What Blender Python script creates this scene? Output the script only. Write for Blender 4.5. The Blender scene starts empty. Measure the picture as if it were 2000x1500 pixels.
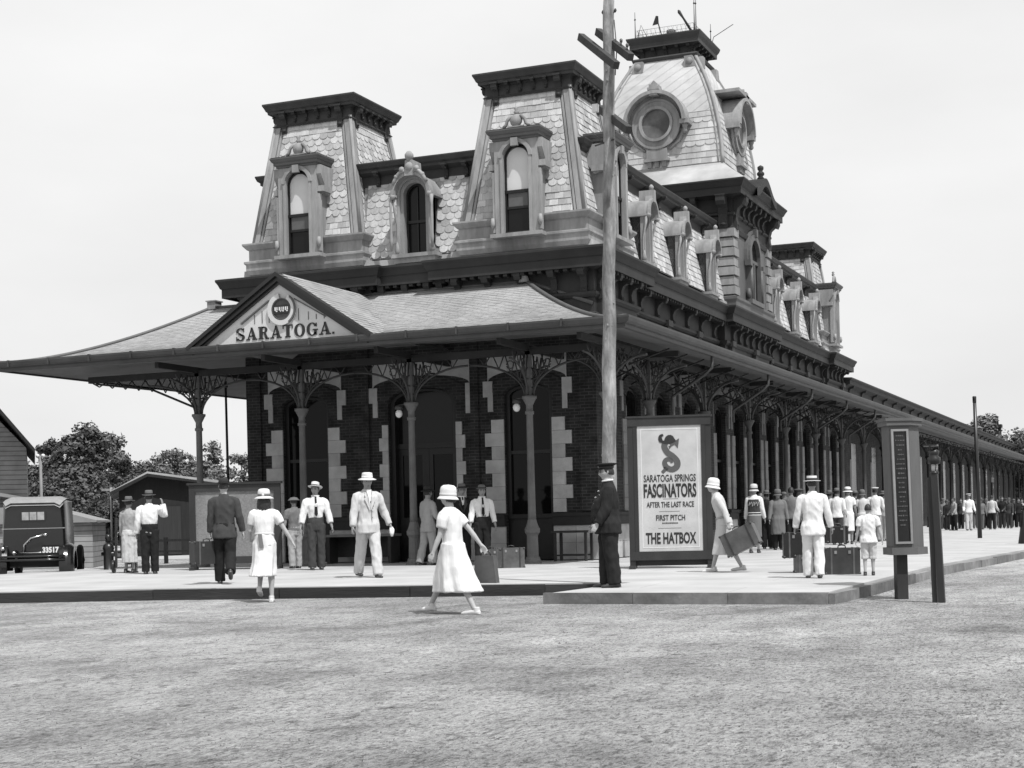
import bpy, bmesh, math, random
from math import sin, cos, pi, radians, sqrt, atan2, hypot
from mathutils import Vector, Matrix, noise
R = random.Random(7)
SC = bpy.context.scene
COL = SC.collection
# ------------------------------------------------------------------ camera
F_PX, YAW, HY, ROLL = 3021.0, .3945, 1009.6, -.0231
CAM = Vector((11.82, -34.5, 1.06))
cam_d = bpy.data.cameras.new('camera'); cam = bpy.data.objects.new('camera', cam_d); COL.objects.link(cam)
cam_d.sensor_width = 36; cam_d.lens = F_PX / 2000 * 36
cam_d.shift_y = (HY - 750) / 2000
cam_d.clip_start = .1; cam_d.clip_end = 3000
cam.matrix_world = Matrix.Translation(CAM) @ Matrix.Rotation(YAW, 4, 'Z') @ Matrix.Rotation(pi/2, 4, 'X') @ Matrix.Rotation(ROLL, 4, 'Z')
SC.camera = cam
# ------------------------------------------------------------------ light
SUN_EL, SUN_AZ = 60.0, 33.0          # azimuth: from straight behind the camera towards its right
a_ = radians(SUN_AZ); e_ = radians(SUN_EL)
rt = Vector((cos(YAW), sin(YAW), 0)); fw = Vector((-sin(YAW), cos(YAW), 0))
sun_dir = (rt*sin(a_) - fw*cos(a_)) * cos(e_) + Vector((0, 0, sin(e_)))
W = bpy.data.worlds.new('World'); SC.world = W; W.use_nodes = True
nt = W.node_tree; nt.nodes.clear()
wo = nt.nodes.new('ShaderNodeOutputWorld'); bg = nt.nodes.new('ShaderNodeBackground')
sky = nt.nodes.new('ShaderNodeTexSky'); sky.sky_type = 'NISHITA'; sky.sun_disc = False
sky.sun_elevation = e_; sky.sun_rotation = atan2(sun_dir.x, sun_dir.y)
sky.altitude = 0; sky.air_density = 1.0; sky.dust_density = 6.0; sky.ozone_density = 0
bw = nt.nodes.new('ShaderNodeRGBToBW')
# thin high overcast: the clear sky is evened out by a bright veil with soft streaks
tc = nt.nodes.new('ShaderNodeTexCoord'); mp = nt.nodes.new('ShaderNodeMapping'); mp.inputs['Scale'].default_value = (1.2, 1.2, 3.5)
nz = nt.nodes.new('ShaderNodeTexNoise'); nz.inputs['Scale'].default_value = 2.2; nz.inputs['Detail'].default_value = 6
rp = nt.nodes.new('ShaderNodeMapRange'); rp.inputs[1].default_value = .3; rp.inputs[2].default_value = .75; rp.inputs[3].default_value = 7.7; rp.inputs[4].default_value = 9.1
mx = nt.nodes.new('ShaderNodeMix'); mx.data_type = 'FLOAT'; mx.inputs[0].default_value = .82
L = nt.links
L.new(sky.outputs[0], bw.inputs[0]); L.new(tc.outputs['Generated'], mp.inputs[0]); L.new(mp.outputs[0], nz.inputs['Vector'])
L.new(nz.outputs[0], rp.inputs[0]); L.new(bw.outputs[0], mx.inputs[2]); L.new(rp.outputs[0], mx.inputs[3])
L.new(mx.outputs[0], bg.inputs[0]); L.new(bg.outputs[0], wo.inputs[0])
bg.inputs[1].default_value = .122
sd = bpy.data.lights.new('sun', 'SUN'); so = bpy.data.objects.new('sun', sd); COL.objects.link(so)
sd.energy = 5.0; sd.angle = radians(.6); sd.color = (1, 1, 1)
so.rotation_euler = sun_dir.to_track_quat('Z', 'Y').to_euler(); so.location = (0, -40, 60)
SC.view_settings.view_transform = 'Standard'; SC.view_settings.look = 'None'
SC.view_settings.exposure = 0; SC.view_settings.gamma = 1
SC.cycles.max_bounces = 6; SC.cycles.diffuse_bounces = 3; SC.cycles.glossy_bounces = 2

# ------------------------------------------------------------------ materials (the photograph is black and white: all greys)
MATS = {}
def mat(name, v, rough=.8, var=.0, scale=4.0, island=.0, bump=.0, bscale=40.0, spec=.3, stretch=(1, 1, 1), metal=0, detail=5, stain=0, stscale=.7):
    """v grey albedo; var noise variation; island per-piece variation; stain large blotches"""
    if name in MATS: return MATS[name]
    v = v*.82
    m = bpy.data.materials.new(name); m.use_nodes = True
    n = m.node_tree; b = n.nodes['Principled BSDF']; lk = n.links
    b.inputs['Roughness'].default_value = rough; b.inputs['Specular IOR Level'].default_value = spec; b.inputs['Metallic'].default_value = metal
    tc = n.nodes.new('ShaderNodeTexCoord'); mp = n.nodes.new('ShaderNodeMapping'); mp.inputs['Scale'].default_value = stretch
    lk.new(tc.outputs['Object'], mp.inputs[0])
    val = None
    def mul(sock, lo, hi, src, a=.25, c=.75):
        r = n.nodes.new('ShaderNodeMapRange'); r.inputs[1].default_value = a; r.inputs[2].default_value = c
        r.inputs[3].default_value = lo; r.inputs[4].default_value = hi; lk.new(src, r.inputs[0])
        q = n.nodes.new('ShaderNodeMath'); q.operation = 'MULTIPLY'
        if sock is None: q.inputs[0].default_value = v
        else: lk.new(sock, q.inputs[0])
        lk.new(r.outputs[0], q.inputs[1]); return q.outputs[0]
    if var:
        t = n.nodes.new('ShaderNodeTexNoise'); t.inputs['Scale'].default_value = scale; t.inputs['Detail'].default_value = detail
        t.inputs['Roughness'].default_value = .65; lk.new(mp.outputs[0], t.inputs['Vector'])
        val = mul(val, 1-var, 1+var, t.outputs[0])
    if stain:
        t = n.nodes.new('ShaderNodeTexNoise'); t.inputs['Scale'].default_value = stscale; t.inputs['Detail'].default_value = 4
        lk.new(mp.outputs[0], t.inputs['Vector']); val = mul(val, 1-stain, 1+stain*.6, t.outputs[0], .35, .65)
    if island:
        g = n.nodes.new('ShaderNodeNewGeometry'); val = mul(val, 1-island, 1+island, g.outputs['Random Per Island'], 0, 1)
    if val is None:
        b.inputs['Base Color'].default_value = (v, v, v, 1)
    else:
        lk.new(val, b.inputs['Base Color'])
    if bump:
        t = n.nodes.new('ShaderNodeTexNoise'); t.inputs['Scale'].default_value = bscale; t.inputs['Detail'].default_value = 4
        lk.new(mp.outputs[0], t.inputs['Vector'])
        bm_ = n.nodes.new('ShaderNodeBump'); bm_.inputs['Strength'].default_value = bump; bm_.inputs['Distance'].default_value = .02
        lk.new(t.outputs[0], bm_.inputs['Height']); lk.new(bm_.outputs[0], b.inputs['Normal'])
    MATS[name] = m; return m
def brick_mat(name, c1, c2, mort, bw_=.22, bh=.075, scale=1.0, bump=.4, ms=.008, plan=False):
    c1, c2, mort = c1*.82, c2*.82, mort*.82; m = bpy.data.materials.new(name); m.use_nodes = True; n = m.node_tree; b = n.nodes['Principled BSDF']; lk = n.links
    tc = n.nodes.new('ShaderNodeTexCoord'); sp = n.nodes.new('ShaderNodeSeparateXYZ'); lk.new(tc.outputs['Object'], sp.inputs[0])
    ad = n.nodes.new('ShaderNodeMath'); lk.new(sp.outputs[0], ad.inputs[0]); lk.new(sp.outputs[1], ad.inputs[1])
    cb = n.nodes.new('ShaderNodeCombineXYZ'); lk.new(sp.outputs[0] if plan else ad.outputs[0], cb.inputs[0]); lk.new(sp.outputs[1] if plan else sp.outputs[2], cb.inputs[1])
    br = n.nodes.new('ShaderNodeTexBrick'); lk.new(cb.outputs[0], br.inputs[0])
    br.inputs['Color1'].default_value = (c1,)*3+(1,); br.inputs['Color2'].default_value = (c2,)*3+(1,); br.inputs['Mortar'].default_value = (mort,)*3+(1,)
    br.inputs['Scale'].default_value = scale; br.inputs['Mortar Size'].default_value = ms; br.inputs['Brick Width'].default_value = bw_; br.inputs['Row Height'].default_value = bh
    nz = n.nodes.new('ShaderNodeTexNoise'); nz.inputs['Scale'].default_value = .9 if plan else 3; nz.inputs['Detail'].default_value = 8; lk.new(tc.outputs['Object'], nz.inputs[0])
    mr = n.nodes.new('ShaderNodeMapRange'); mr.inputs[1].default_value = .3; mr.inputs[2].default_value = .7; sf = plan or name == 'clapboard'; mr.inputs[3].default_value = .84 if sf else .55; mr.inputs[4].default_value = 1.14 if sf else 1.5; lk.new(nz.outputs[0], mr.inputs[0])
    mm = n.nodes.new('ShaderNodeMix'); mm.data_type = 'RGBA'; mm.blend_type = 'MULTIPLY'; mm.inputs[0].default_value = 1
    lk.new(br.outputs[0], mm.inputs[6]); lk.new(mr.outputs[0], mm.inputs[7]); lk.new(mm.outputs[2], b.inputs['Base Color'])
    bp = n.nodes.new('ShaderNodeBump'); bp.inputs['Strength'].default_value = bump; bp.inputs['Distance'].default_value = .015; bp.invert = True
    lk.new(br.outputs['Fac'], bp.inputs['Height']); lk.new(bp.outputs[0], b.inputs['Normal'])
    b.inputs['Roughness'].default_value = .85; b.inputs['Specular IOR Level'].default_value = .25
    MATS[name] = m; return m
M_brick = brick_mat('brick', .018, .034, .06)
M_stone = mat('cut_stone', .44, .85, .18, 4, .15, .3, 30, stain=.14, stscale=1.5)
M_stone2 = mat('shaded_stone', .23, .85, .2, 3, .12, .25, 30, stain=.2)  # same cut stone, with the shade under the side canopy put into its colour
M_trim = mat('painted_trim', .28, .75, .26, 5, .07, .12, 30, stretch=(1.4, 1.4, .3), stain=.22, detail=8, stscale=1.2)
M_dark = mat('dark_paint', .028, .65, .25, 3, .15, .05, 25, stretch=(1, 1, .5), stain=.25)
M_dk2 = mat('grey_paint', .046, .65, .25, 3, .15, .05, 25, stretch=(1, 1, .5), stain=.25)
M_mid = mat('mid_paint', .105, .55, .2, 3, .1, .05, 25)
M_shin = mat('wood_shingle', .48, .85, .2, 9, .26, .3, 60, stretch=(1, 1, .3))
M_domeshin = mat('dome_shingle', .47, .85, .18, 5, .16, .15, 30, stretch=(1, 1, .3), stain=.18, stscale=1.2)
M_slate = mat('canopy_slate', .34, .85, .12, 6, .06, .2, 40, stain=.14)
M_ledge = mat('pale_flashing', .40, .8, .16, 2, .05, .05, 20, stain=.25)
M_plate = mat('dome_plates', .50, .85, .12, 3, .06, .05, 20, stretch=(1, 1, .3), stain=.12)
M_glass2 = mat('street_glass', .006, .05, spec=.16)
M_col = mat('column_paint', .15, .55, .2, 5, .08, stain=.2)
M_glass = mat('window_glass', .008, .12, spec=.22)
M_blind = mat('window_blind', .62, .35, .06, 2, spec=.5)
M_sash = mat('dark_sash', .013, .4, .2, 6)
M_iron = mat('cast_iron', .05, .5, .2, 6, .1, spec=.35)
M_soffit = mat('soffit_boards', .17, .7, .2, 2.5, .15, stretch=(1, 1, 1))
M_gutter = mat('gutter_metal', .05, .55, .25, 4, .2, spec=.5, stain=.3)
M_black = mat('black_paint', .012, .35, .2, 8, spec=.5)
M_white = mat('white_paint', .72, .5, .06, 6)

# ------------------------------------------------------------------ mesh helpers
def link(name, me, parent=None, loc=None, rot=None):
    o = bpy.data.objects.new(name, me); COL.objects.link(o)
    if parent: o.parent = parent
    if loc is not None: o.location = loc
    if rot is not None: o.rotation_euler = rot
    return o
def tag(o, label=None, cat=None, group=None, kind=None):
    if label: o['label'] = label
    if cat: o['category'] = cat
    if group: o['group'] = group
    if kind: o['kind'] = kind
    return o
def thing(name, label, cat, loc=(0, 0, 0), rz=0, group=None):
    return tag(link(name, None, None, loc, (0, 0, rz)), label, cat, group)
class MB:
    def __init__(s): s.v = []; s.f = []; s.m = []; s.mi = 0; s.sm = []; s.smooth = False
    def add(s, vs, fs):
        o = len(s.v); s.v += [tuple(p) for p in vs]
        for f in fs: s.f.append([i+o for i in f]); s.m.append(s.mi); s.sm.append(s.smooth)
    def box(s, a, b, mtx=None):
        x0, y0, z0 = a; x1, y1, z1 = b
        if x0 > x1: x0, x1 = x1, x0
        if y0 > y1: y0, y1 = y1, y0
        if z0 > z1: z0, z1 = z1, z0
        vs = [(x0, y0, z0), (x1, y0, z0), (x1, y1, z0), (x0, y1, z0), (x0, y0, z1), (x1, y0, z1), (x1, y1, z1), (x0, y1, z1)]
        if mtx: vs = [mtx @ Vector(p) for p in vs]
        s.add(vs, [(0, 3, 2, 1), (4, 5, 6, 7), (0, 1, 5, 4), (1, 2, 6, 5), (2, 3, 7, 6), (3, 0, 4, 7)])
    def poly(s, pts): s.add(pts, [tuple(range(len(pts)))])
    def bar(s, p, q, w, h=None, up=(0, 0, 1)):
        p = Vector(p); q = Vector(q); h = h or w; d = (q-p)
        if d.length < 1e-6: return
        d.normalize(); u = Vector(up)
        if abs(d.dot(u)) > .98: u = Vector((0, 1, 0))
        a = d.cross(u).normalized(); c = a.cross(d)
        vs = []
        for e in (p, q):
            for i, j in ((-1, -1), (1, -1), (1, 1), (-1, 1)): vs.append(e + a*w/2*i + c*h/2*j)
        s.add(vs, [(0, 1, 2, 3), (7, 6, 5, 4), (0, 4, 5, 1), (1, 5, 6, 2), (2, 6, 7, 3), (3, 7, 4, 0)])
    def tube(s, pts, rad, n=8, cap=True, closed=False, sq=1.0):
        """rad: number or list; sq: second-axis factor"""
        pts = [Vector(p) for p in pts]; k = len(pts); sm = s.smooth; s.smooth = True
        rad = rad if isinstance(rad, (list, tuple)) else [rad]*k
        T = []
        for i in range(k):
            if closed: d = pts[(i+1) % k]-pts[i-1]
            else: d = pts[min(i+1, k-1)]-pts[max(i-1, 0)]
            T.append(d.normalized() if d.length > 1e-9 else Vector((0, 0, 1)))
        ref = Vector((0, 0, 1)) if abs(T[0].z) < .9 else Vector((0, 1, 0))
        a = T[0].cross(ref).normalized(); vs = []
        for i in range(k):
            a = (a - T[i]*a.dot(T[i])).normalized(); b = T[i].cross(a)
            r = rad[i]; r2 = r*sq
            if isinstance(r, tuple): r, r2 = r
            for j in range(n):
                t = 2*pi*j/n; vs.append(pts[i]+a*(r*cos(t))+b*(r2*sin(t)))
        fs = []
        for i in range(k if closed else k-1):
            i2 = (i+1) % k
            for j in range(n): fs.append((i*n+j, i*n+(j+1) % n, i2*n+(j+1) % n, i2*n+j))
        s.add(vs, fs)
        if cap and not closed:
            s.smooth = False
            o = len(s.v)-len(vs)
            s.f.append([o+j for j in range(n)][::-1]); s.m.append(s.mi); s.sm.append(False)
            s.f.append([o+(k-1)*n+j for j in range(n)]); s.m.append(s.mi); s.sm.append(False)
        s.smooth = sm
    def lathe(s, prof, c=(0, 0, 0), n=16, axis='z', smooth=True, sx=1, sy=1):
        sm = s.smooth; s.smooth = smooth; vs = []; k = len(prof); c = Vector(c)
        for r, h in prof:
            for j in range(n):
                t = 2*pi*j/n; p = (r*cos(t)*sx, r*sin(t)*sy, h)
                if axis == 'x': p = (h, p[0], p[1])
                elif axis == 'y': p = (p[0], h, p[1])
                vs.append(c+Vector(p))
        fs = [(i*n+j, i*n+(j+1) % n, (i+1)*n+(j+1) % n, (i+1)*n+j) for i in range(k-1) for j in range(n)]
        fs += [tuple(range(n))[::-1], tuple((k-1)*n+j for j in range(n))]
        if axis == 'y': fs = [f[::-1] for f in fs]
        s.add(vs, fs); s.smooth = sm
    def ball(s, c, r, n=10, sz=(1, 1, 1)):
        k = max(4, n//2); pr = [(max(1e-4, sin(pi*i/k)), -cos(pi*i/k)) for i in range(k+1)]
        s.smooth, t = True, s.smooth; vs = []; c = Vector(c)
        for a, h in pr:
            for j in range(n): q = 2*pi*j/n; vs.append(c+Vector((a*cos(q)*sz[0], a*sin(q)*sz[1], h*sz[2]))*r)
        s.add(vs, [(i*n+j, i*n+(j+1) % n, (i+1)*n+(j+1) % n, (i+1)*n+j) for i in range(k) for j in range(n)]); s.smooth = t
    def prism(s, pts2, fn, d0, d1, smooth=False):
        """2-D outline (counter-clockwise) extruded between depths d0 < d1; fn(u, v, d) -> point"""
        n = len(pts2); vs = [fn(u, v, d0) for u, v in pts2]+[fn(u, v, d1) for u, v in pts2]
        s.add(vs, [tuple(range(n)), tuple(range(2*n-1, n-1, -1))]+[(j, j+n, (j+1) % n+n, (j+1) % n) for j in range(n)])
    def strip(s, A, B, closed=False):
        n = len(A); s.add(list(A)+list(B), [(i, (i+1) % n, n+(i+1) % n, n+i) for i in range(n if closed else n-1)])
    def sweep(s, prof, path, closed=True, capends=True):
        """prof: list of (outward, z); path: plan points, outward lies to the right of travel"""
        n = len(path); rings = []
        def nrm(a, b):
            d = Vector((b[0]-a[0], b[1]-a[1])); d.normalize(); return Vector((d.y, -d.x))
        for i in range(n):
            p = Vector(path[i][:2])
            if closed or 0 < i < n-1:
                n1 = nrm(path[i-1], path[i]); n2 = nrm(path[i], path[(i+1) % n]); m_ = (n1+n2); q = m_/(m_.dot(n1) if abs(m_.dot(n1)) > 1e-6 else 1)
            else: q = nrm(path[0], path[1]) if i == 0 else nrm(path[-2], path[-1])
            rings.append([(p.x+q.x*o, p.y+q.y*o, z) for o, z in prof])
        k = len(prof); vs = [v for r in rings for v in r]
        fs = [(i*k+j, i*k+j+1, ((i+1) % n)*k+j+1, ((i+1) % n)*k+j) for i in range(n if closed else n-1) for j in range(k-1)]
        s.add(vs, [f[::-1] for f in fs])
        if not closed and capends:
            s.add(rings[0], [tuple(range(k))]); s.add(rings[-1], [tuple(range(k))[::-1]])
    def build(s, name, mats, parent=None, loc=None, rot=None, fix=False):
        me = s.mesh(name, mats, fix); return link(name, me, parent, loc, rot)
    def mesh(s, name, mats, fix=False):
        me = bpy.data.meshes.new(name); me.from_pydata(s.v, [], s.f)
        for m in (mats if isinstance(mats, (list, tuple)) else [mats]): me.materials.append(m)
        me.polygons.foreach_set('material_index', s.m); me.polygons.foreach_set('use_smooth', s.sm)
        if fix:
            b = bmesh.new(); b.from_mesh(me); bmesh.ops.recalc_face_normals(b, faces=b.faces); b.to_mesh(me); b.free()
        me.update(); return me
def copy_tree(o, parent=None):
    c = o.copy(); COL.objects.link(c)
    if parent is not None: c.parent = parent
    for ch in list(o.children): copy_tree(ch, c)
    return c
def text_mesh(body, size, ext=.004, bold=0.0, sx=1.0, align='CENTER'):
    cu = bpy.data.curves.new('lettering', 'FONT'); cu.body = body; cu.size = size; cu.extrude = ext; cu.offset = bold
    cu.align_x = align; cu.align_y = 'BOTTOM_BASELINE'; cu.resolution_u = 3
    o = bpy.data.objects.new('lettering', cu); COL.objects.link(o)
    me = bpy.data.meshes.new_from_object(o.evaluated_get(bpy.context.evaluated_depsgraph_get()))
    bpy.data.objects.remove(o); bpy.data.curves.remove(cu)
    if sx != 1: me.transform(Matrix.Diagonal((sx, 1, 1, 1)))
    return me
def shingles(mb, bl, br, tl, tr, row, wid, style, hole=None, lift=.018, jit=.10, over=1.55, seed=1, v0=0):
    """cover the plane patch with single shingles; style(row_index, rows) -> 'fish' | 'rect' | 'hex'"""
    bl, br, tl, tr = map(Vector, (bl, br, tl, tr)); rr = random.Random(seed)
    up = ((tl+tr)/2-(bl+br)/2); hgt = up.length; nrow = max(1, round(hgt/row)); ux = (br-bl).normalized()
    nrm = ux.cross(up.normalized()).normalized()
    for r in range(nrow):
        v = r/nrow; st = style(r, nrow)
        Lp = bl.lerp(tl, v); Rp = br.lerp(tr, v); w = (Rp-Lp).length; vd = up.normalized()
        cL = -(Lp-(bl+br)/2).dot(ux); cR = (Rp-(bl+br)/2).dot(ux); mid = (bl+br)/2 + up*v
        h = hgt/nrow; n = int((cL+cR)/wid)+3; off = (r % 2)*.5*wid
        ov = min(over, (nrow-r)*1.0)
        for i in range(-1, n):
            u0 = -cL - wid + off + i*wid; u1 = u0+wid*.985
            if u1 <= -cL+.01 or u0 >= cR-.01: continue
            dz = rr.uniform(-jit, jit)*h*.4; lf = lift*rr.uniform(.7, 1.3)
            uc = (u0+u1)/2; hw = (u1-u0)/2
            if st == 'rect': low = [(u0, dz), (u1, dz)]
            elif st == 'hex': low = [(u0, h*.45), (u0+hw*.55, dz), (u1-hw*.55, dz), (u1, h*.45)]
            else: low = [(uc-hw*cos(t), h*.5-h*.5*sin(t)+dz) for t in [pi*k/7 for k in range(8)]]
            pts = low+[(u1, h*ov), (u0, h*ov)]
            c3 = mid + ux*uc + vd*h*.5
            if hole and hole(c3): continue
            P = []
            for u, vv in pts:
                # narrow with the patch
                f = vv/hgt; lcl = -cL + (cL+(-(bl.lerp(tl, min(1, v+f))-(bl+br)/2).dot(ux))*-1)
                uu = min(max(u, lcl), cR + ((br.lerp(tr, min(1, v+f))-(bl+br)/2).dot(ux)-cR))
                P.append(mid+ux*uu+vd*min(vv, hgt*(1-v))+nrm*(lf*(1-vv/(h*over))+.002))
            mb.poly(P)
def rng(a, b, n): return [a+(b-a)*i/(n-1) for i in range(n)]
# a pixel of the 2000 x 1500 photograph -> point on a plane: used to read off where things stand
def PX(x, y, X=None, Y=None, Z=None):
    a = (x-1000)/F_PX; b = (y-HY)/F_PX; c, s = cos(ROLL), sin(ROLL); a, b = c*a+s*b, -s*a+c*b
    d = rt*a - Vector((0, 0, 1))*b + fw
    t = (X-CAM.x)/d.x if X is not None else (Y-CAM.y)/d.y if Y is not None else (Z-CAM.z)/d.z
    return CAM + d*t
def depth(p): return (Vector(p)-CAM).dot(fw)
# ================================================================== the station
ST = thing('train_station', 'brick Victorian train station with slate canopy, mansard roof, corner towers and tall domed tower', 'train station', (0, 0, 0))
def arch_pts(cx, hw, zs, n=12, rz=None):
    rz = rz or hw
    return [(cx-hw*cos(pi*k/n), zs+rz*sin(pi*k/n)) for k in range(n+1)]
def arch_panel(mb, x0, x1, z0, z1, cx, hw, zs, y, dep, rz=None, n=12):
    """upright panel at y with an arched hole from z0 up, reveal going back by dep"""
    A = [(cx-hw, z0)]+arch_pts(cx, hw, zs, n, rz)+[(cx+hw, z0)]
    mb.poly([(x0, y, z0), (cx-hw, y, z0), (cx-hw, y, zs), (x0, y, zs)])
    mb.poly([(cx+hw, y, z0), (x1, y, z0), (x1, y, zs), (cx+hw, y, zs)])
    ar = arch_pts(cx, hw, zs, n, rz)
    for k in range(n):
        (xa, za), (xb, zb) = ar[k], ar[k+1]
        if k == 0: mb.poly([(x0, y, zs), (xa, y, za), (xb, y, zb), (xb, y, z1), (x0, y, z1)])
        elif k == n-1: mb.poly([(xa, y, za), (xb, y, zb), (x1, y, zs), (x1, y, z1), (xa, y, z1)])
        else: mb.poly([(xa, y, za), (xb, y, zb), (xb, y, z1), (xa, y, z1)])
    for (xa, za), (xb, zb) in zip(A[:-1], A[1:]):
        mb.poly([(xa, y, za), (xa, y+dep, za), (xb, y+dep, zb), (xb, y, zb)])
def arch_ring(mb, cx, zs, ro, ri, y0, y1, z0=None, n=14, rzo=None, rzi=None):
    """solid archivolt between radii, with straight legs down to z0"""
    O = arch_pts(cx, ro, zs, n, rzo); I = arch_pts(cx, ri, zs, n, rzi)
    if z0 is not None: O = [(cx-ro, z0)]+O+[(cx+ro, z0)]; I = [(cx-ri, z0)]+I+[(cx+ri, z0)]
    f = lambda P, y: [(u, y, w) for u, w in P]
    mb.strip(f(O, y0), f(I, y0)); mb.strip(f(I, y0), f(I, y1)); mb.strip(f(O, y1), f(O, y0)); mb.strip(f(I, y1), f(O, y1))
    mb.box((cx-ro, y0, O[0][1]-.001), (cx-ri, y1, O[0][1]))
    mb.box((cx+ri, y0, O[0][1]-.001), (cx+ro, y1, O[0][1]))
def arch_face(mb, cx, hw, z0, zs, y, rz=None, n=12):
    mb.poly([(cx-hw, y, z0), (cx+hw, y, z0)]+[(u, y, w) for u, w in arch_pts(cx, hw, zs, n, rz)][::-1])
WL, WR, LEN = -9.9, -.3, 31.4
# ---------------- ground-floor openings along a wall; local x along the wall, outward -y
def wall_grid(mb, x0, x1, z0, z1, ops, y, dep=.32):
    """ops: (cx, hw, zbottom, zspring, rise)"""
    ops = sorted(ops); cur = x0
    for cx, hw, zb, zs, rise in ops:
        mb.poly([(cur, y, z0), (cx-hw, y, z0), (cx-hw, y, z1), (cur, y, z1)])
        if zb > z0: mb.poly([(cx-hw, y, z0), (cx+hw, y, z0), (cx+hw, y, zb), (cx-hw, y, zb)]); mb.poly([(cx-hw, y, zb), (cx+hw, y, zb), (cx+hw, y+dep, zb), (cx-hw, y+dep, zb)])
        ar = [(cx-hw, zb)]+arch_pts(cx, hw, zs, 10, rise)+[(cx+hw, zb)]
        for (xa, za), (xb, zb_) in zip(ar[1:-2], ar[2:-1]): mb.poly([(xa, y, za), (xb, y, zb_), (xb, y, z1), (xa, y, z1)])
        for (xa, za), (xb, zb_) in zip(ar[:-1], ar[1:]): mb.poly([(xa, y, za), (xa, y+dep, za), (xb, y+dep, zb_), (xb, y, zb_)])
        cur = cx+hw
    mb.poly([(cur, y, z0), (x1, y, z0), (x1, y, z1), (cur, y, z1)])
ROT_R = (0, 0, pi/2)      # local (x, -y outward) -> wall facing +X
front_ops = [(-8.2, .665, .0, 4.0, .26), (-4.9, .93, .0, 3.95, .36), (-2.07, .62, .0, 4.0, .26)]
side_c = [2.75, 5.3, 7.85, 11.2, 13.4, 15.6, 17.8, 21.2, 23.7, 26.2, 28.9]
side_ops = [(c, .6, .0, 4.0, .3) for c in side_c]
mb = MB(); wall_grid(mb, WL, WR, .0, 5.95, front_ops, 0.0); mb.build('brick_wall', M_brick, ST)
mb = MB(); wall_grid(mb, 0, LEN, .0, 5.95, side_ops, 0.0); mb.build('brick_wall', M_brick, ST, (WR, 0, 0), ROT_R)
mb = MB(); mb.poly([(WL, LEN, 0), (WL, 0, 0), (WL, 0, 5.95), (WL, LEN, 5.95)]); mb.poly([(WR, LEN, 0), (WL, LEN, 0), (WL, LEN, 7.5), (WR, LEN, 7.5)])
mb.build('brick_wall', M_brick, ST)
# raised brick pilasters at the corners and between the bays
mb = MB()
for xa, xb in ((-9.9, -9.5), (-6.75, -6.35), (-3.55, -3.35), (-.72, -.3)):
    mb = MB(); mb.box((xa-.004, -.07, 1.17), (xb+.004, .001, 5.9)); mb.build('brick_pilaster', M_brick, ST)
for yy in (9.55, 19.5, 30.6): mb = MB(); mb.box((yy-.4, -.12, 0), (yy+.4, .001, 5.9)); mb.build('brick_pilaster', M_brick, ST, (WR, 0, 0), ROT_R)
def stones(o_parent, loc, rot, ops, x0, x1, door=None, side=False):
    """light stone: base course, jamb quoins, spandrel panels; one mesh per group"""
    q = MB(); rr = random.Random(len(ops))
    cur = x0
    for cx, hw, zb, zs, rise in ops+[(x1+.0001, 0, 0, 0, 0)]:
        xe = cx-hw
        if xe-cur > .05:
            base = MB(); tab = MB()
            n = max(1, round((xe-cur)/.75)); st = (xe-cur)/n
            for i in range(n):
                for z0, z1 in ((.02, .42), (.425, .83)):
                    base.box((cur+i*st+.004, -.06-rr.uniform(0, .012), z0), (cur+(i+1)*st-.004, .001, z1))
            tab.box((cur, -.10, .832), (xe, .001, 1.12)); tab.box((cur, -.13, 1.05), (xe, -.099, 1.125))
            base.build('stone_base', M_stone, o_parent, loc, rot); tab.build('water_table', M_dark, o_parent, loc, rot)
        cur = cx+hw
    for k, (cx, hw, zb, zs, rise) in enumerate(ops):
        for s in (-1, 1):
            q = MB(); slim = (door == k)
            for i in range(7):
                wd = (.36 if side else .50 if i % 2 else .33)*(.5 if slim else 1); z0 = 1.15+i*.325
                a, b = cx+s*hw, cx+s*(hw+wd)
                q.box((min(a, b)+.001, -.035-rr.uniform(0, .01), z0+.003), (max(a, b)-.001, .001, z0+.322))
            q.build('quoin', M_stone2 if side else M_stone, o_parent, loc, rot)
            q = MB(); a = cx+s*(hw+.28)
            q.box((min(a, a+s*.25), -.037, 3.98), (max(a, a+s*.25), .001, 4.36)); q.box((min(a+s*.0, a+s*.13), -.035, 3.62), (max(a+s*.0, a+s*.13), .001, 3.977))
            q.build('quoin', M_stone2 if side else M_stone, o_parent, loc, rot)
        q = MB(); ho = hw+.42; ar = arch_pts(cx, hw+.4, 4.36, 12, .25)
        for (xa, za), (xb, zb_) in zip(ar[:-1], ar[1:]): q.prism([(xa, za), (xb, zb_), (xb, 5.05), (xa, 5.05)], lambda u, w, d: (u, d, w), -.04, .001)
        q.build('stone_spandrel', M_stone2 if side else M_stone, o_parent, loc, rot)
        v = MB(); n = 15                                        # brick arch over the opening
        A = arch_pts(cx, hw+.02, zs, n, rise); B = arch_pts(cx, hw+.38, zs+.12, n, rise+.16)
        for i in range(n):
            v.prism([A[i], A[i+1], B[i+1], B[i]], lambda u, w, d: (u, d, w), -.03-.006*(i % 2), .001)
        v.build('brick_arch', M_brick, o_parent, loc, rot)
stones(ST, None, None, front_ops, WL, WR, door=1)
stones(ST, (WR, 0, 0), ROT_R, side_ops, 0, LEN, side=True)
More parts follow.
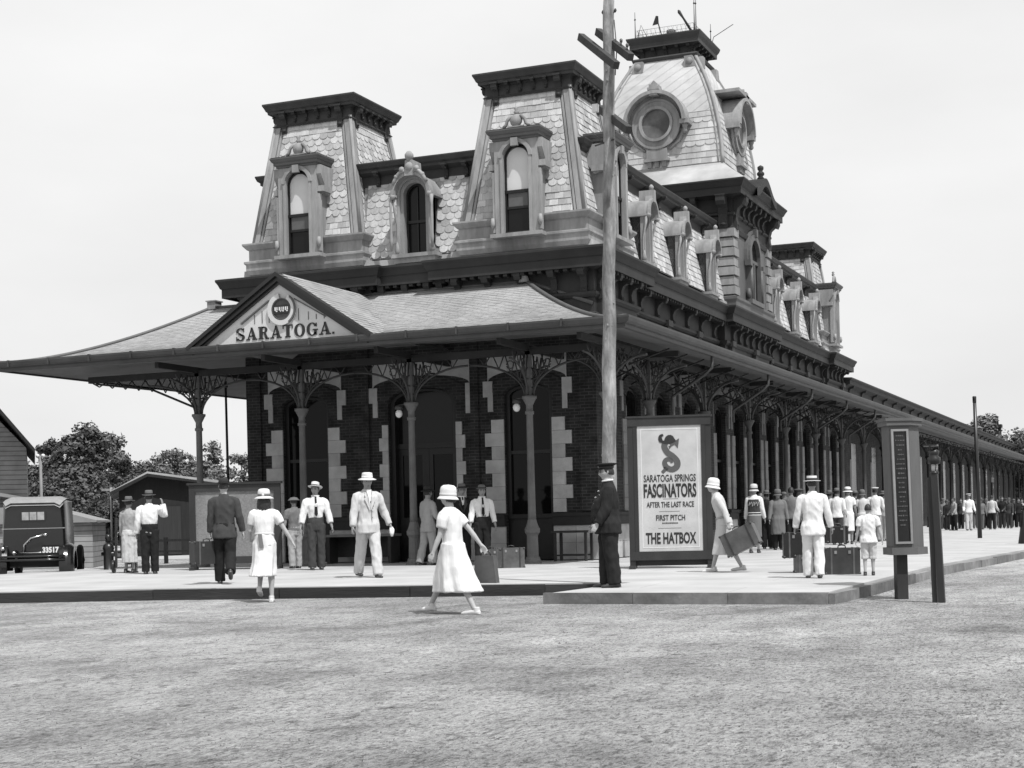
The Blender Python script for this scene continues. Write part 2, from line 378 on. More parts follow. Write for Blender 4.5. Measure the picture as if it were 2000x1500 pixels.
def ground_window(cx, hw, loc=None, rot=None):
    f = MB(); y = .16
    arch_ring(f, cx, 3.98, hw, hw-.11, y-.05, y+.08, z0=1.12, rzo=.26, rzi=.2)
    f.box((cx-hw, y-.09, 1.02), (cx+hw, y+.06, 1.12)); f.box((cx-hw+.11, y-.035, 2.58), (cx+hw-.11, y+.05, 2.66))
    f.box((cx-hw, y-.02, .02), (cx+hw, y+.05, 1.019)); 
    for s in (-1, 1): f.box((cx+s*hw*.5-.36*hw, y-.045, .14), (cx+s*hw*.5+.36*hw, y-.019, .9))
    w = f.build('window', M_sash, ST, loc, rot)
    g = MB(); arch_face(g, cx, hw-.11, 1.12, 3.98, y+.03, .2); g.build('pane', M_glass2, w)
for cx, hw, *_ in (front_ops[0], front_ops[2]): ground_window(cx, hw)
for c in side_c: ground_window(c, .6, (WR, 0, 0), ROT_R)
# recessed entrance
f = MB(); cx = -4.9; y = .30
arch_ring(f, cx, 3.93, .93, .80, .1, y+.08, z0=.01, rzo=.36, rzi=.30)
f.box((cx-.80, y-.06, 2.82), (cx+.80, y+.06, 2.95)); f.box((cx-.04, y-.02, .01), (cx+.04, y+.06, 2.82))
for s in (-1, 1):
    x0 = cx+s*.42; f.box((x0-.36, y, .01), (x0+.36, y+.05, .95))
    for dx in (-.33, .33): f.box((x0+dx-.06, y-.012, .01), (x0+dx+.06, y+.05, 2.82))
    f.box((x0-.27, y-.012, 2.66), (x0+.27, y+.05, 2.82)); f.box((x0-.27, y-.012, .9), (x0+.27, y+.05, 1.1))
d = f.build('door', M_sash, ST)
g = MB(); g.box((cx-.78, y+.02, .95), (cx+.78, y+.03, 2.82)); g.build('pane', M_glass2, d)
g = MB(); arch_face(g, cx, .8, 2.95, 3.93, y+.02, .3); g.build('pane', M_glass, d)
# ---------------- main entablature
T1, T2, DC = (-8.02, 1.5), (-2.05, 1.5), (-2.6, 15.0)
path = [(WL, LEN), (WL, -.1), (-6.2, -.1), (-6.2, .12), (-4.0, .12), (-4.0, -.1), (WR, -.1), (WR, 3.1), (WR-.22, 3.1), (WR-.22, 11.9), (WR, 11.9), (WR, 17.7), (WR-.22, 17.7), (WR-.22, 27.9), (WR, 27.9), (WR, LEN)]
mb = MB()
mb.sweep([(.02, 5.55), (.06, 5.6), (.06, 5.72), (.1, 5.76), (.1, 5.82), (.03, 5.86), (.03, 6.18), (.07, 6.2), (.12, 6.26), (.12, 6.32), (.03, 6.34), (.03, 6.86), (.16, 6.9), (.36, 6.92), (.36, 6.86), (.40, 6.86), (.40, 7.08), (.43, 7.1), (.47, 7.2), (.52, 7.28), (.52, 7.33), (.46, 7.345)], path)
CN = mb.build('main_cornice', M_dark, ST)
mb = MB(); mb.sweep([(.46, 7.346), (-.02, 7.40), (-.03, 7.58), (-.6, 7.62)], path); mb.build('roof_flashing', M_ledge, ST)
mb = MB(); mb.box((WL+.3, .8, 7.3), (WR-.35, LEN-.3, 7.6)); mb.build('roof_deck', M_ledge, ST)
# brackets: an S-scroll in profile, outward -y local
def bracket_mesh(w, h, d, name='bracket'):
    m = MB(); P = [(0, 0), (-.25*d, -.02*h)]
    prof = [(0, -1), (.22, -1), (.30, -.86), (.22, -.72), (.20, -.55), (.34, -.36), (.62, -.26), (.86, -.30), (1, -.18), (1, 0), (0, 0)]
    pts = [(-a*d, b*h) for a, b in prof]
    m.prism(pts[::-1], lambda u, v, e: (e, u, v), -w/2, w/2)
    m.box((-w/2-.02, -d-.02, -.02), (w/2+.02, .0, .02)); m.ball((0, -.24*d, -.86*h), .05, 8, (w*8, 1, 1))
    return m.mesh(name, M_dark)
BR_L = bracket_mesh(.16, .60, .34); BR_S = bracket_mesh(.10, .34, .26)
BR_T = bracket_mesh(.15, .52, .18); BR_U = bracket_mesh(.08, .24, .15)
nb = 0
def put(me, name, p, rot, parent):
    return link(name, me, parent, p, rot)
for x in (-9.7, -8.95, -8.1, -7.25, -6.45, -3.75, -2.95, -2.1, -1.25, -.5): put(BR_L, 'bracket', (x, -.125, 6.88), None, CN)
for x in (-5.85, -5.2, -4.6, -4.25): put(BR_L, 'bracket', (x, .095, 6.88), None, CN)
y = .2
side_pil = []
while y < LEN-.1:
    xo = WR if (y < 3.2 or 11.9 < y < 17.7 or y > 27.9) else WR-.22
    put(BR_L, 'bracket', (xo+.025, y, 6.88), ROT_R, CN); nb += 1; y += .8 if (11.9 < y < 17 or y > 27.5 or y < 2.0) else 1.45
mb = MB(); y = .2                       # small dentil blocks and frieze pilasters under the cornice
for k in range(140):
    yy = .1+k*.222
    if yy > LEN-.1: break
    xo = WR if (yy < 3.2 or 11.9 < yy < 17.7 or yy > 27.9) else WR-.22
    mb.box((xo+.1, yy-.05, 6.80), (xo+.34, yy+.05, 6.90))
for k in range(44):
    xx = WL+.1+k*.218; mb.box((xx-.05, (.1 if -6.2 < xx < -4 else -.12)-.34, 6.80), (xx+.05, (.1 if -6.2 < xx < -4 else -.12)-.1, 6.90))
for k in range(11):
    yy = .25+k*3.05; xo = WR if (yy < 3.2 or 11.9 < yy < 17.7 or yy > 27.9) else WR-.22
    mb.box((xo, yy-.17, 5.56), (xo+.15, yy+.17, 6.3)); mb.box((xo, yy-.2, 6.17), (xo+.19, yy+.2, 6.34))
tag(mb.build('dentils', M_dark, CN), kind='stuff')
# ---------------- mansard between the towers, roof rail
def rows_fish(r, n): return 'fish'
def rows_rect(r, n): return 'rect'
def rows_tower(r, n): return 'rect' if r < 3 or r > n-3 else ('hex' if r % 3 == 0 else 'fish')
def rows_plain(r, n): return 'rect'
ms = MB(); ms.poly([(-6.6, .16, 7.6), (-3.6, .16, 7.6), (-3.6, .56, 9.7), (-6.6, .56, 9.7)])
ms.poly([(-.43, 2.9, 7.6), (-.43, 28, 7.6), (-.85, 28, 9.7), (-.85, 2.9, 9.7)]); ms.poly([(WL+.15, 28, 7.6), (WL+.15, 3, 7.6), (WL+.5, 3, 9.7), (WL+.5, 28, 9.7)])
ms.box((WL+.5, .58, 9.6), (-.87, 30, 10.02))
MAN = ms.build('mansard_roof', M_trim, ST)
sh_ = MB(); shingles(sh_, (-6.5, .155, 7.62), (-3.7, .155, 7.62), (-6.5, .545, 9.62), (-3.7, .545, 9.62), .165, .235, rows_fish, seed=3, hole=lambda c: abs(c.x+4.93) < .5 and c.z < 9.3)
sh_.build('shingles', M_shin, MAN)
sh_ = MB(); shingles(sh_, (-.425, 3.0, 7.62), (-.425, 12.5, 7.62), (-.835, 3.0, 9.62), (-.835, 12.5, 9.62), .17, .25, rows_rect, seed=4)
shingles(sh_, (-.425, 17.4, 7.62), (-.425, 27.8, 7.62), (-.835, 17.4, 9.62), (-.835, 27.8, 9.62), .17, .25, rows_rect, seed=5)
sh_.build('shingles', M_shin, MAN)
mb = MB(); rp_ = [(WL+.5, 28), (WL+.5, .56), (-.85, .56), (-.85, 28)]
mb.sweep([(-.01, 9.5), (.04, 9.52), (.04, 9.62), (.03, 9.62), (.03, 9.78), (.12, 9.82), (.2, 9.86), (.2, 9.92), (.26, 9.96), (.30, 10.06), (.30, 10.09), (-.3, 10.12)], rp_, closed=False, capends=False)
RC = mb.build('roof_cornice', M_dk2, ST)
for x in (-6.2, -5.55, -4.3, -3.75): put(BR_S, 'bracket', (x, .53, 9.84), None, RC)
for k in range(6): put(BR_S, 'bracket', (-.82, 3.9+k*1.5, 9.84), ROT_R, RC)
for k in range(6): put(BR_S, 'bracket', (-.82, 18.3+k*1.6, 9.84), ROT_R, RC)
# ---------------- round-headed dormers (front middle and the six along the side)
def dormer_parts(deep):
    a = MB(); zs = 9.08
    arch_ring(a, 0, zs, .40, .30, -.10, .25, z0=7.62); arch_ring(a, 0, zs, .47, .385, -.16, -.02, z0=7.62)
    # deep barrel of the hood, running back into the slope
    a.smooth = True; n = 14; O = arch_pts(0, .50, zs, n); I = arch_pts(0, .44, zs, n)
    f = lambda P, y: [(u, y, w) for u, w in P]
    a.strip(f(O, deep), f(O, -.30)); a.strip(f(I, -.30), f(I, deep)); a.smooth = False; a.strip(f(O, -.30), f(I, -.30))
    arch_ring(a, 0, zs, .54, .45, -.36, -.27)
    for s in (-1, 1):
        a.ball((s*.5, -.31, zs-.05), .075, 10); a.box((s*.42, -.30, zs-.06), (s*.55, deep, zs))
        a.tube([(s*.50, -.24, zs-.08), (s*.51, -.20, zs-.35), (s*.49, -.12, zs-.7), (s*.47, -.10, 8.0), (s*.47, -.12, 7.7)], [.05, .035, .03, .035, .05], 6)
        a.lathe([(.03, 7.6), (.085, 7.7), (.06, 7.8), (.03, 7.95)], (s*.47, -.13, 0), 8)
    a.box((-.62, -.24, 7.53), (.62, .2, 7.62)); a.box((-.56, -.18, 7.40), (.56, .2, 7.53))
    # key block and finial
    a.prism([(-.13, zs+.42), (.13, zs+.42), (.10, zs+.80), (-.10, zs+.80)], lambda u, v, d: (u, d, v), -.38, .1)
    a.prism([(-.20, zs+.46), (.20, zs+.46), (.13, zs+.62), (-.13, zs+.62)], lambda u, v, d: (u, d, v), -.33, -.1)
    a.lathe([(.03, zs+.8), (.075, zs+.86), (.075, zs+.92), (.03, zs+.98)], (0, -.27, 0), 10); a.ball((0, -.27, zs+.86), .07, 8)
    s_ = MB(); arch_ring(s_, 0, zs, .30, .25, .06, .14, z0=7.66); s_.box((-.3, .05, 8.40), (.3, .15, 8.47)); s_.box((-.3, .04, 7.62), (.3, .15, 7.68)); s_.box((-.015, .07, 7.68), (.015, .13, 9.3))
    g = MB(); arch_face(g, 0, .27, 7.66, zs, .11)
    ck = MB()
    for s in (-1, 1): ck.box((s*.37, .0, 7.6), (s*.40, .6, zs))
    return a, s_, g, ck
a, s_, g, ck = dormer_parts(.5)
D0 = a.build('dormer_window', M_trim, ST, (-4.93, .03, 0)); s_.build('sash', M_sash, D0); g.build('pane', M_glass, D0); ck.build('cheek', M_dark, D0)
o_ = MB()      # scrolled crest over the front dormer
for s in (-1, 1):
    o_.tube([(s*(.12+.34*t), -.36, 9.62-.30*t+.1*sin(t*pi)) for t in rng(0, 1, 8)], .045, 8); o_.ball((s*.2, -.36, 9.66), .08, 8); o_.ball((s*.36, -.36, 9.5), .06, 8)
    o_.tube([(s*.56, -.3, z) for z in rng(7.7, 9.0, 6)], [.03, .05, .03, .045, .03, .06], 6)
o_.lathe([(.05, 9.85), (.11, 9.95), (.11, 10.02), (.05, 10.1)], (0, -.34, 0), 10); o_.ball((0, -.36, 9.72), .12, 10, (1, .6, 1)); o_.build('crest', M_trim, D0)
SMALL = {}
def small(o):
    if o.name not in SMALL:
        SMALL[o.name] = o.data.copy(); SMALL[o.name].transform(Matrix.Translation((0, 0, 7.5)) @ Matrix.Diagonal((.74, .85, .83, 1)) @ Matrix.Translation((0, 0, -7.5)))
    return SMALL[o.name]
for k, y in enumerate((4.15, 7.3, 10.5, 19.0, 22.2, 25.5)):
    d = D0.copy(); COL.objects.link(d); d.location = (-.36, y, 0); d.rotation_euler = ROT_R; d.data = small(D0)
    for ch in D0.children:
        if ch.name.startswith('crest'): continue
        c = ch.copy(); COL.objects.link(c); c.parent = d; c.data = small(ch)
# ---------------- square corner towers
def tower_face(mb, w0, w1, z0, z1, y0, y1, style, hole, seed):
    shingles(mb, (-w0, y0, z0), (w0, y0, z0), (-w1, y1, z1), (w1, y1, z1), .165, .225, style, hole=hole, seed=seed)
def make_tower(loc, dormers, seed, styles):
    sq = lambda h: [(-h, h), (-h, -h), (h, -h), (h, h)]
    b = MB(); S = sq(1.65)
    b.sweep([(0, 7.45), (.06, 7.56), (.06, 7.70), (.1, 7.74), (.1, 7.79), (0, 7.82), (0, 8.08), (.04, 8.1), (.10, 8.17), (.13, 8.21), (.13, 8.25), (-.1, 8.3)], S)
    H0, H1, Z0, Z1 = 1.53, 1.06, 8.26, 11.4
    b.add([(sx*H0, sy*H0, Z0) for sx, sy in ((-1, -1), (1, -1), (1, 1), (-1, 1))]+[(sx*H1, sy*H1, Z1) for sx, sy in ((-1, -1), (1, -1), (1, 1), (-1, 1))], [(0, 1, 5, 4), (1, 2, 6, 5), (2, 3, 7, 6), (3, 0, 4, 7)])
    T = b.build('corner_tower', M_trim, ST, loc)
    # hip boards: a pair of boards on each side of every corner
    for q in range(4):
        c = MB(); rot = Matrix.Rotation(q*pi/2, 4, 'Z')
        for s, rt_ in ((1, rot), (-1, Matrix.Rotation((q+1)*pi/2, 4, 'Z'))):
            for off, w, t in ((.0, .17, .05), (.19, .06, .03)):
                P = [(s*(H0+.03-off), -H0-t, Z0), (s*(H0+.03-off-w), -H0-t, Z0), (s*(H1+.03-off-w), -H1-t, Z1), (s*(H1+.03-off), -H1-t, Z1)]
                Q = [(p[0], p[1]+t+.02, p[2]) for p in P]
                V = [rt_ @ Vector(p) for p in P+Q]; c.add(V, [(0, 1, 2, 3), (0, 4, 5, 1), (1, 5, 6, 2), (2, 6, 7, 3), (3, 7, 4, 0)])
        P0 = rot @ Vector((H0+.03, -H0-.03, Z0)); P1 = rot @ Vector((H1+.03, -H1-.03, Z1)); c.tube([P0, P1], .045, 8)
        c.build('hip_boards', M_trim, T, fix=True)
    for q in range(4):
        m = MB(); hole = (lambda p: abs(p.x) < .53 and p.z < 10.05) if q in dormers else None
        w0, w1 = H0-.26, H1-.26
        za, zb = 8.30, 11.34; fa = (zb-Z0)/(Z1-Z0)
        wb = H0+(H1-H0)*fa
        tower_face(m, w0, wb-.25, za, zb, -H0-.005, -wb-.005, styles[q], hole, seed+q)
        m.build('shingles', M_shin, T, None, (0, 0, q*pi/2))
    k = MB(); S1 = sq(H1)
    k.sweep([(.07, 11.30), (.10, 11.33), (.06, 11.37), (.04, 11.6), (.07, 11.63), (.15, 11.66), (.15, 11.64), (.18, 11.64), (.19, 11.70), (.22, 11.72), (.25, 11.79), (.29, 11.86), (.29, 11.9), (.2, 11.92), (-.9, 11.97)], S1)
    K = k.build('tower_cornice', M_dk2, T)
    for q in range(4):
        if q == 3 and 1 not in dormers: pass
        rot = (0, 0, q*pi/2); rm = Matrix.Rotation(q*pi/2, 4, 'Z')
        for x in (-.82, .82): put(BR_T, 'bracket', rm @ Vector((x, -H1-.05, 11.645)), rot, K)
        for x in (-.5, -.17, .17, .5): put(BR_U, 'bracket', rm @ Vector((x, -H1-.05, 11.645)), rot, K)
    for q in dormers:
        rot = (0, 0, q*pi/2); a = MB(); y = -1.96; hw = .55
        arch_panel(a, -hw, hw, 7.80, 10.06, 0, .33, 9.62, y, .16)
        for s in (-1, 1):
            X = s*hw; a.poly([(X, y, 7.8), (X, 0, 7.8), (X, 0, 10.06), (X, y, 10.06)][::s])
            a.box((s*.33, y-.03, 7.8), (s*.40, y, 9.62)); a.tube([(s*.36, y+.16, 7.8), (s*.36, y+.16, 9.75)], .035, 6)
            # side console
            a.prism([(y+.02, 10.02), (y+.02, 9.8), (y+.2, 9.55), (y+.2, 9.35), (y+.45, 9.3), (y+.9, 10.02)], lambda u, v, e, s=s: (s*hw+e*s, u, v), 0, .13)
            a.box((s*hw, y+.05, 9.36), (s*(hw+.17), y+.5, 9.5)); a.box((s*hw, y+.02, 7.86), (s*(hw+.07), y+.16, 9.3)); a.lathe([(.02, 7.95), (.06, 8.05), (.04, 8.2)], (s*(hw+.06), y-.02, 0), 8)
        arch_ring(a, 0, 9.62, .43, .34, y-.045, y)
        a.box((-.09, y-.09, 9.87), (.09, y, 10.06)); a.box((-.66, y-.10, 7.72), (.66, y+.3, 7.81))
        dm = a.build('tower_dormer', M_trim, T, None, rot)
        h = MB(); h.sweep([(0, 10.02), (.03, 10.03), (.03, 10.07), (.08, 10.09), (.08, 10.15), (.11, 10.17), (.15, 10.24), (.15, 10.27), (-.5, 10.32)], [(-hw, -.9), (-hw, y), (hw, y), (hw, -.9)], closed=False, capends=False)
        h.poly([(-hw-.14, -.9, 10.285), (-hw-.14, y-.14, 10.285), (hw+.14, y-.14, 10.285), (hw+.14, -.9, 10.285)][::-1])
        h.build('hood', M_mid, dm)
        cr = MB()       # crest on the hood
        cr.lathe([(.13, 0), (.16, .05), (.12, .09), (.07, .05)], (0, y+.05, 10.50), 14, 'y'); cr.lathe([(.03, 10.64), (.07, 10.70), (.03, 10.74), (.06, 10.79), (.01, 10.84)], (0, y+.12, 0), 8); cr.box((-.2, y+.02, 10.29), (.2, y+.16, 10.36))
        for s in (-1, 1): cr.tube([(s*.12, y+.08, 10.62), (s*.22, y+.08, 10.52), (s*.26, y+.08, 10.40), (s*.33, y+.08, 10.35)], .04, 6)
        cr.build('crest', M_trim, dm)
        s_ = MB(); arch_ring(s_, 0, 9.58, .33, .285, y+.10, y+.2, z0=7.82); s_.box((-.33, y+.08, 8.78), (.33, y+.2, 8.85)); s_.box((-.33, y+.08, 7.8), (.33, y+.2, 7.87)); s_.box((-.29, y+.10, 8.40), (.29, y+.17, 8.46))
        s_.build('sash', M_sash, dm)
        g = MB(); arch_face(g, 0, .29, 8.83, 9.58, y+.14); tag(g.build('pane', M_blind, dm), 'upper pane with a pale blind drawn behind it')
        g = MB(); g.poly([(-.29, y+.14, 7.85), (.29, y+.14, 7.85), (.29, y+.14, 8.80), (-.29, y+.14, 8.80)]); g.build('pane', M_glass, dm)
        g = MB(); g.box((-.25, y+.115, 8.46), (.25, y+.135, 8.78)); g.build('lowered_sash', M_mid, dm)
    return T
tag(make_tower((T1[0], T1[1], 0), (0,), 11, [rows_tower, rows_tower, rows_plain, rows_plain]), 'square tower with scalloped shingles at the far left of the front')
tag(make_tower((T2[0], T2[1], 0), (0, 1), 21, [lambda r, n: 'rect' if r < 4 or r > n-5 else rows_fish(r, n), rows_plain, rows_plain, rows_plain]), 'square tower with scalloped shingles at the street corner behind the pole')
tag(make_tower((T2[0], 29.3, 0), (1,), 31, [rows_plain]*4), 'square tower with plain shingles at the far end of the long side')
# ---------------- central pavilion and dome
b = MB(); hp = 2.45
loc = (DC[0], DC[1], 0)
b.sweep([(.12, 7.4), (.12, 7.6), (.16, 7.66), (.16, 7.74), (0, 7.8), (0, 11.0)], [(-hp, hp), (-hp, -hp), (hp, -hp), (hp, hp)])
DT = b.build('dome_tower', M_mid, ST, loc)
for sx, sy in ((1, -1), (1, 1)):
    q = MB(); k = 0; z = 7.82
    while z < 9.75:
        e = .05 if k % 2 else .09
        q.box((sx*hp-.50, sy*hp-(.5 if sy > 0 else .0)-(0 if sy > 0 else e), z), (sx*hp+e, sy*hp+(.5 if sy < 0 else 0)+(e if sy > 0 else 0), z+.25))
        z += .30; k += 1
    q.build('corner_quoins', M_trim, DT)
# big arched window of the pavilion (faces the tracks)
a = MB(); y = -hp-.02
arch_ring(a, 0, 9.25, .78, .60, y-.14, y+.05, z0=7.85); arch_ring(a, 0, 9.25, .92, .80, y-.08, y+.03, z0=9.1)
for s in (-1, 1): a.box((s*.72, y-.2, 8.92), (s*1.0, y, 9.1)); a.lathe([(.03, 7.9), (.09, 8.0), (.05, 8.2)], (s*.85, y-.08, 0), 8); a.tube([(s*.68, y-.14, 7.85), (s*.68, y-.14, 8.95)], .06, 8)
a.box((-.85, y-.2, 7.72), (.85, y, 7.86)); a.box((-.1, y-.2, 9.95), (.1, y, 10.2)); a.box((-.6, y-.06, 9.1), (.6, y, 9.2)); a.box((-.05, y-.09, 7.86), (.05, y, 9.1))
pw = a.build('arched_window', M_mid, DT, None, ROT_R)
g = MB(); arch_face(g, 0, .62, 7.86, 9.25, y-.012); g.build('pane', M_glass, pw)
# entablature with heavy brackets, ledge cornice
S = [(-hp, hp), (-hp, -hp), (hp, -hp), (hp, hp)]
k = MB(); k.sweep([(.0, 9.75), (.05, 9.78), (.08, 9.9), (.03, 9.95), (.03, 10.25), (.1, 10.3), (.1, 10.36), (.03, 10.4), (.03, 10.8), (.2, 10.86), (.38, 10.9), (.38, 10.86), (.42, 10.86), (.42, 11.06), (.46, 11.1), (.52, 11.22), (.56, 11.27), (.56, 11.31)], S)
DK = k.build('ledge_cornice', M_dark, DT)
BR_X = bracket_mesh(.28, 1.0, .42)
for q in range(4):
    rm = Matrix.Rotation(q*pi/2, 4, 'Z'); rot = (0, 0, q*pi/2)
    for x in (-2.2, 2.2): put(BR_X, 'bracket', rm @ Vector((x, -hp-.03, 10.86)), rot, DK)
    for x in (-1.3, -.65, 0, .65, 1.3): put(BR_L, 'bracket', rm @ Vector((x, -hp-.03, 10.86)), rot, DK)
# sloping skirt and the curved pediments of the ledge
k = MB(); k.sweep([(.56, 11.312), (.50, 11.36), (-.26, 11.95), (-.30, 12.02)], S); k.build('skirt_roof', M_ledge, DT)
for q in (1, 2, 3):
    p = MB(); n = 16; y0 = -hp-.57
    ups = [(-1.35+2.7*i/n) for i in range(n+1)]
    zf = lambda u: 11.30+.52*(cos(u/1.35*pi)*.5+.5)**1.1
    T_ = [(u, zf(u)) for u in ups]; B_ = [(u, zf(u)-.26) for u in ups]
    f3 = lambda P, y: [(u, y, w) for u, w in P]
    p.strip(f3(T_, y0), f3(B_, y0)); p.strip(f3(T_, y0+1.1), f3(T_, y0)); p.strip(f3(B_, y0), f3(B_, y0+.5))
    p.strip(f3([(u, 11.06) for u in ups], y0+.14), f3(B_, y0+.14)[::1])
    p.lathe([(.09, 11.8), (.13, 11.84), (.07, 11.9), (.12, 11.96), (.12, 12.02), (.06, 12.08), (.10, 12.14), (.10, 12.22), (.02, 12.27)], (0, y0+.2, 0), 10)
    p.build('curved_pediment', M_dark, DT, None, (0, 0, q*pi/2))
def dome_half(z):
    T_ = [(12.02, 2.12), (12.6, 2.09), (13.2, 2.0), (13.8, 1.86), (14.4, 1.68), (15.0, 1.43), (15.5, 1.17), (15.86, .98)]
    for (z0, h0), (z1, h1) in zip(T_[:-1], T_[1:]):
        if z <= z1: t = (z-z0)/(z1-z0); return h0+(h1-h0)*t
    return T_[-1][1]
zz = rng(12.02, 15.86, 17); d = MB()
d.sweep([(dome_half(z)-2.12, z) for z in zz], [(-2.12, 2.12), (-2.12, -2.12), (2.12, -2.12), (2.12, 2.12)])
DM = d.build('dome', M_domeshin, DT)
for q in range(4):
    m = MB()
    def fpt(u, z, off=.0): return (u, -dome_half(z)-off, z)
    z = 12.06; r = 0; rr = random.Random(q)
    while z < 13.7:                                  # lower courses of shingles
        h = .19; w = dome_half(z+h)-.02; n = 13; st = 2*w/n; off = .5*st*(r % 2)
        for i in range(-1, n+1):
            u0 = -w+i*st+off; u1 = u0+st*.985; u0 = max(u0, -w); u1 = min(u1, w)
            if u1-u0 < .05: continue
            uc = (u0+u1)/2
            if q in (0, 1) and hypot(uc, z+.1-13.45) < .86: continue
            dz = rr.uniform(-.008, .008)
            if r % 4 == 3: low = [fpt(uc-(u1-u0)/2*cos(t), z+.07-.07*sin(t)+dz, .022) for t in [pi*j/6 for j in range(7)]]
            else: low = [fpt(u0, z+dz, .022), fpt(u1, z+dz, .022)]
            m.poly(low+[fpt(u1, z+h+.05, .004), fpt(u0, z+h+.05, .004)])
        z += h; r += 1
    zt = z                                            # large diagonal plates above
    m2 = MB()
    for i in range(-11, 12):
        for j in range(14):
            P = []; o_ = (i % 3)*.1
            for (a0, b0) in ((0, 0), (1, 0), (1, 1), (0, 1)):
                P.append(((i+a0)*.46-1.2+(j+b0)*.24, zt+(j+b0)*.17))
            uc = sum(p[0] for p in P)/4; zc = sum(p[1] for p in P)/4
            if zc > 15.84 or abs(uc) > dome_half(min(zc, 15.86))+.2: continue
            if q in (0, 1) and hypot(uc, zc-13.45) < .75: continue
            C = []
            for u, zq in P:
                zq = min(max(zq, zt), 15.84); w = dome_half(zq)-.01; u = min(max(u+(.008 if u < uc else -.008), -w), w); C.append((u, zq))
            m2.poly([fpt(u, zq, .018) for (u, zq) in C])
    m2.build('plates', M_plate, DM, None, (0, 0, q*pi/2))
    m.build('shingles', M_domeshin, DM, None, (0, 0, q*pi/2))
rb = MB()
for q in range(4):
    rm = Matrix.Rotation(q*pi/2, 4, 'Z')
    for s in (-1, 1):
        for o_, r_ in ((.0, .05), (.13, .03)):
            rb.tube([rm @ Vector((s*(dome_half(z)-o_), -dome_half(z)-.01, z)) for z in zz], r_, 6)
    rb.tube([rm @ Vector((dome_half(z)+.01, -dome_half(z)-.01, z)) for z in zz], .06, 8)
    for s in (-1, 1):
        h = dome_half(15.6); rb.prism([(s*h*.98, 15.42), (s*(h-.42), 15.42), (s*(h-.42), 15.78), (s*h*.86, 15.78)][::s], lambda u, v, d: rm @ Vector((u, d, v)), -h-.13, -h+.1)
        rb.lathe([(.10, -.06), (.12, -.03), (.06, 0)], rm @ Vector((s*(h-.25), -h-.1, 15.6)), 10, 'y' if q % 2 == 0 else 'x')
rb.build('dome_ribs', M_trim, DM, fix=True)
# round windows
for q in (0, 1):
    o_ = MB(); zc = 13.45; hh = dome_half(zc); y = -hh-.22
    def ring(ri, ro, y0, y1, a0=0, a1=2*pi, n=36):
        A = rng(a0, a1, n+1); f = lambda r, yy: [(r*cos(t), yy, zc+r*sin(t)) for t in A]
        o_.strip(f(ri, y0), f(ro, y0)); o_.strip(f(ro, y0), f(ro, y1)); o_.strip(f(ri, y1), f(ri, y0))
    ring(.47, .56, y-.10, y+.25); ring(.56, .74, y-.03, y+.2); ring(.72, .80, y-.05, y+.25)
    ring(.80, .92, y+.04, y+.5, -.05, pi+.05)
    ring(.92, 1.03, y-.30, y+.5, .0, pi)                       # projecting hood over the upper half
    o_.box((-.14, y-.28, zc+.86), (.14, y+.2, zc+1.22)); o_.box((-.19, y-.3, zc+1.04), (.19, y+.1, zc+1.12)); o_.prism([(-.13, zc+1.22), (.13, zc+1.22), (0, zc+1.36)], lambda u, v, d: (u, d, v), -hh-.4, -hh)
    for s in (-1, 1):
        o_.box((s*.84, y-.26, zc-.12), (s*1.12, y+.4, zc+.02)); o_.lathe([(.03, zc-.42), (.08, zc-.36), (.06, zc-.26), (.09, zc-.2), (.09, zc-.12)], (s*.98, y-.14, 0), 8)
        o_.tube([(s*.95, y, zc-.12), (s*.75, y+.05, zc-.55), (s*.4, y+.06, zc-.82)], .05, 6)
    o_.box((-.34, y-.03, zc-1.12), (.34, y+.3, zc-.78)); o_.box((-.42, y-.14, zc-1.2), (.42, y+.3, zc-1.12))
    for s in (-1, 0, 1): o_.box((s*.24-.07, y-.08, zc-1.38), (s*.24+.07, y+.2, zc-1.2))
    if q == 1: o_.box((-1.15, y-.3, zc+1.02), (1.15, y+.9, zc+1.12))
    w = o_.build('round_window', M_trim, DT, None, (0, 0, q*pi/2), fix=True)
    g = MB(); g.poly([(.5*cos(t), y-.0, zc+.5*sin(t)) for t in rng(0, 2*pi, 33)[:-1]]); g.build('pane', mat('dusty_glass', .13, .35, .5, 2, stain=.5, stscale=1.5), w)
# crown of the dome
Sd = [(-.98, .98), (-.98, -.98), (.98, -.98), (.98, .98)]
k = MB(); k.sweep([(-.05, 15.78), (.10, 15.80), (.13, 15.88), (.10, 15.93), (-.12, 15.97), (-.10, 16.2), (.0, 16.24), (.14, 16.27), (.14, 16.23), (.18, 16.23), (.18, 16.36), (.24, 16.46), (.27, 16.54), (.27, 16.58), (-.9, 16.68)], Sd)
DCR = k.build('crown_cornice', M_dk2, DT)
for q in range(4):
    rm = Matrix.Rotation(q*pi/2, 4, 'Z')
    for x in (-.78, -.4, 0, .4, .78): put(BR_S, 'bracket', rm @ Vector((x, -.86, 16.25)), (0, 0, q*pi/2), DCR)
c = MB(); h = .95
for q in range(4):                                           # fine iron cresting
    rm = Matrix.Rotation(q*pi/2, 4, 'Z')
    for i in range(14):
        x = -h+2*h*i/13; c.tube([rm @ Vector((x, -h, 16.62)), rm @ Vector((x+.07, -h, 16.9))], .006, 4); c.tube([rm @ Vector((x+.1, -h, 16.62)), rm @ Vector((x, -h, 16.9))], .006, 4)
    for z in (16.75, 16.9): c.tube([rm @ Vector((-h, -h, z)), rm @ Vector((h, -h, z))], .007, 4)
c.build('iron_cresting', mat('pale_iron', .35, .5), DT)
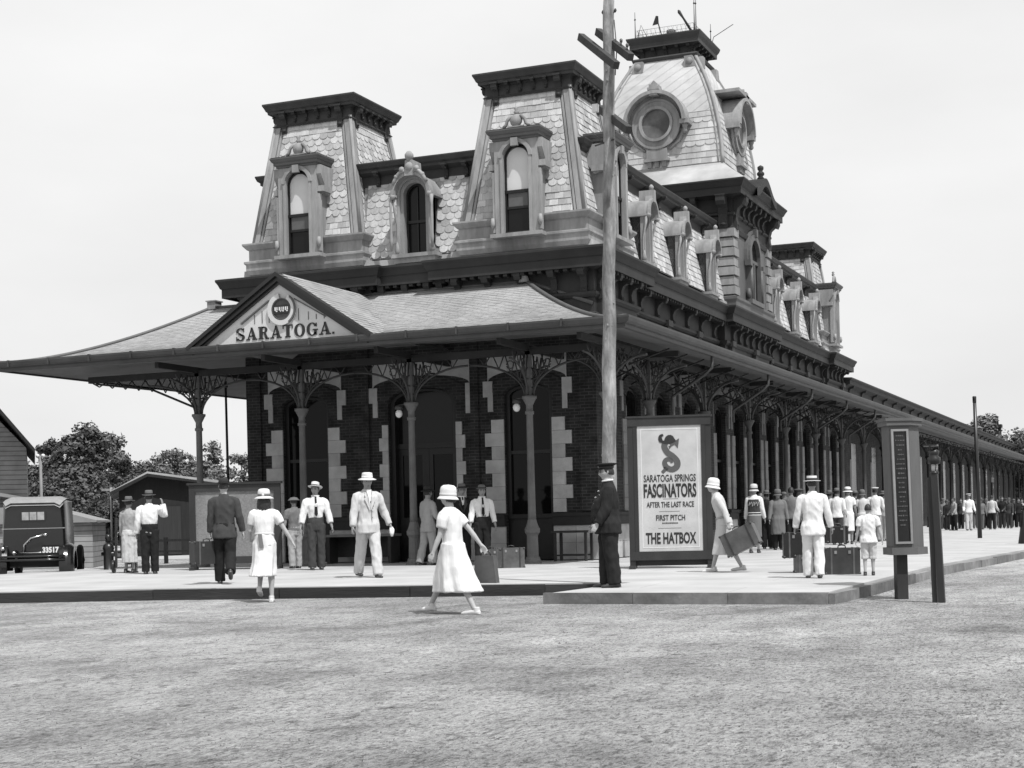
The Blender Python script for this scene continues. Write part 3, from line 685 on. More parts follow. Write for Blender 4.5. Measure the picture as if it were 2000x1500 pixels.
for x, y, tx, tz in ((-1, -1, .0, 17.5), (1, -1, 0, 17.75), (1, 1, .0, 17.4), (-1, 1, 0, 17.4), (1.0, -.8, .0, 17.8)):
    c = MB(); c.tube([(x, y, 16.58), (x+tx, y, tz)], [.02, .008], 5); c.lathe([(.008, tz-.28), (.035, tz-.25), (.008, tz-.2)], (x, y, 0), 6); c.build('lightning_rod', M_dark, DT)
c = MB(); c.tube([(.9, -.9, 16.6), (.62, -.97, 17.1), (.5, -1.0, 17.3), (.47, -1.0, 17.36)], [.05, .035, .06, .02], 6); c.build('roof_ornament', M_dark, DT)
c = MB(); c.prism([(-.11, 16.58), (-.09, 16.58), (-.21, 17.05), (-.22, 17.28), (-.30, 17.3), (-.42, 17.0), (-.24, 17.02)][::1], lambda u, v, d: (u, d, v), -.96, -.94); c.build('weather_flag', M_dark, DT, fix=True)
c = MB(); c.tube([(1.0, 1, 16.6), (1.1, 1, 16.95), (1.8, .9, 17.25)], .012, 5); c.build('roof_ornament', M_dark, DT)
c = MB(); c.lathe([(.26, 16.6), (.26, 16.72), (.16, 16.72), (.16, 16.86), (.03, 16.9)], (.1, -.6, 0), 8); c.build('roof_vent', M_dark, DT)
c = MB(); c.tube([(-.95, -.95, 16.6), (-.8, -1, 17.05), (-.6, -.95, 16.62)], .012, 5); c.build('roof_ornament', M_dark, DT)

# ================================================================== the canopy round the station
EY, EXR, EXL, ZE, ZR = -4.3, 1.86, -14.3, 5.1, 6.68
cz = lambda t: ZE+(ZR-ZE)*t**1.55
fy = lambda t: EY+4.2*t
xl = lambda t: EXL+3.4*t
xr = lambda t: EXR-3.86*t
N = 38; ts = rng(0, 1, N+1); YB = 31.4
u = MB()
u.strip([(xl(t), fy(t), cz(t)-.02) for t in ts], [(xr(t), fy(t), cz(t)-.02) for t in ts][::1])
u.strip([(xr(t), fy(t), cz(t)-.02) for t in ts], [(xr(t), max(fy(t), -.1 if t > .56 else YB), cz(t)-.02) for t in ts])
u.strip([(xl(t), 12., cz(t)-.02) for t in ts], [(xl(t), fy(t), cz(t)-.02) for t in ts]); u.poly([(-10.9, -.1, ZR-.01), (-9.85, -.1, ZR-.01), (-9.85, 12, ZR-.01), (-10.9, 12, ZR-.01)])
CAN = u.build('canopy_roof', M_slate, ST)
s_ = MB(); rr = random.Random(5)
for r in range(N):                                  # slate courses, a little lapped
    t0, t1 = ts[r], min(1, ts[r+1]+.012); off = rr.uniform(0, .2)
    def row(a0, b0, a1, b1, pt):
        n = max(1, int((b0-a0)/.2))
        for i in range(-1, n+2):
            p0 = a0-off+i*.2; p1 = p0+.196
            q0, q1 = max(p0, a0), min(p1, b0)
            if q1-q0 < .02: continue
            l0, l1 = min(max(p0, a1), b1), min(max(p1, a1), b1); dz = rr.uniform(.009, .014)
            s_.poly([pt(q0, t0, dz), pt(q1, t0, dz), pt(max(l1, l0+.001), t1, .001), pt(l0, t1, .001)])
    row(xl(t0), xr(t0), xl(t1), xr(t1), lambda p, t, e: (p, fy(t), cz(t)+e))
    if r < 38: row(fy(t0), (-.12 if t0 > .54 else 5), fy(t1), (-.12 if t0 > .54 else 5), lambda p, t, e: (xr(t), p, cz(t)+e))
    row(-12, -fy(t0), -12, -fy(t1), lambda p, t, e: (xl(t), -p, cz(t)+e))
s_.build('slates', M_slate, CAN)
h = MB(); h.tube([(xr(t), fy(t), cz(t)+.03) for t in ts], .05, 6); h.tube([(xl(t), fy(t), cz(t)+.03) for t in ts], .05, 6); h.tube([(-10.9, -.1, ZR+.02), (-2, -.1, ZR+.02), (-.3, -.16, 6.05)], .05, 6)
h.build('hip_rolls', M_mid, CAN)
h = MB(); h.lathe([(.14, 6.66), (.02, 7.05), (.07, 7.08), (.09, 7.15), (.04, 7.22)], (-2.0, -.22, 0), 8); h.build('canopy_finial', M_trim, CAN); h = MB(); h.box((-10.95, -.2, 6.66), (-10.7, .1, 6.86)); h.box((-10.98, -.23, 6.86), (-10.67, .13, 6.89)); h.build('ridge_cap', M_trim, CAN)
# boarded underside
so_ = MB(); e = .14
so_.poly([(EXL+.05, EY+.05, 4.93), (EXL+.05, 12, 4.93), (-9.9, 12, 5.35), (-9.9, 0, 5.35)])
so_.poly([(EXL+.05, EY+.05, 4.93), (-9.9, 0, 5.35), (WR, 0, 5.35), (EXR-.05, EY+.05, 4.93)])
so_.poly([(EXR-.05, EY+.05, 4.93), (WR, 0, 5.35), (WR, YB, 5.35), (EXR-.05, YB, 4.93)])
so_.build('soffit', M_soffit, CAN)
gt = MB(); gp = [(EXL, 12), (EXL, EY), (EXR, EY), (EXR, YB)]
gt.sweep([(-.10, 4.90), (-.02, 4.90), (.0, 4.92), (.0, 4.98), (.05, 4.99), (.10, 5.03), (.12, 5.10), (.12, 5.14), (.09, 5.14), (.02, 5.09), (-.05, 5.1)], gp, closed=False)
k = 0
for i in range(14): 
    xx = EXL+.4+i*1.2; gt.box((xx-.02, EY-.135, 5.0), (xx+.02, EY-.0, 5.155))
gt.build('gutter', M_gutter, CAN)
# gable with the station name
GX0, GX1, GXA, GZ0, GZA = -8.60, -4.12, -6.33, 5.17, 6.62
gb = MB(); gb.prism([(GX0+.1, GZ0-.03), (GX1-.1, GZ0-.03), (GXA, GZA-.06)], lambda a, b, d: (a, d, b), -4.24, -4.18)
GB = gb.build('name_gable', mat('sign_board', .62, .6, .07, 3, stain=.06), ST)
gr = MB()
for x0 in (GX0, GX1):
    s = 1 if x0 == GX0 else -1; dx, dz = GXA-x0, GZA-GZ0; l = hypot(dx, dz); nx, nz_ = -dz/l*s, dx/l*s
    ext = (x0-dx*.06, GZ0-dz*.06)
    for w0, w1, y0, y1 in ((-.11, .02, -4.36, -4.16), (-.02, .06, -4.43, -4.15), (-.16, -.11, -4.30, -4.2)):
        P = [(ext[0]+nx*w0, ext[1]+nz_*w0), (GXA+nx*w0*0, GZA+w0/abs(nz_) if False else GZA+w0*l/abs(dx)), (GXA, GZA+w1*l/abs(dx)), (ext[0]+nx*w1, ext[1]+nz_*w1)]
        gr.prism(P if s > 0 else P[::-1], lambda a, b, d: (a, d, b), y0, y1)
gr.build('raking_trim', M_black, GB, fix=True)
gs = MB(); shingles(gs, (GX1+.05, -4.4, GZ0-.02), (GX1+.05, -.05, GZ0-.02), (GXA, -4.4, GZA+.06), (GXA, -.05, GZA+.06), .135, .28, rows_rect, seed=8, lift=.012, jit=.05)
shingles(gs, (GX0-.05, -.05, GZ0-.02), (GX0-.05, -4.4, GZ0-.02), (GXA, -.05, GZA+.06), (GXA, -4.4, GZA+.06), .135, .28, rows_rect, seed=9, lift=.012, jit=.05)
gs.poly([(GX1+.05, -4.4, GZ0-.03), (GX1+.05, -.05, GZ0-.03), (GXA, -.05, GZA+.05), (GXA, -4.4, GZA+.05)]); gs.poly([(GX0-.05, -.05, GZ0-.03), (GX0-.05, -4.4, GZ0-.03), (GXA, -4.4, GZA+.05), (GXA, -.05, GZA+.05)])
gs.build('slates', M_slate, GB)
# slab-serif capitals, drawn as strokes
def slab_word(word, h, fn, mb):
    """bold display serif; thick stems, thin hairlines, slab feet; returns width"""
    x = 0; TK, TN, SF = .27*h, .095*h, .10*h
    def pl(pts): mb.prism(pts, lambda a, b, d: fn(a*1.0, b, d), 0, .012)
    def rect(a, b, c, d): pl([(a, b), (c, b), (c, d), (a, d)])
    def band(cx, cy, rxo, ryo, rxi, ryi, a0, a1, n=16):
        A = rng(a0, a1, n+1)
        for t0, t1 in zip(A[:-1], A[1:]):
            pl([(cx+rxi*cos(t0), cy+ryi*sin(t0)), (cx+rxo*cos(t0), cy+ryo*sin(t0)), (cx+rxo*cos(t1), cy+ryo*sin(t1)), (cx+rxi*cos(t1), cy+ryi*sin(t1))])
    for ch in word:
        if ch == 'A':
            w = .92*h; rect(x-.02*h, 0, x+.30*h, SF); rect(x+.50*h, 0, x+w, SF)
            pl([(x+.10*h, SF), (x+.10*h+TN, SF), (x+.49*h, h*.93), (x+.43*h, h)]); pl([(x+.55*h, SF), (x+.55*h+TK, SF), (x+.52*h, h), (x+.38*h, h)]); rect(x+.24*h, .27*h, x+.62*h, .27*h+TN)
        elif ch in 'R':
            w = .92*h; rect(x, 0, x+.42*h, SF); rect(x, h-SF, x+.5*h, h); rect(x+.09*h, SF, x+.09*h+TK, h-SF)
            band(x+.46*h, .745*h, .30*h, .255*h, .10*h, .17*h, -pi/2, pi/2); rect(x+.33*h, h-SF, x+.47*h, h); rect(x+.33*h, .49*h, x+.47*h, .575*h)
            pl([(x+.44*h, .50*h), (x+.62*h, .50*h), (x+.80*h, .05*h), (x+.60*h, .02*h)]); rect(x+.60*h, 0, x+.9*h, SF)
        elif ch == 'T':
            w = .86*h; rect(x+.20*h, 0, x+.64*h, SF); rect(x+.30*h, SF, x+.30*h+TK, h-SF); rect(x, h-SF, x+.84*h, h); rect(x, .68*h, x+.075*h, h-SF); rect(x+.765*h, .68*h, x+.84*h, h-SF)
        elif ch == 'O': w = .92*h; band(x+.45*h, .5*h, .45*h, .52*h, .21*h, .43*h, 0, 2*pi, 28)
        elif ch == 'G':
            w = .95*h; band(x+.45*h, .5*h, .45*h, .52*h, .21*h, .43*h, .5, 2*pi-.55, 26); rect(x+.62*h, .04*h, x+.62*h+.2*h, .42*h); rect(x+.5*h, .40*h, x+.92*h, .40*h+SF); rect(x+.76*h, .68*h, x+.83*h, .98*h)
        elif ch == 'S':
            w = .78*h; band(x+.37*h, .745*h, .35*h, .27*h, .15*h, .18*h, .35, pi*1.15, 14); band(x+.37*h, .265*h, .37*h, .285*h, .15*h, .19*h, -pi*.90, pi*.22, 14)
            pl([(x+.03*h, .68*h), (x+.22*h, .62*h), (x+.52*h, .36*h), (x+.70*h, .36*h), (x+.62*h, .46*h), (x+.25*h, .66*h)][::1]); pl([(x+.20*h, .50*h), (x+.42*h, .36*h), (x+.6*h, .44*h), (x+.35*h, .60*h), (x+.2*h, .66*h)])
            rect(x+.62*h, .68*h, x+.69*h, 1.0*h); rect(x+.02*h, 0, x+.09*h, .34*h)
        else:
            w = .3*h; rect(x+.02*h, 0, x+.18*h, .17*h)
        x += w+.10*h
    return x
lt = MB(); LH = .285
wd = slab_word('SARATOGA.', LH, lambda a, b, d: (a, -d, b), MB()); sx = 2.62/wd
slab_word('SARATOGA.', LH, lambda a, b, d: (-7.50+a*sx, -4.243-d, 5.22+b), lt)
tag(lt.build('lettering', M_black, GB), 'the name SARATOGA. in bold dark serif capitals')
em = MB(); ex, ez = -6.27, 5.86
def disc(mb, r0, r1, y0, y1, a0=0, a1=2*pi, n=32):
    A = rng(a0, a1, n+1); f = lambda r, y: [(ex+r*cos(t), y, ez+r*sin(t)) for t in A]
    mb.strip(f(r0, y0), f(r1, y0)); mb.strip(f(r1, y0), f(r1, y1)); mb.strip(f(r0, y1), f(r0, y0))
disc(em, .24, .36, -4.30, -4.24, radians(100), radians(420)-.0); EM = em.build('emblem', mat('cream_paint', .6, .6, .08), GB)
em = MB(); disc(em, .33, .37, -4.31, -4.28, -1.0, .9); disc(em, .225, .25, -4.30, -4.24)
disc(em, .0, .225, -4.262, -4.245); em.build('roundel', M_mid, EM)
em = MB(); em.box((ex-.215, -4.29, ez-.10), (ex+.215, -4.262, ez+.09)); 
em.build('band', M_black, EM)
em = MB()
for i, (a, b) in enumerate(((-.17, .10), (-.06, .02), (.0, .08), (.10, .18))):
    em.box((ex+a, -4.297, ez-.055), (ex+a+.03, -4.29, ez+.05)); em.box((ex+a, -4.297, ez-.055), (ex+a+.07, -4.29, ez-.03)); em.box((ex+a+.05, -4.297, ez-.02), (ex+a+.075, -4.29, ez+.05))
em.build('small_letters', M_white, EM)
em = MB()                                                       # raised laths beside the emblem
em.bar((-7.35, -4.26, 5.60), (-6.60, -4.26, 6.08), .05, .03); em.bar((-5.95, -4.26, 6.08), (-5.15, -4.26, 5.62), .02, .02)
for x in (-7.0, -6.8, -6.62, -5.85, -5.6, -5.4, -5.2): em.box((x-.008, -4.25, 5.58), (x+.008, -4.24, 5.62+max(.05, .40-abs(x-GXA)*.35)))
em.build('laths', M_mid, GB)
# iron columns
def column_parts():
    p = MB(); n8 = 8
    p.lathe([(.20, 0), (.20, .06), (.175, .08), (.16, .14), (.135, .16), (.125, .62), (.14, .66), (.17, .70), (.175, .78), (.15, .82), (.12, .9), (.10, .98), (.09, 1.0)], n=12, smooth=False)
    p.lathe([(.095, 1.0), (.088, 1.2), (.075, 3.35), (.10, 3.36), (.105, 3.42), (.08, 3.44), (.078, 3.56), (.11, 3.62), (.15, 3.70), (.17, 3.72), (.17, 3.77), (.08, 3.78)], n=14)
    p.box((-.06, -.06, 3.76), (.06, .06, 4.80))
    a = MB(); half = 1.48
    def arm(mb, dx, dy, L_, ztop=4.54):
        P = [(dx*(.10+L_*(1-cos(t))), dy*(.10+L_*(1-cos(t))), 3.76+(ztop-3.76)*sin(t)) for t in rng(0, pi/2, 12)]
        mb.tube(P, .026, 6); mb.tube([(q[0]*.82, q[1]*.82, q[2]+.03) for q in P[:7]], .016, 5)
        top = 4.70; prev = None
        for i in (3, 5, 7, 9):
            q = Vector(P[i]); b1 = Vector((q.x-dx*.12, q.y-dy*.12, top)); b2 = Vector((q.x+dx*.13, q.y+dy*.13, top))
            mb.tube([q, b1], .016, 4); mb.tube([q, b2], .016, 4)
        mb.tube([(dx*.06, dy*.06, 4.15), P[4]], .016, 4); mb.tube([(dx*.06, dy*.06, 3.95), P[5]], .014, 4); mb.tube([(dx*.06, dy*.06, 4.4), P[5]], .014, 4)
        c = Vector(P[6]); mb.tube([(c.x+.09*cos(t)*dx-dx*.12, c.y+.09*cos(t)*dy-dy*.12, 4.5+.09*sin(t)) for t in rng(0, 2*pi*.95, 10)], .014, 4)
    arm(a, 1, 0, 1.36); arm(a, -1, 0, 1.36); arm(a, 0, -1, 1.0); arm(a, 0, 1, 1.2)
    b = MB(); arm(b, 0, 1, 1.36); arm(b, 0, -1, 1.36); arm(b, 1, 0, .85); arm(b, -1, 0, .8)
    p2 = MB(); p2.lathe([(.15, 0), (.15, .05), (.11, .08), (.10, .5), (.12, .53), (.085, .56), (.072, 3.35), (.10, 3.36), (.105, 3.42), (.08, 3.44), (.078, 3.56), (.11, 3.62), (.15, 3.70), (.17, 3.72), (.17, 3.77), (.08, 3.78)], n=12); p2.box((-.05, -.05, 3.76), (.05, .05, 4.80))
    global cm_side, cm_far; cm_side = p2.mesh('column', mat('shaded_column', .075, .6, .2, 5)); cm_far = p2.mesh('column', mat('shaded_far_column', .018, .6))  # side and far columns: deep canopy shade painted into darker column colours
    return p.mesh('column', M_col), a.mesh('spandrel_bracket', M_iron), b.mesh('spandrel_bracket', M_iron)
cm, am, bm_side = column_parts()
front_cols = [-9.94, -7.02, -4.10, -1.14]
for x in front_cols:
    c = link('column', cm, ST, (x, -2.2, 0)); link('spandrel_bracket', am, c)
SX = .70
side_cols = [-2.2]+[.9+4.9*i for i in range(7)]
for y in side_cols:
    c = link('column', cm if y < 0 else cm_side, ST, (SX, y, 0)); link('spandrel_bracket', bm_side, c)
bmm = MB()
bmm.box((-13.2, -2.26, 4.70), (SX+.05, -2.14, 4.86)); bmm.box((SX-.06, -2.2, 4.72), (SX+.06, YB, 4.88))
for x in front_cols+[SX]: bmm.box((x-.05, -3.9, 4.78), (x+.05, 0, 4.92))
for y in side_cols[1:]: bmm.box((WR, y-.05, 4.78), (EXR-.4, y+.05, 4.91))
for k in range(22): bmm.tube([(SX, -2+k*1.5, 4.8), (SX+.02, -1.3+k*1.5, 4.45), (SX, -.5+k*1.5, 4.8)], .025, 5); bmm.tube([(WR, -.5+k*1.5, 4.3), (SX, -.5+k*1.5, 4.75)], .02, 4); bmm.tube([(SX, -.6+k*1.5, 4.5), (EXR-.3, -.2+k*1.5, 4.85)], .02, 4)
bmm.tube([(-9.94, -2.2, 3.9), (-11.3, -2.2, 4.45), (-13.0, -2.2, 4.68)], .03, 6)
for i in range(7): bmm.tube([(-10.3-i*.4, -2.2, 4.70), (-10.5-i*.4, -2.2, 4.3+i*.05)], .018, 4); bmm.tube([(-10.7-i*.4, -2.2, 4.70), (-10.5-i*.4, -2.2, 4.3+i*.05)], .018, 4)
bmm.build('canopy_beams', M_dark, ST)
for x in (-4.1, -1.14): # downpipes and lamps under the canopy
    g = MB(); g.lathe([(.02, 3.72), (.09, 3.70), (.10, 3.62), (.02, 3.60)], (x-.28, -2.28, 0), 10); g.bar((x-.28, -2.28, 3.72), (x, -2.2, 3.74), .02); l_ = g.build('lamp', M_iron, ST)
    g = MB(); g.ball((x-.28, -2.28, 3.52), .085, 12, (1, 1, 1.15)); g.build('globe', mat('opal_glass', .8, .25), l_)
for y in (2.6, 8.6, 14.6, 20.6, 26.6): dp = MB(); dp.tube([(EXR-.05, y, 4.92), (EXR-.06, y, 4.62), (EXR-.25, y-.05, 4.45), (SX+.1, y-.1, 3.95), (SX+.1, y-.1, 3.6)], .04, 6); dp.build('downpipe', M_gutter, ST)
# ---------------- long low wing beyond the tall block
LW = thing('platform_shed', 'long low platform shed with bracketed eaves running away beyond the tall station', 'platform shed', (0, LEN, 0))
LY = 118.0
w = MB(); w.box((-8, .3, 0), (WR, LY, 5.9)); w.build('wall', M_brick, LW)
for i in range(22):
    yy = 2+i*5.2; s_ = MB(); s_.box((WR-.01, yy-.95, .1), (WR+.04, yy-.6, 3.2)); s_.build('quoin', M_stone2 if i < 2 else M_brick, LW)  # nearest take the shade-darkened stone, farther ones the dark brick
    s_ = MB(); s_.box((WR+.0, yy-.55, .1), (WR+.02, yy+.55, 3.9)); s_.build('window', M_glass, LW)
r_ = MB(); r_.sweep([(.0, 5.85), (.02, 6.25), (.1, 6.3), (.3, 6.36), (.3, 6.5), (.4, 6.56), (.4, 6.62), (-.2, 6.7), (-3.8, 7.7)], [(-8, LY), (-8, .3), (WR, .3), (WR, LY)]); LR = r_.build('roof', M_dark, LW)
b1 = bracket_mesh(.14, .4, .24)
for i in range(38): put(b1, 'bracket', (WR+.02, 1.2+i*3.0, 6.35), ROT_R, LR)
r_ = MB(); r_.strip([(EXR, .0, 5.08), (WR-.1, .0, 5.75)], [(EXR, LY, 5.08), (WR-.1, LY, 5.75)]); r_.poly([(EXR-.05, 0, 4.93), (WR, 0, 5.3), (WR, LY, 5.3), (EXR-.05, LY, 4.93)]); CR = r_.build('canopy_roof', M_slate, LW)
g_ = MB(); g_.sweep([(-.10, 4.90), (-.02, 4.90), (.0, 4.92), (.0, 4.98), (.05, 4.99), (.10, 5.03), (.12, 5.10), (.12, 5.14), (.09, 5.14), (.02, 5.09)], [(EXR, 0.001), (EXR, LY)], closed=False); g_.build('gutter', M_gutter, CR)
for i in range(23):
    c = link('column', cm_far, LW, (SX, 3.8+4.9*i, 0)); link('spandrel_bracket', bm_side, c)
g_ = MB(); g_.box((SX-.06, .05, 4.72), (SX+.06, LY, 4.88)); g_.build('canopy_beam', M_iron, LW)
ch = MB(); p = PX(1945, 850, X=-2.5); ch.box((-3.0, p.y-LEN-.5, 6.5), (-2.0, p.y-LEN+.5, 8.9)); ch.box((-3.1, p.y-LEN-.6, 8.7), (-1.9, p.y-LEN+.6, 9.0)); ch.lathe([(.3, 9), (.25, 9.7), (.35, 9.75), (.1, 9.9)], (-2.5, p.y-LEN, 0), 8); ch.build('chimney', M_dark, LW)
# ================================================================== ground, platform
g = MB(); g.poly([(-900, -200, -.19), (900, -200, -.19), (900, 1500, -.19), (-900, 1500, -.19)])
def ground_mat():
    m = bpy.data.materials.new('packed_dirt'); m.use_nodes = True; n = m.node_tree; b = n.nodes['Principled BSDF']; lk = n.links
    tc = n.nodes.new('ShaderNodeTexCoord')
    def noise_(sc, det, st=(1, 1, 1), rough=.6):
        mp = n.nodes.new('ShaderNodeMapping'); mp.inputs['Scale'].default_value = st; mp.inputs['Rotation'].default_value = (0, 0, -YAW)
        t = n.nodes.new('ShaderNodeTexNoise'); t.inputs['Scale'].default_value = sc; t.inputs['Detail'].default_value = det; t.inputs['Roughness'].default_value = rough
        lk.new(tc.outputs['Object'], mp.inputs[0]); lk.new(mp.outputs[0], t.inputs['Vector']); return t.outputs[0]
    def rng_(s, a, b_, c, d):
        r = n.nodes.new('ShaderNodeMapRange'); r.inputs[1].default_value = a; r.inputs[2].default_value = b_; r.inputs[3].default_value = c; r.inputs[4].default_value = d; lk.new(s, r.inputs[0]); return r.outputs[0]
    def mul(a, b_):
        q = n.nodes.new('ShaderNodeMath'); q.operation = 'MULTIPLY'
        for i, s in enumerate((a, b_)):
            if isinstance(s, float): q.inputs[i].default_value = s
            else: lk.new(s, q.inputs[i])
        return q.outputs[0]
    big = rng_(noise_(.16, 4), .35, .65, .74, 1.16); mid = rng_(noise_(.9, 7, (1.6, .9, 1)), .32, .68, .72, 1.2); squig = rng_(noise_(19, 5, (2.2, .8, 1), .7), .38, .50, .46, 1.08)
    fine = rng_(noise_(14, 8, (2, .9, 1), rough=.8), .3, .7, .6, 1.3); grit = rng_(noise_(75, 5, (1.6, .9, 1), rough=.85), .34, .66, .5, 1.4)
    spots = rng_(noise_(5, 5, rough=.7), .56, .66, 1.0, .60)
    scuff = rng_(noise_(.55, 9, (1.4, .8, 1), .78), .56, .64, 1.0, .72)
    tuft = rng_(noise_(2.4, 12, (1.8, .9, 1), .85), .55, .60, 1.0, .55)
    v = mul(mul(mul(mul(mul(mul(.46, big), mid), fine), grit), mul(mul(spots, scuff), squig)), tuft); lk.new(v, b.inputs['Base Color'])
    b.inputs['Roughness'].default_value = .95; b.inputs['Specular IOR Level'].default_value = .1
    ad = n.nodes.new('ShaderNodeMath'); lk.new(noise_(6, 8, (2, .9, 1), rough=.75), ad.inputs[0]); lk.new(mul(noise_(40, 4), .35), ad.inputs[1])
    bp = n.nodes.new('ShaderNodeBump'); bp.inputs['Strength'].default_value = 1.0; bp.inputs['Distance'].default_value = .09; lk.new(ad.outputs[0], bp.inputs['Height']); lk.new(bp.outputs[0], b.inputs['Normal'])
    return m
MG = ground_mat()
gr = g.build('ground', MG); gr['kind'] = 'structure'
M_plat = brick_mat('platform_deck', .43, .45, .31, 3.2, 1.6, 1, .2, .008, plan=True)
M_tim = mat('dark_timber', .035, .8, .4, 3, .2, .4, 20, stretch=(.3, .3, 2))
M_curb = mat('curb_stone', .19, .85, .4, 4, .28, .4, 14, stain=.3)
def slab(mb, pts, z0, z1):
    n = len(pts); v = [(x, y, z1 if len(p_) < 3 else p_[2]) for p_ in pts for x, y in [p_[:2]]]; lo = [(x, y, z0) for x, y, _ in v]
    mb.add(v+lo, [tuple(range(n))]+[(i, n+i, n+(i+1) % n, (i+1) % n) for i in range(n)])
mb = MB()
slab(mb, [(-6.2, -13.85), (-3.6, -13.0), (2.9, -11.72), (4.25, -11.55), (7.95, -11.5), (8.10, -5), (8.55, 0), (9.0, 5), (9.6, 14), (10.2, 40), (10.2, 110), (-.35, 110), (-.35, -.02), (-13, -.02), (-13, -8), (-13, -15.2)], -.19, 0)
pl = mb.build('platform', M_plat); pl['kind'] = 'structure'
mb = MB(); slab(mb, [(3.76, -13.92, -.045), (7.80, -14.0, -.03), (7.95, -11.5, .0), (4.25, -11.55, .0)], -.19, 0)
ap = mb.build('platform_step', M_plat); ap['kind'] = 'structure'
# timber kerb under the left edge, stone kerb on the right
def kerb(name, P, mat_, z0, z1, step, th, jit=0):
    m = MB(); rr = random.Random(4)
    for a, b in zip(P[:-1], P[1:]):
        a = Vector(a); b = Vector(b); n = max(1, round((b-a).length/step)); d = (b-a)/n; nn = Vector((d.y, -d.x)).normalized()
        for i in range(n):
            p = a+d*(i+.003); q = a+d*(i+.997); o_ = th+rr.uniform(0, jit); zt = z1-rr.uniform(0, jit*.7)
            v = [p, q, q+nn*o_, p+nn*o_]
            m.add([(c.x, c.y, z0) for c in v]+[(c.x, c.y, zt) for c in v], [(4, 5, 6, 7), (0, 1, 5, 4), (1, 2, 6, 5), (2, 3, 7, 6), (3, 0, 4, 7)])
    o = m.build(name, mat_, fix=True); o['kind'] = 'structure'; return o
kerb('platform_edge', [(-13, -15.25), (-6.2, -13.88), (-3.6, -13.03), (2.9, -11.75), (4.25, -11.58)], M_tim, -.19, -.012, 2.6, .05, .012)
kerb('platform_curb', [(3.74, -13.95), (7.80, -14.03), (7.98, -11.5), (8.13, -5), (8.58, 0), (9.03, 5), (9.63, 14), (10.23, 40)], M_curb, -.19, -.03, 1.6, .06, .03)

# loose stones, clods and dry tufts on the dirt
rr = random.Random(77); m = MB(); t_ = MB(); n_ = 0
while n_ < 6500:
    D = 7+rr.random()**1.6*19; X_ = rr.uniform(-1, 1)*D*.36; p = CAM+rt*X_+fw*D; p.z = -.19
    if p.y > -14.3 and -8 < p.x < 7.9 or p.y > -14 and p.x < 8.2: continue
    if p.y > -11.7 and p.x < 8.9+.06*(p.y+5): continue
    n_ += 1; cl = noise.noise(Vector((p.x*.5, p.y*.5, 3)))
    if rr.random() < .55:
        s = rr.uniform(.004, .013)*(1.8 if rr.random() < .03 else 1); k = [Vector((rr.uniform(-1, 1), rr.uniform(-1, 1), rr.uniform(.0, .8)))*s for _ in range(4)]
        b = [p+Vector((s*cos(a), s*.8*sin(a), -.004)) for a in (0, 1.57, 3.14, 4.71)]; top = p+Vector((rr.uniform(-.3, .3)*s, rr.uniform(-.3, .3)*s, s*rr.uniform(.5, 1.0)))
        m.add(b+[top], [(0, 1, 4), (1, 2, 4), (2, 3, 4), (3, 0, 4)])
    elif cl > .1:
        for _ in range(rr.randint(2, 5)):
            a = rr.uniform(0, 6.28); q = p+Vector((rr.uniform(-.05, .05), rr.uniform(-.05, .05), 0)); h = rr.uniform(.002, .010); l = rr.uniform(.02, .07)
            t_.poly([q, q+Vector((.006*cos(a+1.6), .006*sin(a+1.6), 0)), q+Vector((l*cos(a), l*sin(a), h))])
tag(m.build('gravel', mat('gravel', .20, .9, 0, 1, .5)), kind='stuff'); tag(t_.build('dry_grass', mat('dry_grass', .11, .9, 0, 1, .5)), kind='stuff')
# ================================================================== poles, signs, luggage
M_pole = mat('weathered_pole', .29, .9, .55, 6, 0, 1.0, 14, stretch=(1.6, 1.6, .5), stain=.4, stscale=3.5, detail=10)
M_arm = mat('dark_crossarm', .05, .8, .3, 6, 0, .4, 20)
M_frame = mat('dark_frame', .026, .55, .3, 3, .2, .15, 20, stretch=(1, 1, .4), spec=.4, stain=.3)
M_paper = mat('poster_paper', .52, .7, .12, 3, stain=.10, stscale=2)
M_cream = mat('poster_line', .70, .6, .05)
M_ink = mat('poster_ink', .025, .6)
M_inkm = mat('emblem_grey', .095, .6, .12, 20)
# utility pole
b0 = PX(1190, 1143, Z=-.03); t0_ = PX(1189, -2, Y=b0.y-.1)
up_ = thing('utility_pole', 'tall weathered wooden utility pole with cross arms at the corner of the platform', 'utility pole', (b0.x, b0.y, -.19))
H = t0_.z+.19; tilt = Vector((t0_.x-b0.x, t0_.y-b0.y, H))
m = MB(); rr = random.Random(2); P = []; n = 40
for i in range(n+1):
    t = i/n; P.append((tilt.x*t+.008*sin(i*1.1), tilt.y*t+.006*sin(i*.8), H*t-.02))
m.tube(P, [.118-.035*(i/n)+rr.uniform(-.003, .003) for i in range(n+1)], 16)
for i in range(34):                                             # climbing spikes' knots and nail heads
    t = rr.uniform(.05, .95); a = rr.uniform(0, 6.28); r_ = .116-.035*t; c = Vector((tilt.x*t+r_*cos(a), tilt.y*t+r_*sin(a), H*t)); m.ball(c, rr.uniform(.008, .022), 6, (1, 1, 1.5))
m.build('pole', M_pole, up_)
def crossarm(px0, py0, px1, py1, w=.10, h=.12, k=0):
    """cross arm end points given in the photograph; depth chosen so that it crosses the pole"""
    L0 = PX(px0, py0, Y=b0.y-.55); L1 = PX(px1, py1, Y=b0.y+.45)
    m = MB(); o_ = Vector((b0.x, b0.y, -.19)); m.bar(L0-o_, L1-o_, w, h); a = m.build('crossarm', M_arm, up_)
    for t in ((.04, .16, .84, .96) if k else (.9,)):
        g = MB(); c = (L0-o_).lerp(L1-o_, t); g.lathe([(.012, 0), (.012, .1), (.03, .1), (.035, .14), (.02, .17), (.005, .18)], c+Vector((0, 0, h/2)), 8); g.build('insulator', mat('glass_insulator', .12, .2), a)
    return a
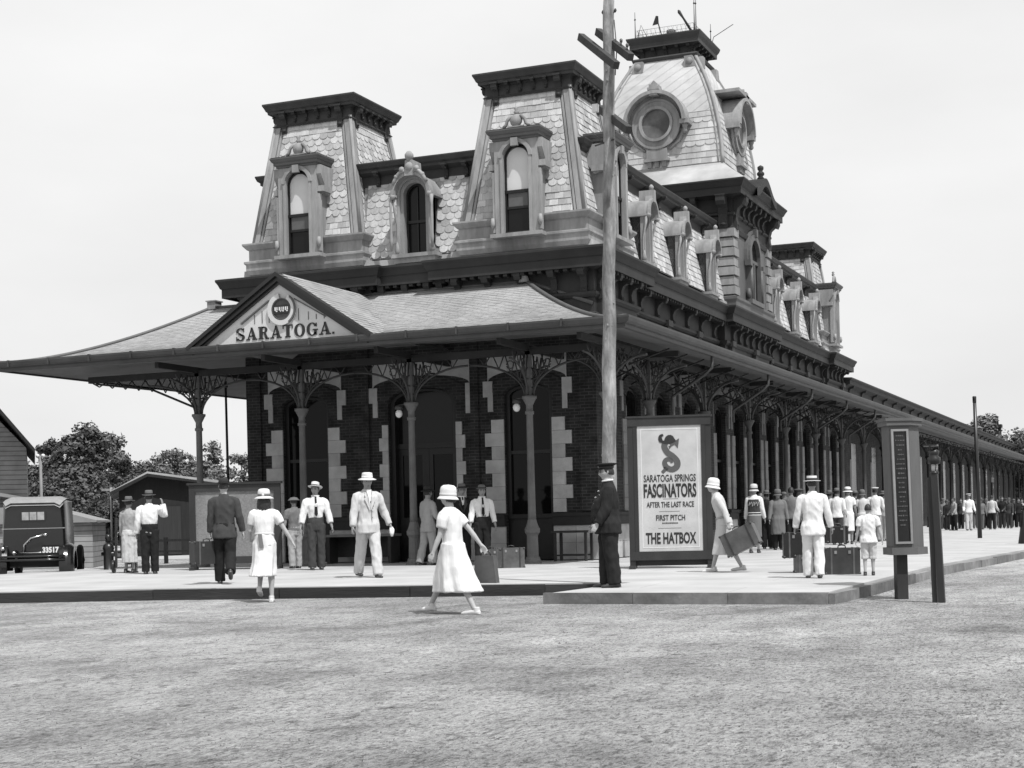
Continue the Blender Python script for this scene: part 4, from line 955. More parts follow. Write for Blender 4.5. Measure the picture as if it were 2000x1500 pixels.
def arm_axis(pl, pr, w=.095, h=.11, ins=()):
    """arm along the track direction (+X, -Y-ish): place both ends at plausible depth about the pole"""
    o_ = Vector((b0.x, b0.y, -.19)); mid = None
    # solve depth offset: ends lie at equal distance either side of the pole
    L0 = PX(*pl, Y=b0.y+.42-.1); L1 = PX(*pr, Y=b0.y-.42-.1); m = MB(); m.bar(L0-o_, L1-o_, w, h); a = m.build('crossarm', M_arm, up_)
    for t in ins:
        g = MB(); c = (L0-o_).lerp(L1-o_, t); g.lathe([(.010, 0), (.010, .06), (.022, .06), (.026, .10), (.006, .12)], c+Vector((0, 0, h/2)), 8); g.build('insulator', mat('glass_insulator', .12, .2), a)
arm_axis((1168, 62), (1232, 112), ins=(.72, .9))
arm_axis((1134, 72), (1204, 128), ins=())
arm_axis((1172, 212), (1228, 254), ins=())
o_ = Vector((b0.x, b0.y, -.19))
m = MB(); m.lathe([(.02, 0), (.035, .03), (.03, .07), (.012, .1), (.002, .13)], (tilt.x, tilt.y, H-.02), 8)
m.build('pole_cap', M_arm, up_)
for s in (-1, 1): m = MB(); m.bar((tilt.x, tilt.y, H-.28), (tilt.x+s*.10, tilt.y, H-.2), .015); m.lathe([(.01, -.03), (.025, 0), (.01, .03)], (tilt.x+s*.10, tilt.y, H-.19), 6); m.build('pin', M_arm, up_)
q = PX(1172, 212, Y=b0.y)-o_; m = MB(); m.box((q.x-.09, q.y-.12, q.z-.07), (q.x+.0, q.y-.05, q.z+.05)); m.build('junction_box', M_white, up_)
m = MB(); m.tube([(tilt.x*.99+.1, tilt.y-.06, H-.35), (tilt.x+.13, tilt.y-.06, H-.8), (tilt.x+.10, tilt.y-.07, H-1.2)], .008, 5); m.tube([PX(1178, 280, Y=b0.y-.1)-o_, PX(1150, 250, Y=b0.y+1)-o_], .008, 4); m.bar(PX(1162, 285, Y=b0.y-.14)-o_, PX(1200, 272, Y=b0.y-.14)-o_, .02); m.build('cable', M_arm, up_)

# poster board
pA = PX(1231, 1111, Z=0); pB = PX(1394, 1108, Z=0); ang = atan2(pB.y-pA.y, pB.x-pA.x); Wd = (pB-pA).length
hL = (1111-819)*depth(pA)/F_PX; hR = (1108-811)*depth(pB)/F_PX; HH = (hL+hR)/2
ps = thing('poster_board', 'large framed poster board for a ball game with a hatted letter S emblem', 'poster board', (pA.x, pA.y, 0), ang)
m = MB(); fwid = .20; zb = .16
m.box((-.0, -.04, 0), (.11, .06, HH)); m.box((Wd-.11, -.04, 0), (Wd, .06, HH)); m.box((0, -.055, HH-.16), (Wd, .065, HH+.0)); m.box((0, -.055, zb), (Wd, .065, zb+.17))
m.box((.112, -.048, zb+.17), (.19, .05, HH-.16)); m.box((Wd-.19, -.048, zb+.17), (Wd-.112, .05, HH-.16))
m.box((-.03, -.07, HH-.001), (Wd+.03, .08, HH+.035)); m.box((.05, .05, .05), (Wd-.05, .11, HH-.1))
m.build('frame', M_frame, ps)
m = MB(); 
for x in (.06, Wd-.06): m.box((x-.06, -.45, .0), (x+.06, .45, .06)); m.bar((x, .4, .05), (x, .06, .9), .06)
for i_, x in enumerate((.06, Wd-.06)):
    m = MB(); m.box((x-.06, -.35, .0), (x+.06, .40, .06)); m.bar((x, .36, .05), (x, .08, .9), .05); m.build('foot', M_frame, ps)
PX0, PX1, PZ0, PZ1 = .17, Wd-.17, zb+.15, HH-.14; PW, PH = PX1-PX0, PZ1-PZ0; pc = (PX0+PX1)/2
m = MB(); m.box((PX0, -.035, PZ0), (PX1, .0, PZ1)); pp = m.build('poster', M_paper, ps)
m = MB(); t_ = .014; i0 = .085
for (x0, z0, x1, z1) in ((PX0+i0, PZ0+i0, PX1-i0, PZ0+i0+t_), (PX0+i0, PZ1-i0-t_, PX1-i0, PZ1-i0), (PX0+i0, PZ0+i0+t_, PX0+i0+t_, PZ1-i0-t_), (PX1-i0-t_, PZ0+i0+t_, PX1-i0, PZ1-i0-t_)): m.box((x0, -.039, z0), (x1, -.034, z1))
m.build('border', M_cream, pp)
# measured text lines: (words, top fraction, bottom fraction from top of the poster, width fraction of poster)
def line_(txt, f0, f1, wf, bold=.012, dx=0, name='lettering'):
    h = (f1-f0)*PH; me = text_mesh(txt, h/.72, .003, bold*h*1.2); xs = [v.co.x for v in me.vertices]; w = max(xs)-min(xs); ys = [v.co.y for v in me.vertices]
    sy = h/(max(ys)-min(ys)); me.transform(Matrix.Translation((-(max(xs)+min(xs))/2, -min(ys), 0))); me.transform(Matrix.Diagonal((wf*PW/w, sy, 1, 1))); me.transform(Matrix.Rotation(pi/2, 4, 'X')); me.materials.append(M_ink)
    return link(name, me, pp, (pc+dx*PW, -.039, PZ1-f1*PH))
for tx, f0, f1, wf, bd in (('SARATOGA SPRINGS', .392, .448, .79, .012), ('FASCINATORS', .462, .572, .80, .034), ('AFTER THE LAST RACE', .605, .648, .72, .014), ('FIRST PITCH', .708, .752, .44, .014), ('THE HATBOX', .845, .935, .765, .032)): line_(tx, f0, f1, wf, bd)
m = MB(); rr = random.Random(9)
for f0, x0, x1 in ((.583, .39, .62), (.681, .33, .64), (.812, .31, .66)): m.box((PX0+PW*x0, -.037, PZ1-f0*PH-.004), (PX0+PW*x1, -.034, PZ1-f0*PH+.004))
m.build('rules', M_inkm, pp)
m = MB(); x = .37
for k in range(12): w = rr.uniform(.012, .022); m.box((PX0+PW*x, -.037, PZ1-.779*PH), (PX0+PW*(x+w), -.034, PZ1-.766*PH-rr.uniform(0, .004))); x += w+.004
m.build('small_print', M_inkm, pp)
# emblem: a letter S whose end curls like a tail, wearing a brimmed hat
def zx(f): return PZ1-f*PH
def xx(f): return PX0+PW*f
asp = PH/PW
def stroke(mb, pts, wids, y0=-.041):
    P = [Vector((xx(a), 0, zx(b))) for a, b in pts]; n = len(P); A, B = [], []
    for i in range(n):
        d = (P[min(i+1, n-1)]-P[max(i-1, 0)]).normalized(); nn = Vector((d.z, 0, -d.x)); A.append(P[i]+nn*wids[i]/2); B.append(P[i]-nn*wids[i]/2)
    for i in range(n-1):
        q = [A[i], A[i+1], B[i+1], B[i]]; vs = [Vector((p.x, y0, p.z)) for p in q]+[Vector((p.x, -.034, p.z)) for p in q]
        mb.add(vs, [(0, 1, 2, 3), (7, 6, 5, 4), (0, 4, 5, 1), (1, 5, 6, 2), (2, 6, 7, 3), (3, 7, 4, 0)])
def smooth_pts(ctrl, k=6):
    out = []
    for i in range(len(ctrl)-1):
        p0, p1, p2, p3 = ctrl[max(i-1, 0)], ctrl[i], ctrl[i+1], ctrl[min(i+2, len(ctrl)-1)]
        for j in range(k):
            t = j/k; out.append(tuple(.5*((2*b)+(-a+c)*t+(2*a-5*b+4*c-d)*t*t+(-a+3*b-3*c+d)*t**3) for a, b, c, d in zip(p0, p1, p2, p3)))
    return out+[ctrl[-1]]
S_ = smooth_pts([(.46, .135, .085), (.435, .155, .09), (.432, .180, .092), (.475, .220, .092), (.55, .250, .095), (.615, .290, .098), (.612, .330, .095), (.54, .353, .088), (.458, .335, .082), (.428, .297, .075), (.470, .272, .066), (.528, .283, .055), (.535, .303, .03)])
m = MB(); stroke(m, [(a, b) for a, b, _ in S_], [w*PW for *_, w in S_]); stroke(m, smooth_pts([(.46, .335), (.43, .355), (.385, .377)]), [.07*PW]*6+[.05*PW]*6+[.012])
m.prism([(xx(.50), zx(.150)), (xx(.57), zx(.138)), (xx(.655), zx(.110)), (xx(.645), zx(.150)), (xx(.632), zx(.190)), (xx(.608), zx(.172)), (xx(.585), zx(.160)), (xx(.54), zx(.172)), (xx(.50), zx(.195))][::-1], lambda a, b, d: (a, d, b), -.041, -.034)
m.prism([(xx(.52), zx(.222)), (xx(.58), zx(.228)), (xx(.565), zx(.248)), (xx(.52), zx(.246))][::-1], lambda a, b, d: (a, d, b), -.042, -.034); em_ = m.build('emblem', M_inkm, pp)
m = MB(); hatp = smooth_pts([(.415, .080), (.372, .092), (.378, .125), (.44, .141), (.53, .139), (.60, .122)]); n_ = len(hatp); stroke(m, hatp, [PW*(.03+.03*min(1, i/10)) if i < 14 else PW*.042 for i in range(n_)], -.044)
m.prism([(xx(.432+.0), zx(.135)), (xx(.435), zx(.112)), (xx(.455), zx(.094)), (xx(.49), zx(.083)), (xx(.53), zx(.082)), (xx(.565), zx(.092)), (xx(.585), zx(.112)), (xx(.588), zx(.128)), (xx(.51), zx(.142))][::-1], lambda a, b, d: (a, d, b), -.043, -.034)
m.build('hat', mat('emblem_hat', .03, .6, .3, 30), em_)
m = MB(); m.ball((xx(.50), -.042, zx(.163)), .014, 8, (1, .4, 1)); m.build('eye', M_cream, em_)

# train board: a hooded box on a post
tb = thing('train_board', 'narrow timber train board with rows of faded lettering standing on a post in the dirt', 'train board', PX(1761, 1170, Z=-.19), 0)
tp = tb.location; dpt = depth(tp); s_ = dpt/F_PX
def tbp(x, y): return PX(x, y, Y=tp.y)-tp
tb.rotation_euler = (0, 0, radians(26))
inv = Matrix.Rotation(-radians(28), 4, 'Z')
HB0, HB1 = (1170-1083)*s_, (1170-818)*s_
lean_ = -.022
m = MB(); m.bar((0, 0, 0), (lean_*.2, 0, HB0+.05), .15, .15, up=(0, 1, 0)); m.build('post', M_frame, tb)
BW, BD = .26, .19
m = MB()
def hexa(w, d, z0, z1, ch):
    P = [(-w, -d), (w-ch, -d), (w, -d+ch), (w, d), (-w, d)]; n = len(P); sh = lambda z: lean_*(z-HB0)+.10
    m.add([(x+sh(z0), y, z0) for x, y in P]+[(x+sh(z1), y, z1) for x, y in P], [tuple(range(n))[::-1], tuple(range(n, 2*n))]+[(i, (i+1) % n, n+(i+1) % n, n+i) for i in range(n)])
hexa(BW+.02, BD+.02, HB0, HB0+.10, .20); hexa(BW-.02, BD-.02, HB0+.10, HB1-.10, .20); hexa(BW+.02, BD+.02, HB1-.10, HB1-.04, .22); hexa(BW+.035, BD+.035, HB1-.04, HB1, .22)
M_tb = mat('board_wood', .12, .6, .2, 3, 0, .2, 20, stretch=(1, 1, .3), stain=.2)
m.build('case', M_tb, tb)
m = MB(); shf = lambda z: lean_*(z-HB0)+.10; zA, zB = HB0+.18, HB1-.18
xL, xR = -BW+.07, BW-.27; yF = -BD+.005
for (x0, x1, z0, z1) in ((xL-.03, xL, zA-.03, zB+.03), (xR, xR+.03, zA-.03, zB+.03), (xL, xR, zB, zB+.03), (xL, xR, zA-.03, zA)):
    m.add([(x0+shf(z0), yF-.02, z0), (x1+shf(z0), yF-.02, z0), (x1+shf(z1), yF-.02, z1), (x0+shf(z1), yF-.02, z1), (x0+shf(z0), yF+.02, z0), (x1+shf(z0), yF+.02, z0), (x1+shf(z1), yF+.02, z1), (x0+shf(z1), yF+.02, z1)], [(0, 1, 2, 3), (7, 6, 5, 4), (0, 4, 5, 1), (1, 5, 6, 2), (2, 6, 7, 3), (3, 7, 4, 0)])
m.build('moulding', mat('light_wood', .26, .6, .2, 3), tb)
m = MB(); m.poly([(xL+shf(zA), yF+.005, zA), (xR+shf(zA), yF+.005, zA), (xR+shf(zB), yF+.005, zB), (xL+shf(zB), yF+.005, zB)]); pn_ = m.build('panel', M_black, tb)
m = MB(); rr = random.Random(12); z = zB-.06
while z > zA+.22:
    k = rr.uniform(.3, .85)*(xR-xL); x = (xL+xR)/2-k/2; e = (xL+xR)/2+k/2
    while x < e:
        w = rr.uniform(.006, .014); hh = rr.uniform(.012, .024); m.box((x+shf(z), yF-.002, z-hh/2), (x+w+shf(z), yF+.004, z+hh/2)); x += w+rr.uniform(.004, .014)
    z -= .064
tag(m.build('faded_lettering', mat('faded_paint', .13, .7, .3, 20), pn_), kind='stuff')
# lamp post behind it
lp = thing('lamp_post', 'dark leaning square lamp post with a small lantern on top behind the train board', 'lamp post', PX(1826, 1177, Z=-.19)); q = lp.location; s_ = depth(q)/F_PX
hp_ = (1177-925)*s_; lx = .03
m = MB(); m.bar((.09, 0, 0), (lx+.0, 0, hp_), .085, .10, up=(0, 1, 0)); m.bar((.0, .03, 0), (lx-.07, .03, hp_-.05), .06, .1, up=(0, 1, 0)); m.build('post', M_frame, lp)
m = MB(); k = .62; m.lathe([(.03*k, 0), (.10*k, .02), (.10*k, .04), (.05*k, .05)], (lx, 0, hp_-.02), 10); m.lathe([(.075*k, .12), (.13*k, .13), (.14*k, .20), (.09*k, .23), (.10*k, .25), (.12*k, .29), (.03*k, .32)], (lx, 0, hp_), 10); m.bar((lx-.02, 0, hp_+.30), (lx-.06, 0, hp_+.38), .02); m.box((lx-.13, -.08, hp_+.36), (lx+.05, .08, hp_+.38))
for a in range(4): m.bar((lx+.075*k*cos(a*pi/2+.6), .075*k*sin(a*pi/2+.6), hp_+.03), (lx+.085*k*cos(a*pi/2+.6), .085*k*sin(a*pi/2+.6), hp_+.13), .010)
ln = m.build('lantern', M_black, lp)
m = MB(); m.lathe([(.042, .03), (.048, .12)], (lx, 0, hp_), 12); m.build('lantern_glass', mat('frosted_glass', .55, .3), ln)
# far iron post and pole
ip = PX(1914, 1051, Z=0); ip.z = 0; it = PX(1903, 775, Y=ip.y)
t = thing('iron_post', 'thin dark leaning iron post standing on the platform far down on the right', 'post', ip); m = MB(); m.tube([(0, 0, 0), (it.x-ip.x, 0, it.z)], [.075, .055], 10); m.build('shaft', M_black, t); m = MB(); m.lathe([(.06, 0), (.065, .2), (.05, .22)], (it.x-ip.x, 0, it.z-.2), 10); m.build('cap', M_black, t)
q = PX(1996, 1062, Z=0); t = thing('bollard', 'short dark leaning post at the right edge of the platform', 'bollard', q); m = MB(); m.tube([(0, 0, 0), (.12, 0, 1.0)], [.10, .08], 10); m.build('shaft', M_black, t); m = MB(); m.lathe([(.1, -.03), (.10, .03), (.03, .07)], (.12, 0, 1.0), 10); m.build('cap', M_black, t)
# hanging sign far under the shed
q = PX(1938, 935, X=1.2); t = thing('hanging_sign', 'small board hung from a bracket under the far shed roof', 'sign', q); m = MB(); m.box((-.03, -.9, -.25), (.03, .9, .0)); m.build('board', M_frame, t); m = MB(); m.box((-.04, -.95, 0), (.04, .95, .08)); m.bar((0, -.8, .05), (0, -.8, 4.9-q.z), .05); m.bar((0, .8, .05), (0, .8, 4.9-q.z), .05); m.build('hanger', M_iron, t)

# luggage
def case_mesh(w, d, h, m_body, parent, strap=True, hm=None, name='suitcase'):
    """returns body object; origin at the centre of its bottom"""
    b = MB(); r_ = min(.025, d*.2)
    P = [(-w/2+r_, 0), (w/2-r_, 0), (w/2, r_), (w/2, h-r_), (w/2-r_, h), (-w/2+r_, h), (-w/2, h-r_), (-w/2, r_)]
    b.prism(P, lambda u, v, e: (u, e, v), -d/2, d/2); o = b.build('case_body', m_body, parent)
    for x in (-w*.32, w*.32):
        t = MB(); t.box((x-.014, -d/2-.006, -.004), (x+.014, d/2+.006, .0)); t.box((x-.014, -d/2-.006, 0), (x+.014, -d/2-.0005, h)); t.box((x-.014, d/2+.0005, 0), (x+.014, d/2+.006, h)); t.box((x-.014, -d/2-.006, h), (x+.014, d/2+.006, h+.006)); t.build('strap', M_leathb if m_body is not M_leathb else M_leath, parent)
    c = MB()
    for x in (-1, 1):
        for z in (0, 1):
            for y in (-1, 1): c.ball((x*(w/2-.012), y*(d/2-.01), .015 if z == 0 else h-.015), .026, 6)
    c.build('corner_caps', M_leath, parent)
    g = MB(); g.tube([(-.06, 0, h), (-.055, 0, h+.035), (0, 0, h+.045), (.055, 0, h+.035), (.06, 0, h)], .010, 6); g.build('handle', hm or M_leath, parent)
    k = MB()
    for x in (-w*.2, w*.2): k.box((x-.02, -d/2-.012, h*.78), (x+.02, -d/2-.002, h*.90))
    k.build('clasp', M_brass_l, parent)
    return o
M_leath = mat('dark_leather', .03, .4, .3, 10, spec=.5); M_leathb = mat('brown_leather', .10, .45, .35, 6, stain=.3, spec=.5); M_brass_l = mat('brass', .5, .3, metal=1)
M_case = mat('grey_leather', .075, .5, .25, 6, spec=.4, stain=.3); M_trunk = mat('trunk_fabric', .045, .6, .3, 5, stain=.3)
def standing(label, px, py, w, d, h, face, m_=None, group=None, z=0, name='suitcase', cat='suitcase'):
    p = PX(px, py, Z=z) if z == 0 else px; rz = atan2(CAM.y-p.y, CAM.x-p.x)+pi/2+radians(face)
    t = thing(name, label, cat, p, rz, group); case_mesh(w, d, h, m_ or M_case, t); return t
sc = lambda px, y: px*depth(PX(1000, y, Z=0))/F_PX
standing('smaller dark suitcase on the platform, left of the pair beside the column', 959, 1110, .42, .2, .40, 0, M_case)
standing('wider scuffed suitcase on the platform, right of the pair beside the column', 999, 1109, .56, .2, .42, 0, M_leathb)
standing('big dark trunk standing on the platform at the right end of the luggage pile', 1645, 1121, .56, .38, .43, 4, M_trunk, name='trunk', cat='trunk')
standing('low light-sided trunk on the platform behind the trousers of the boater man', 1578, 1118, .46, .35, .30, 4, M_case, name='trunk', cat='trunk')
q = PX(1560, 1089, Y=PX(1578, 1118, Z=0).y); standing('wide black trunk resting on the low trunk left of the boater man', q+Vector((.02, 0, 0)), 0, .56, .36, .43, 4, M_black, z=1, name='trunk', cat='trunk')
q = PX(1635, 1060, Y=PX(1645, 1121, Z=0).y); standing('small black case resting on the big trunk at the right of the pile', q, 0, .34, .3, .27, 4, M_black, z=1)
for x, y, w, h, lb in ((1507, 1068, .5, .55, 'dark case standing behind the striped waistcoat under the canopy'), (1622, 1060, .6, .6, 'dark trunk far behind the pile, left of the white dresses')): standing(lb, x, y, w, .35, h, 10, M_trunk, name='trunk', cat='trunk')
# table against the wall
t = thing('wooden_table', 'small dark wooden table against the front wall right of the last window', 'table', (-.75, -.62, 0)); m = MB(); m.box((-.46, -.26, .66), (.46, .26, .71)); m.build('tabletop', M_frame, t)
for x in (-.38, .38):
    for y in (-.2, .2): m = MB(); m.box((x-.03, y-.03, 0), (x+.03, y+.03, .66)); m.build('leg', M_frame, t)
m = MB(); m.box((-.35, -.21, .12), (.35, -.18, .16)); m.box((-.35, .18, .12), (.35, .21, .16)); m.build('stretcher', M_frame, t)
# baggage bench by the door
t = thing('bench', 'plain dark bench between the left window and the doorway', 'bench', (-6.3, -.62, 0)); m = MB(); m.box((-.95, -.25, .66), (.95, .25, .72)); m.build('seat', mat('worn_wood', .17, .6, .2, 4), t); m = MB(); m.box((-.9, .2, .15), (.9, .24, .66)); m.build('back_panel', M_frame, t)
for x in (-.85, .85): m = MB(); m.box((x-.04, -.22, 0), (x+.04, .2, .66)); m.build('leg', M_frame, t)
q = PX(779, 1085, Z=.14); t = standing('dark studded bag beside the column, left of the doorway', q, 0, .48, .28, .40, 0, M_trunk, z=1); 
b_ = thing('low_stand', 'low wooden stand under the studded bag by the column', 'stand', (q.x, q.y, 0), t.rotation_euler.z); m = MB(); m.box((-.32, -.2, .10), (.32, .2, .14)); m.build('top', M_frame, b_)
for x in (-.25, .25): m = MB(); m.box((x-.03, -.16, 0), (x+.03, .16, .10)); m.build('leg', M_frame, b_)
# notice board on the left
nA = PX(373, 1114, Z=0); nB = PX(551, 1110, Z=0); ang = atan2(nB.y-nA.y, nB.x-nA.x); Wn = (nB-nA).length; Hn = (1114-948)*depth(nA)/F_PX
nb_ = thing('notice_board', 'wide framed notice board with a faded grey sheet standing left of the entrance', 'notice board', (nA.x, nA.y, 0), ang)
m = MB(); m.box((0, -.05, .0), (.14, .05, Hn)); m.box((Wn-.14, -.05, 0), (Wn, .05, Hn)); m.box((0.14, -.05, Hn-.15), (Wn-.14, .05, Hn)); m.box((.14, -.05, .14), (Wn-.14, .05, .30)); m.box((-.04, -.09, Hn), (Wn+.04, .09, Hn+.05)); m.build('frame', M_frame, nb_)
m = MB(); m.box((.14, -.01, .30), (Wn-.14, .03, Hn-.15)); sh = m.build('sheet', mat('old_print', .21, .7, .35, 26, 0, 0, stain=.25, detail=8), nb_)
for x in (.07, Wn-.07): m = MB(); m.box((x-.05, -.28, 0), (x+.05, .28, .07)); m.build('foot', M_frame, nb_)
# iron hydrant, hand truck by the couple
q = PX(213, 1122, Z=-.12); t = thing('hydrant', 'black cylindrical iron hydrant at the kerb between the car and the couple', 'hydrant', (q.x, q.y, -.19)); h_ = (1122-1037)*depth(q)/F_PX
m = MB(); k = h_/1.12; m.lathe([(.17*k, 0), (.17*k, .06*k), (.13*k, .08*k), (.13*k, .70*k), (.15*k, .74*k), (.13*k, .82*k), (.06*k, .90*k)], n=14); m.build('barrel', M_black, t); m = MB(); m.lathe([(.055*k, .90*k), (.055*k, .96*k), (.08*k, .99*k), (.075*k, 1.06*k), (.03*k, 1.12*k)], n=10); m.build('cap', M_black, t)
m = MB(); m.lathe([(.06*k, -.19*k), (.06*k, .19*k)], (0, 0, .6*k), 10, 'x'); m.build('nozzle', M_black, t)
q = PX(243, 1119, Z=0); t = thing('hand_truck', 'dark upright hand truck with small wheel beside the couple', 'hand truck', q, radians(25)); m = MB(); m.bar((-.18, 0, .12), (-.18, .1, 1.25), .05); m.bar((.18, 0, .12), (.18, .1, 1.25), .05)
for z in (.35, .65, .95): m.bar((-.18, .03, z), (.18, .03, z), .04)
m.build('frame', M_black, t)
for x in (-.24, .24): m = MB(); m.lathe([(.02, -.03), (.14, -.03), (.15, 0), (.14, .03), (.02, .03)], (x, .03, .15), 16, 'x'); m.build('wheel', M_black, t)

# ---------------------------------------------------------------- the car
cp = PX(70, 1132, Z=-.19)
car = thing('parked_car', 'black vintage sedan seen from behind with white number plate, parked at the left edge', 'car', (cp.x, cp.y, -.19), atan2(CAM.y-cp.y, CAM.x-cp.x)+pi/2-radians(7)); cz_ = 1.0
car.scale = (1.05, 1.05, 1.06)
M_car = mat('car_paint', .010, .22, .2, 3, spec=.6); M_top = mat('car_top', .30, .8, .15, 8, stain=.15); M_tyre = mat('tyre', .018, .85, .2, 10); M_chr = mat('nickel', .55, .25, metal=1)
# local axes: x right (seen from behind), y forward
def car_section(y, w0, w1, w2, z0, z1, z2, zt):
    return [(-w0, y, z0), (-w1, y, z1), (-w1*.99, y, z2), (-w2, y, zt-.06), (-w2*.8, y, zt), (w2*.8, y, zt), (w2, y, zt-.06), (w1*.99, y, z2), (w1, y, z1), (w0, y, z0)]
m = MB(); S_ = [car_section(*a) for a in ((-.22, .58, .66, .60, .52, .80, 1.12, 1.68), (-.12, .62, .70, .66, .48, .80, 1.14, 1.80), (.4, .64, .72, .68, .46, .80, 1.16, 1.86), (1.6, .64, .72, .68, .46, .80, 1.16, 1.86), (1.75, .62, .70, .64, .46, .80, 1.14, 1.78), (1.95, .60, .64, .60, .46, .80, 1.10, 1.14), (3.0, .42, .44, .36, .48, .74, .98, 1.06))]
n = 10
m.smooth = False
m.add([p for s in S_ for p in s], [(i*n+j, (i+1)*n+j, (i+1)*n+(j+1) % n, i*n+(j+1) % n) for i in range(len(S_)-1) for j in range(n)]+[tuple(range(n)), tuple((len(S_)-1)*n+j for j in range(n))[::-1]])
bd = m.build('body', M_car, car, fix=True); bv = bd.modifiers.new('round', 'BEVEL'); bv.width = .09; bv.segments = 4; bv.limit_method = 'ANGLE'; bv.angle_limit = radians(28)
for p_ in bd.data.polygons: p_.use_smooth = True
m = MB(); T_ = [car_section(*a)[3:7] for a in ((-.27, .6, .7, .60, .5, .8, 1.1, 1.735), (-.14, .62, .7, .665, .5, .8, 1.1, 1.825), (.4, .64, .72, .685, .5, .8, 1.16, 1.885), (1.7, .64, .72, .685, .5, .8, 1.16, 1.885), (1.85, .6, .7, .64, .5, .8, 1.1, 1.82))]
m.add([(x, y, z+.012) for s in T_ for x, y, z in s], [(i*4+j, (i+1)*4+j, (i+1)*4+j+1, i*4+j+1) for i in range(4) for j in range(3)])
m.add([(x, y, z-.05) for s in T_ for x, y, z in s], [(i*4+j, (i+1)*4+j, (i+1)*4+j+1, i*4+j+1)[::-1] for i in range(4) for j in range(3)])
m.build('roof_covering', M_top, car, fix=True)
m = MB(); m.box((-.68, -.20, 1.155), (.68, -.185, 1.18)); m.box((-.70, -.23, 1.16), (.70, -.20, 1.175)); m.build('belt_moulding', M_chr, bd)
m = MB(); m.prism([(-.27, 1.34), (.27, 1.34), (.29, 1.38), (.29, 1.52), (.26, 1.56), (-.26, 1.56), (-.29, 1.52), (-.29, 1.38)], lambda u, v, d: (u, d-(1.4-v)*.0, v), -.24, -.20); w_ = m.build('rear_window', M_car, bd)
m = MB()
for x in (-.17, 0.0, .17): m.prism([(x-.075, 1.36), (x+.075, 1.36), (x+.075, 1.54), (x-.075, 1.54)], lambda u, v, d: (u, d, v), -.246, -.235)
m.build('pane', mat('glass_reflections', .30, .08, .5, 5, spec=.8), w_)  # three pale patches: reflections in the rear window, painted as glass colour
for s in (-1, 1):
    m = MB(); A = rng(radians(-15), radians(212), 18)       # rear fender
    O = [(.05+.47*cos(t), .36+.47*sin(t)) for t in A]; I = [(.05+.45*cos(t), .36+.45*sin(t)) for t in A]
    x0, x1 = s*.60, s*.92; f = lambda P, x: [(x, u, v) for u, v in P]; m.smooth = True
    sec = [(.0, .49), (.10, .50), (.18, .49), (.25, .46), (.30, .41), (.32, .34), (.315, .30)]
    rg_ = [[(s*(.58+dx), .05+r_*cos(t)*1.12, .34+r_*sin(t)) for t in A] for dx, r_ in sec]; m.smooth = True
    for p_, q_ in zip(rg_[:-1], rg_[1:]): m.strip(p_, q_)
    for p_, q_ in zip(rg_[:-1], rg_[1:]): m.strip([(x*.985, .05+(y-.05)*.96, z-.012) for x, y, z in q_], [(x*.985, .05+(y-.05)*.96, z-.012) for x, y, z in p_])
    m.build('fender', M_car, car)
    for y in (.05, 2.75):
        w = MB(); w.lathe([(.27, -.06), (.34, -.065), (.375, -.03), (.375, .03), (.34, .065), (.27, .06)], (s*.74, y, .37), 24, 'x'); w.lathe([(.09, -.08), (.10, .0), (.09, .08), (.02, .11)], (s*.74, y, .37), 12, 'x')
        wh = w.build('wheel', M_tyre, car); w = MB()
        for k in range(12): a = k*pi/6; w.bar((s*.74, y+.08*cos(a), .37+.08*sin(a)), (s*.74, y+.27*cos(a), .37+.27*sin(a)), .03)
        w.build('spokes', M_black, wh)
m = MB(); m.box((.18, -.36, .60), (.58, -.34, .76)); npl = m.build('number_plate', M_car, car)
me = text_mesh('33517', .165, .003, .008, .86); me.transform(Matrix.Rotation(pi/2, 4, 'X')); me.materials.append(M_white); link('digits', me, npl, (.38, -.364, .62))
m = MB(); m.tube([(-.72, -.52, .46), (-.3, -.56, .46), (.3, -.56, .46), (.72, -.52, .46)], .028, 8); m.tube([(-.72, -.52, .54), (-.3, -.56, .54), (.3, -.56, .54), (.72, -.52, .54)], .024, 8)
for x in (-.35, .35): m.bar((x, -.55, .5), (x, -.1, .5), .05)
m.build('bumper', M_car, car)
m = MB(); m.tube([(-.22, -.30, .62), (-.20, -.34, .80), (-.05, -.34, .95), (.25, -.33, 1.02)], .022, 6); m.tube([(-.3, -.32, .62), (.5, -.32, .62)], .015, 6); m.ball((.27, -.36, 1.02), .05, 10, (1, .5, .7)); m.lathe([(.03, -.1), (.05, -.05), (.06, 0)], (-.42, -.33, .62), 10, 'y'); m.build('luggage_rail', M_chr, car)
m = MB(); m.lathe([(.045, -.44), (.05, -.40), (.05, -.36), (.03, -.34)], (-.66, 0, .72), 12, 'y'); m.build('tail_lamp', M_chr, car)
m = MB(); m.box((-.55, -.1, .28), (.55, 3.0, .46)); m.lathe([(.08, -.7), (.08, .7)], (0, .05, .37), 10, 'x'); m.build('chassis', M_tyre, car)
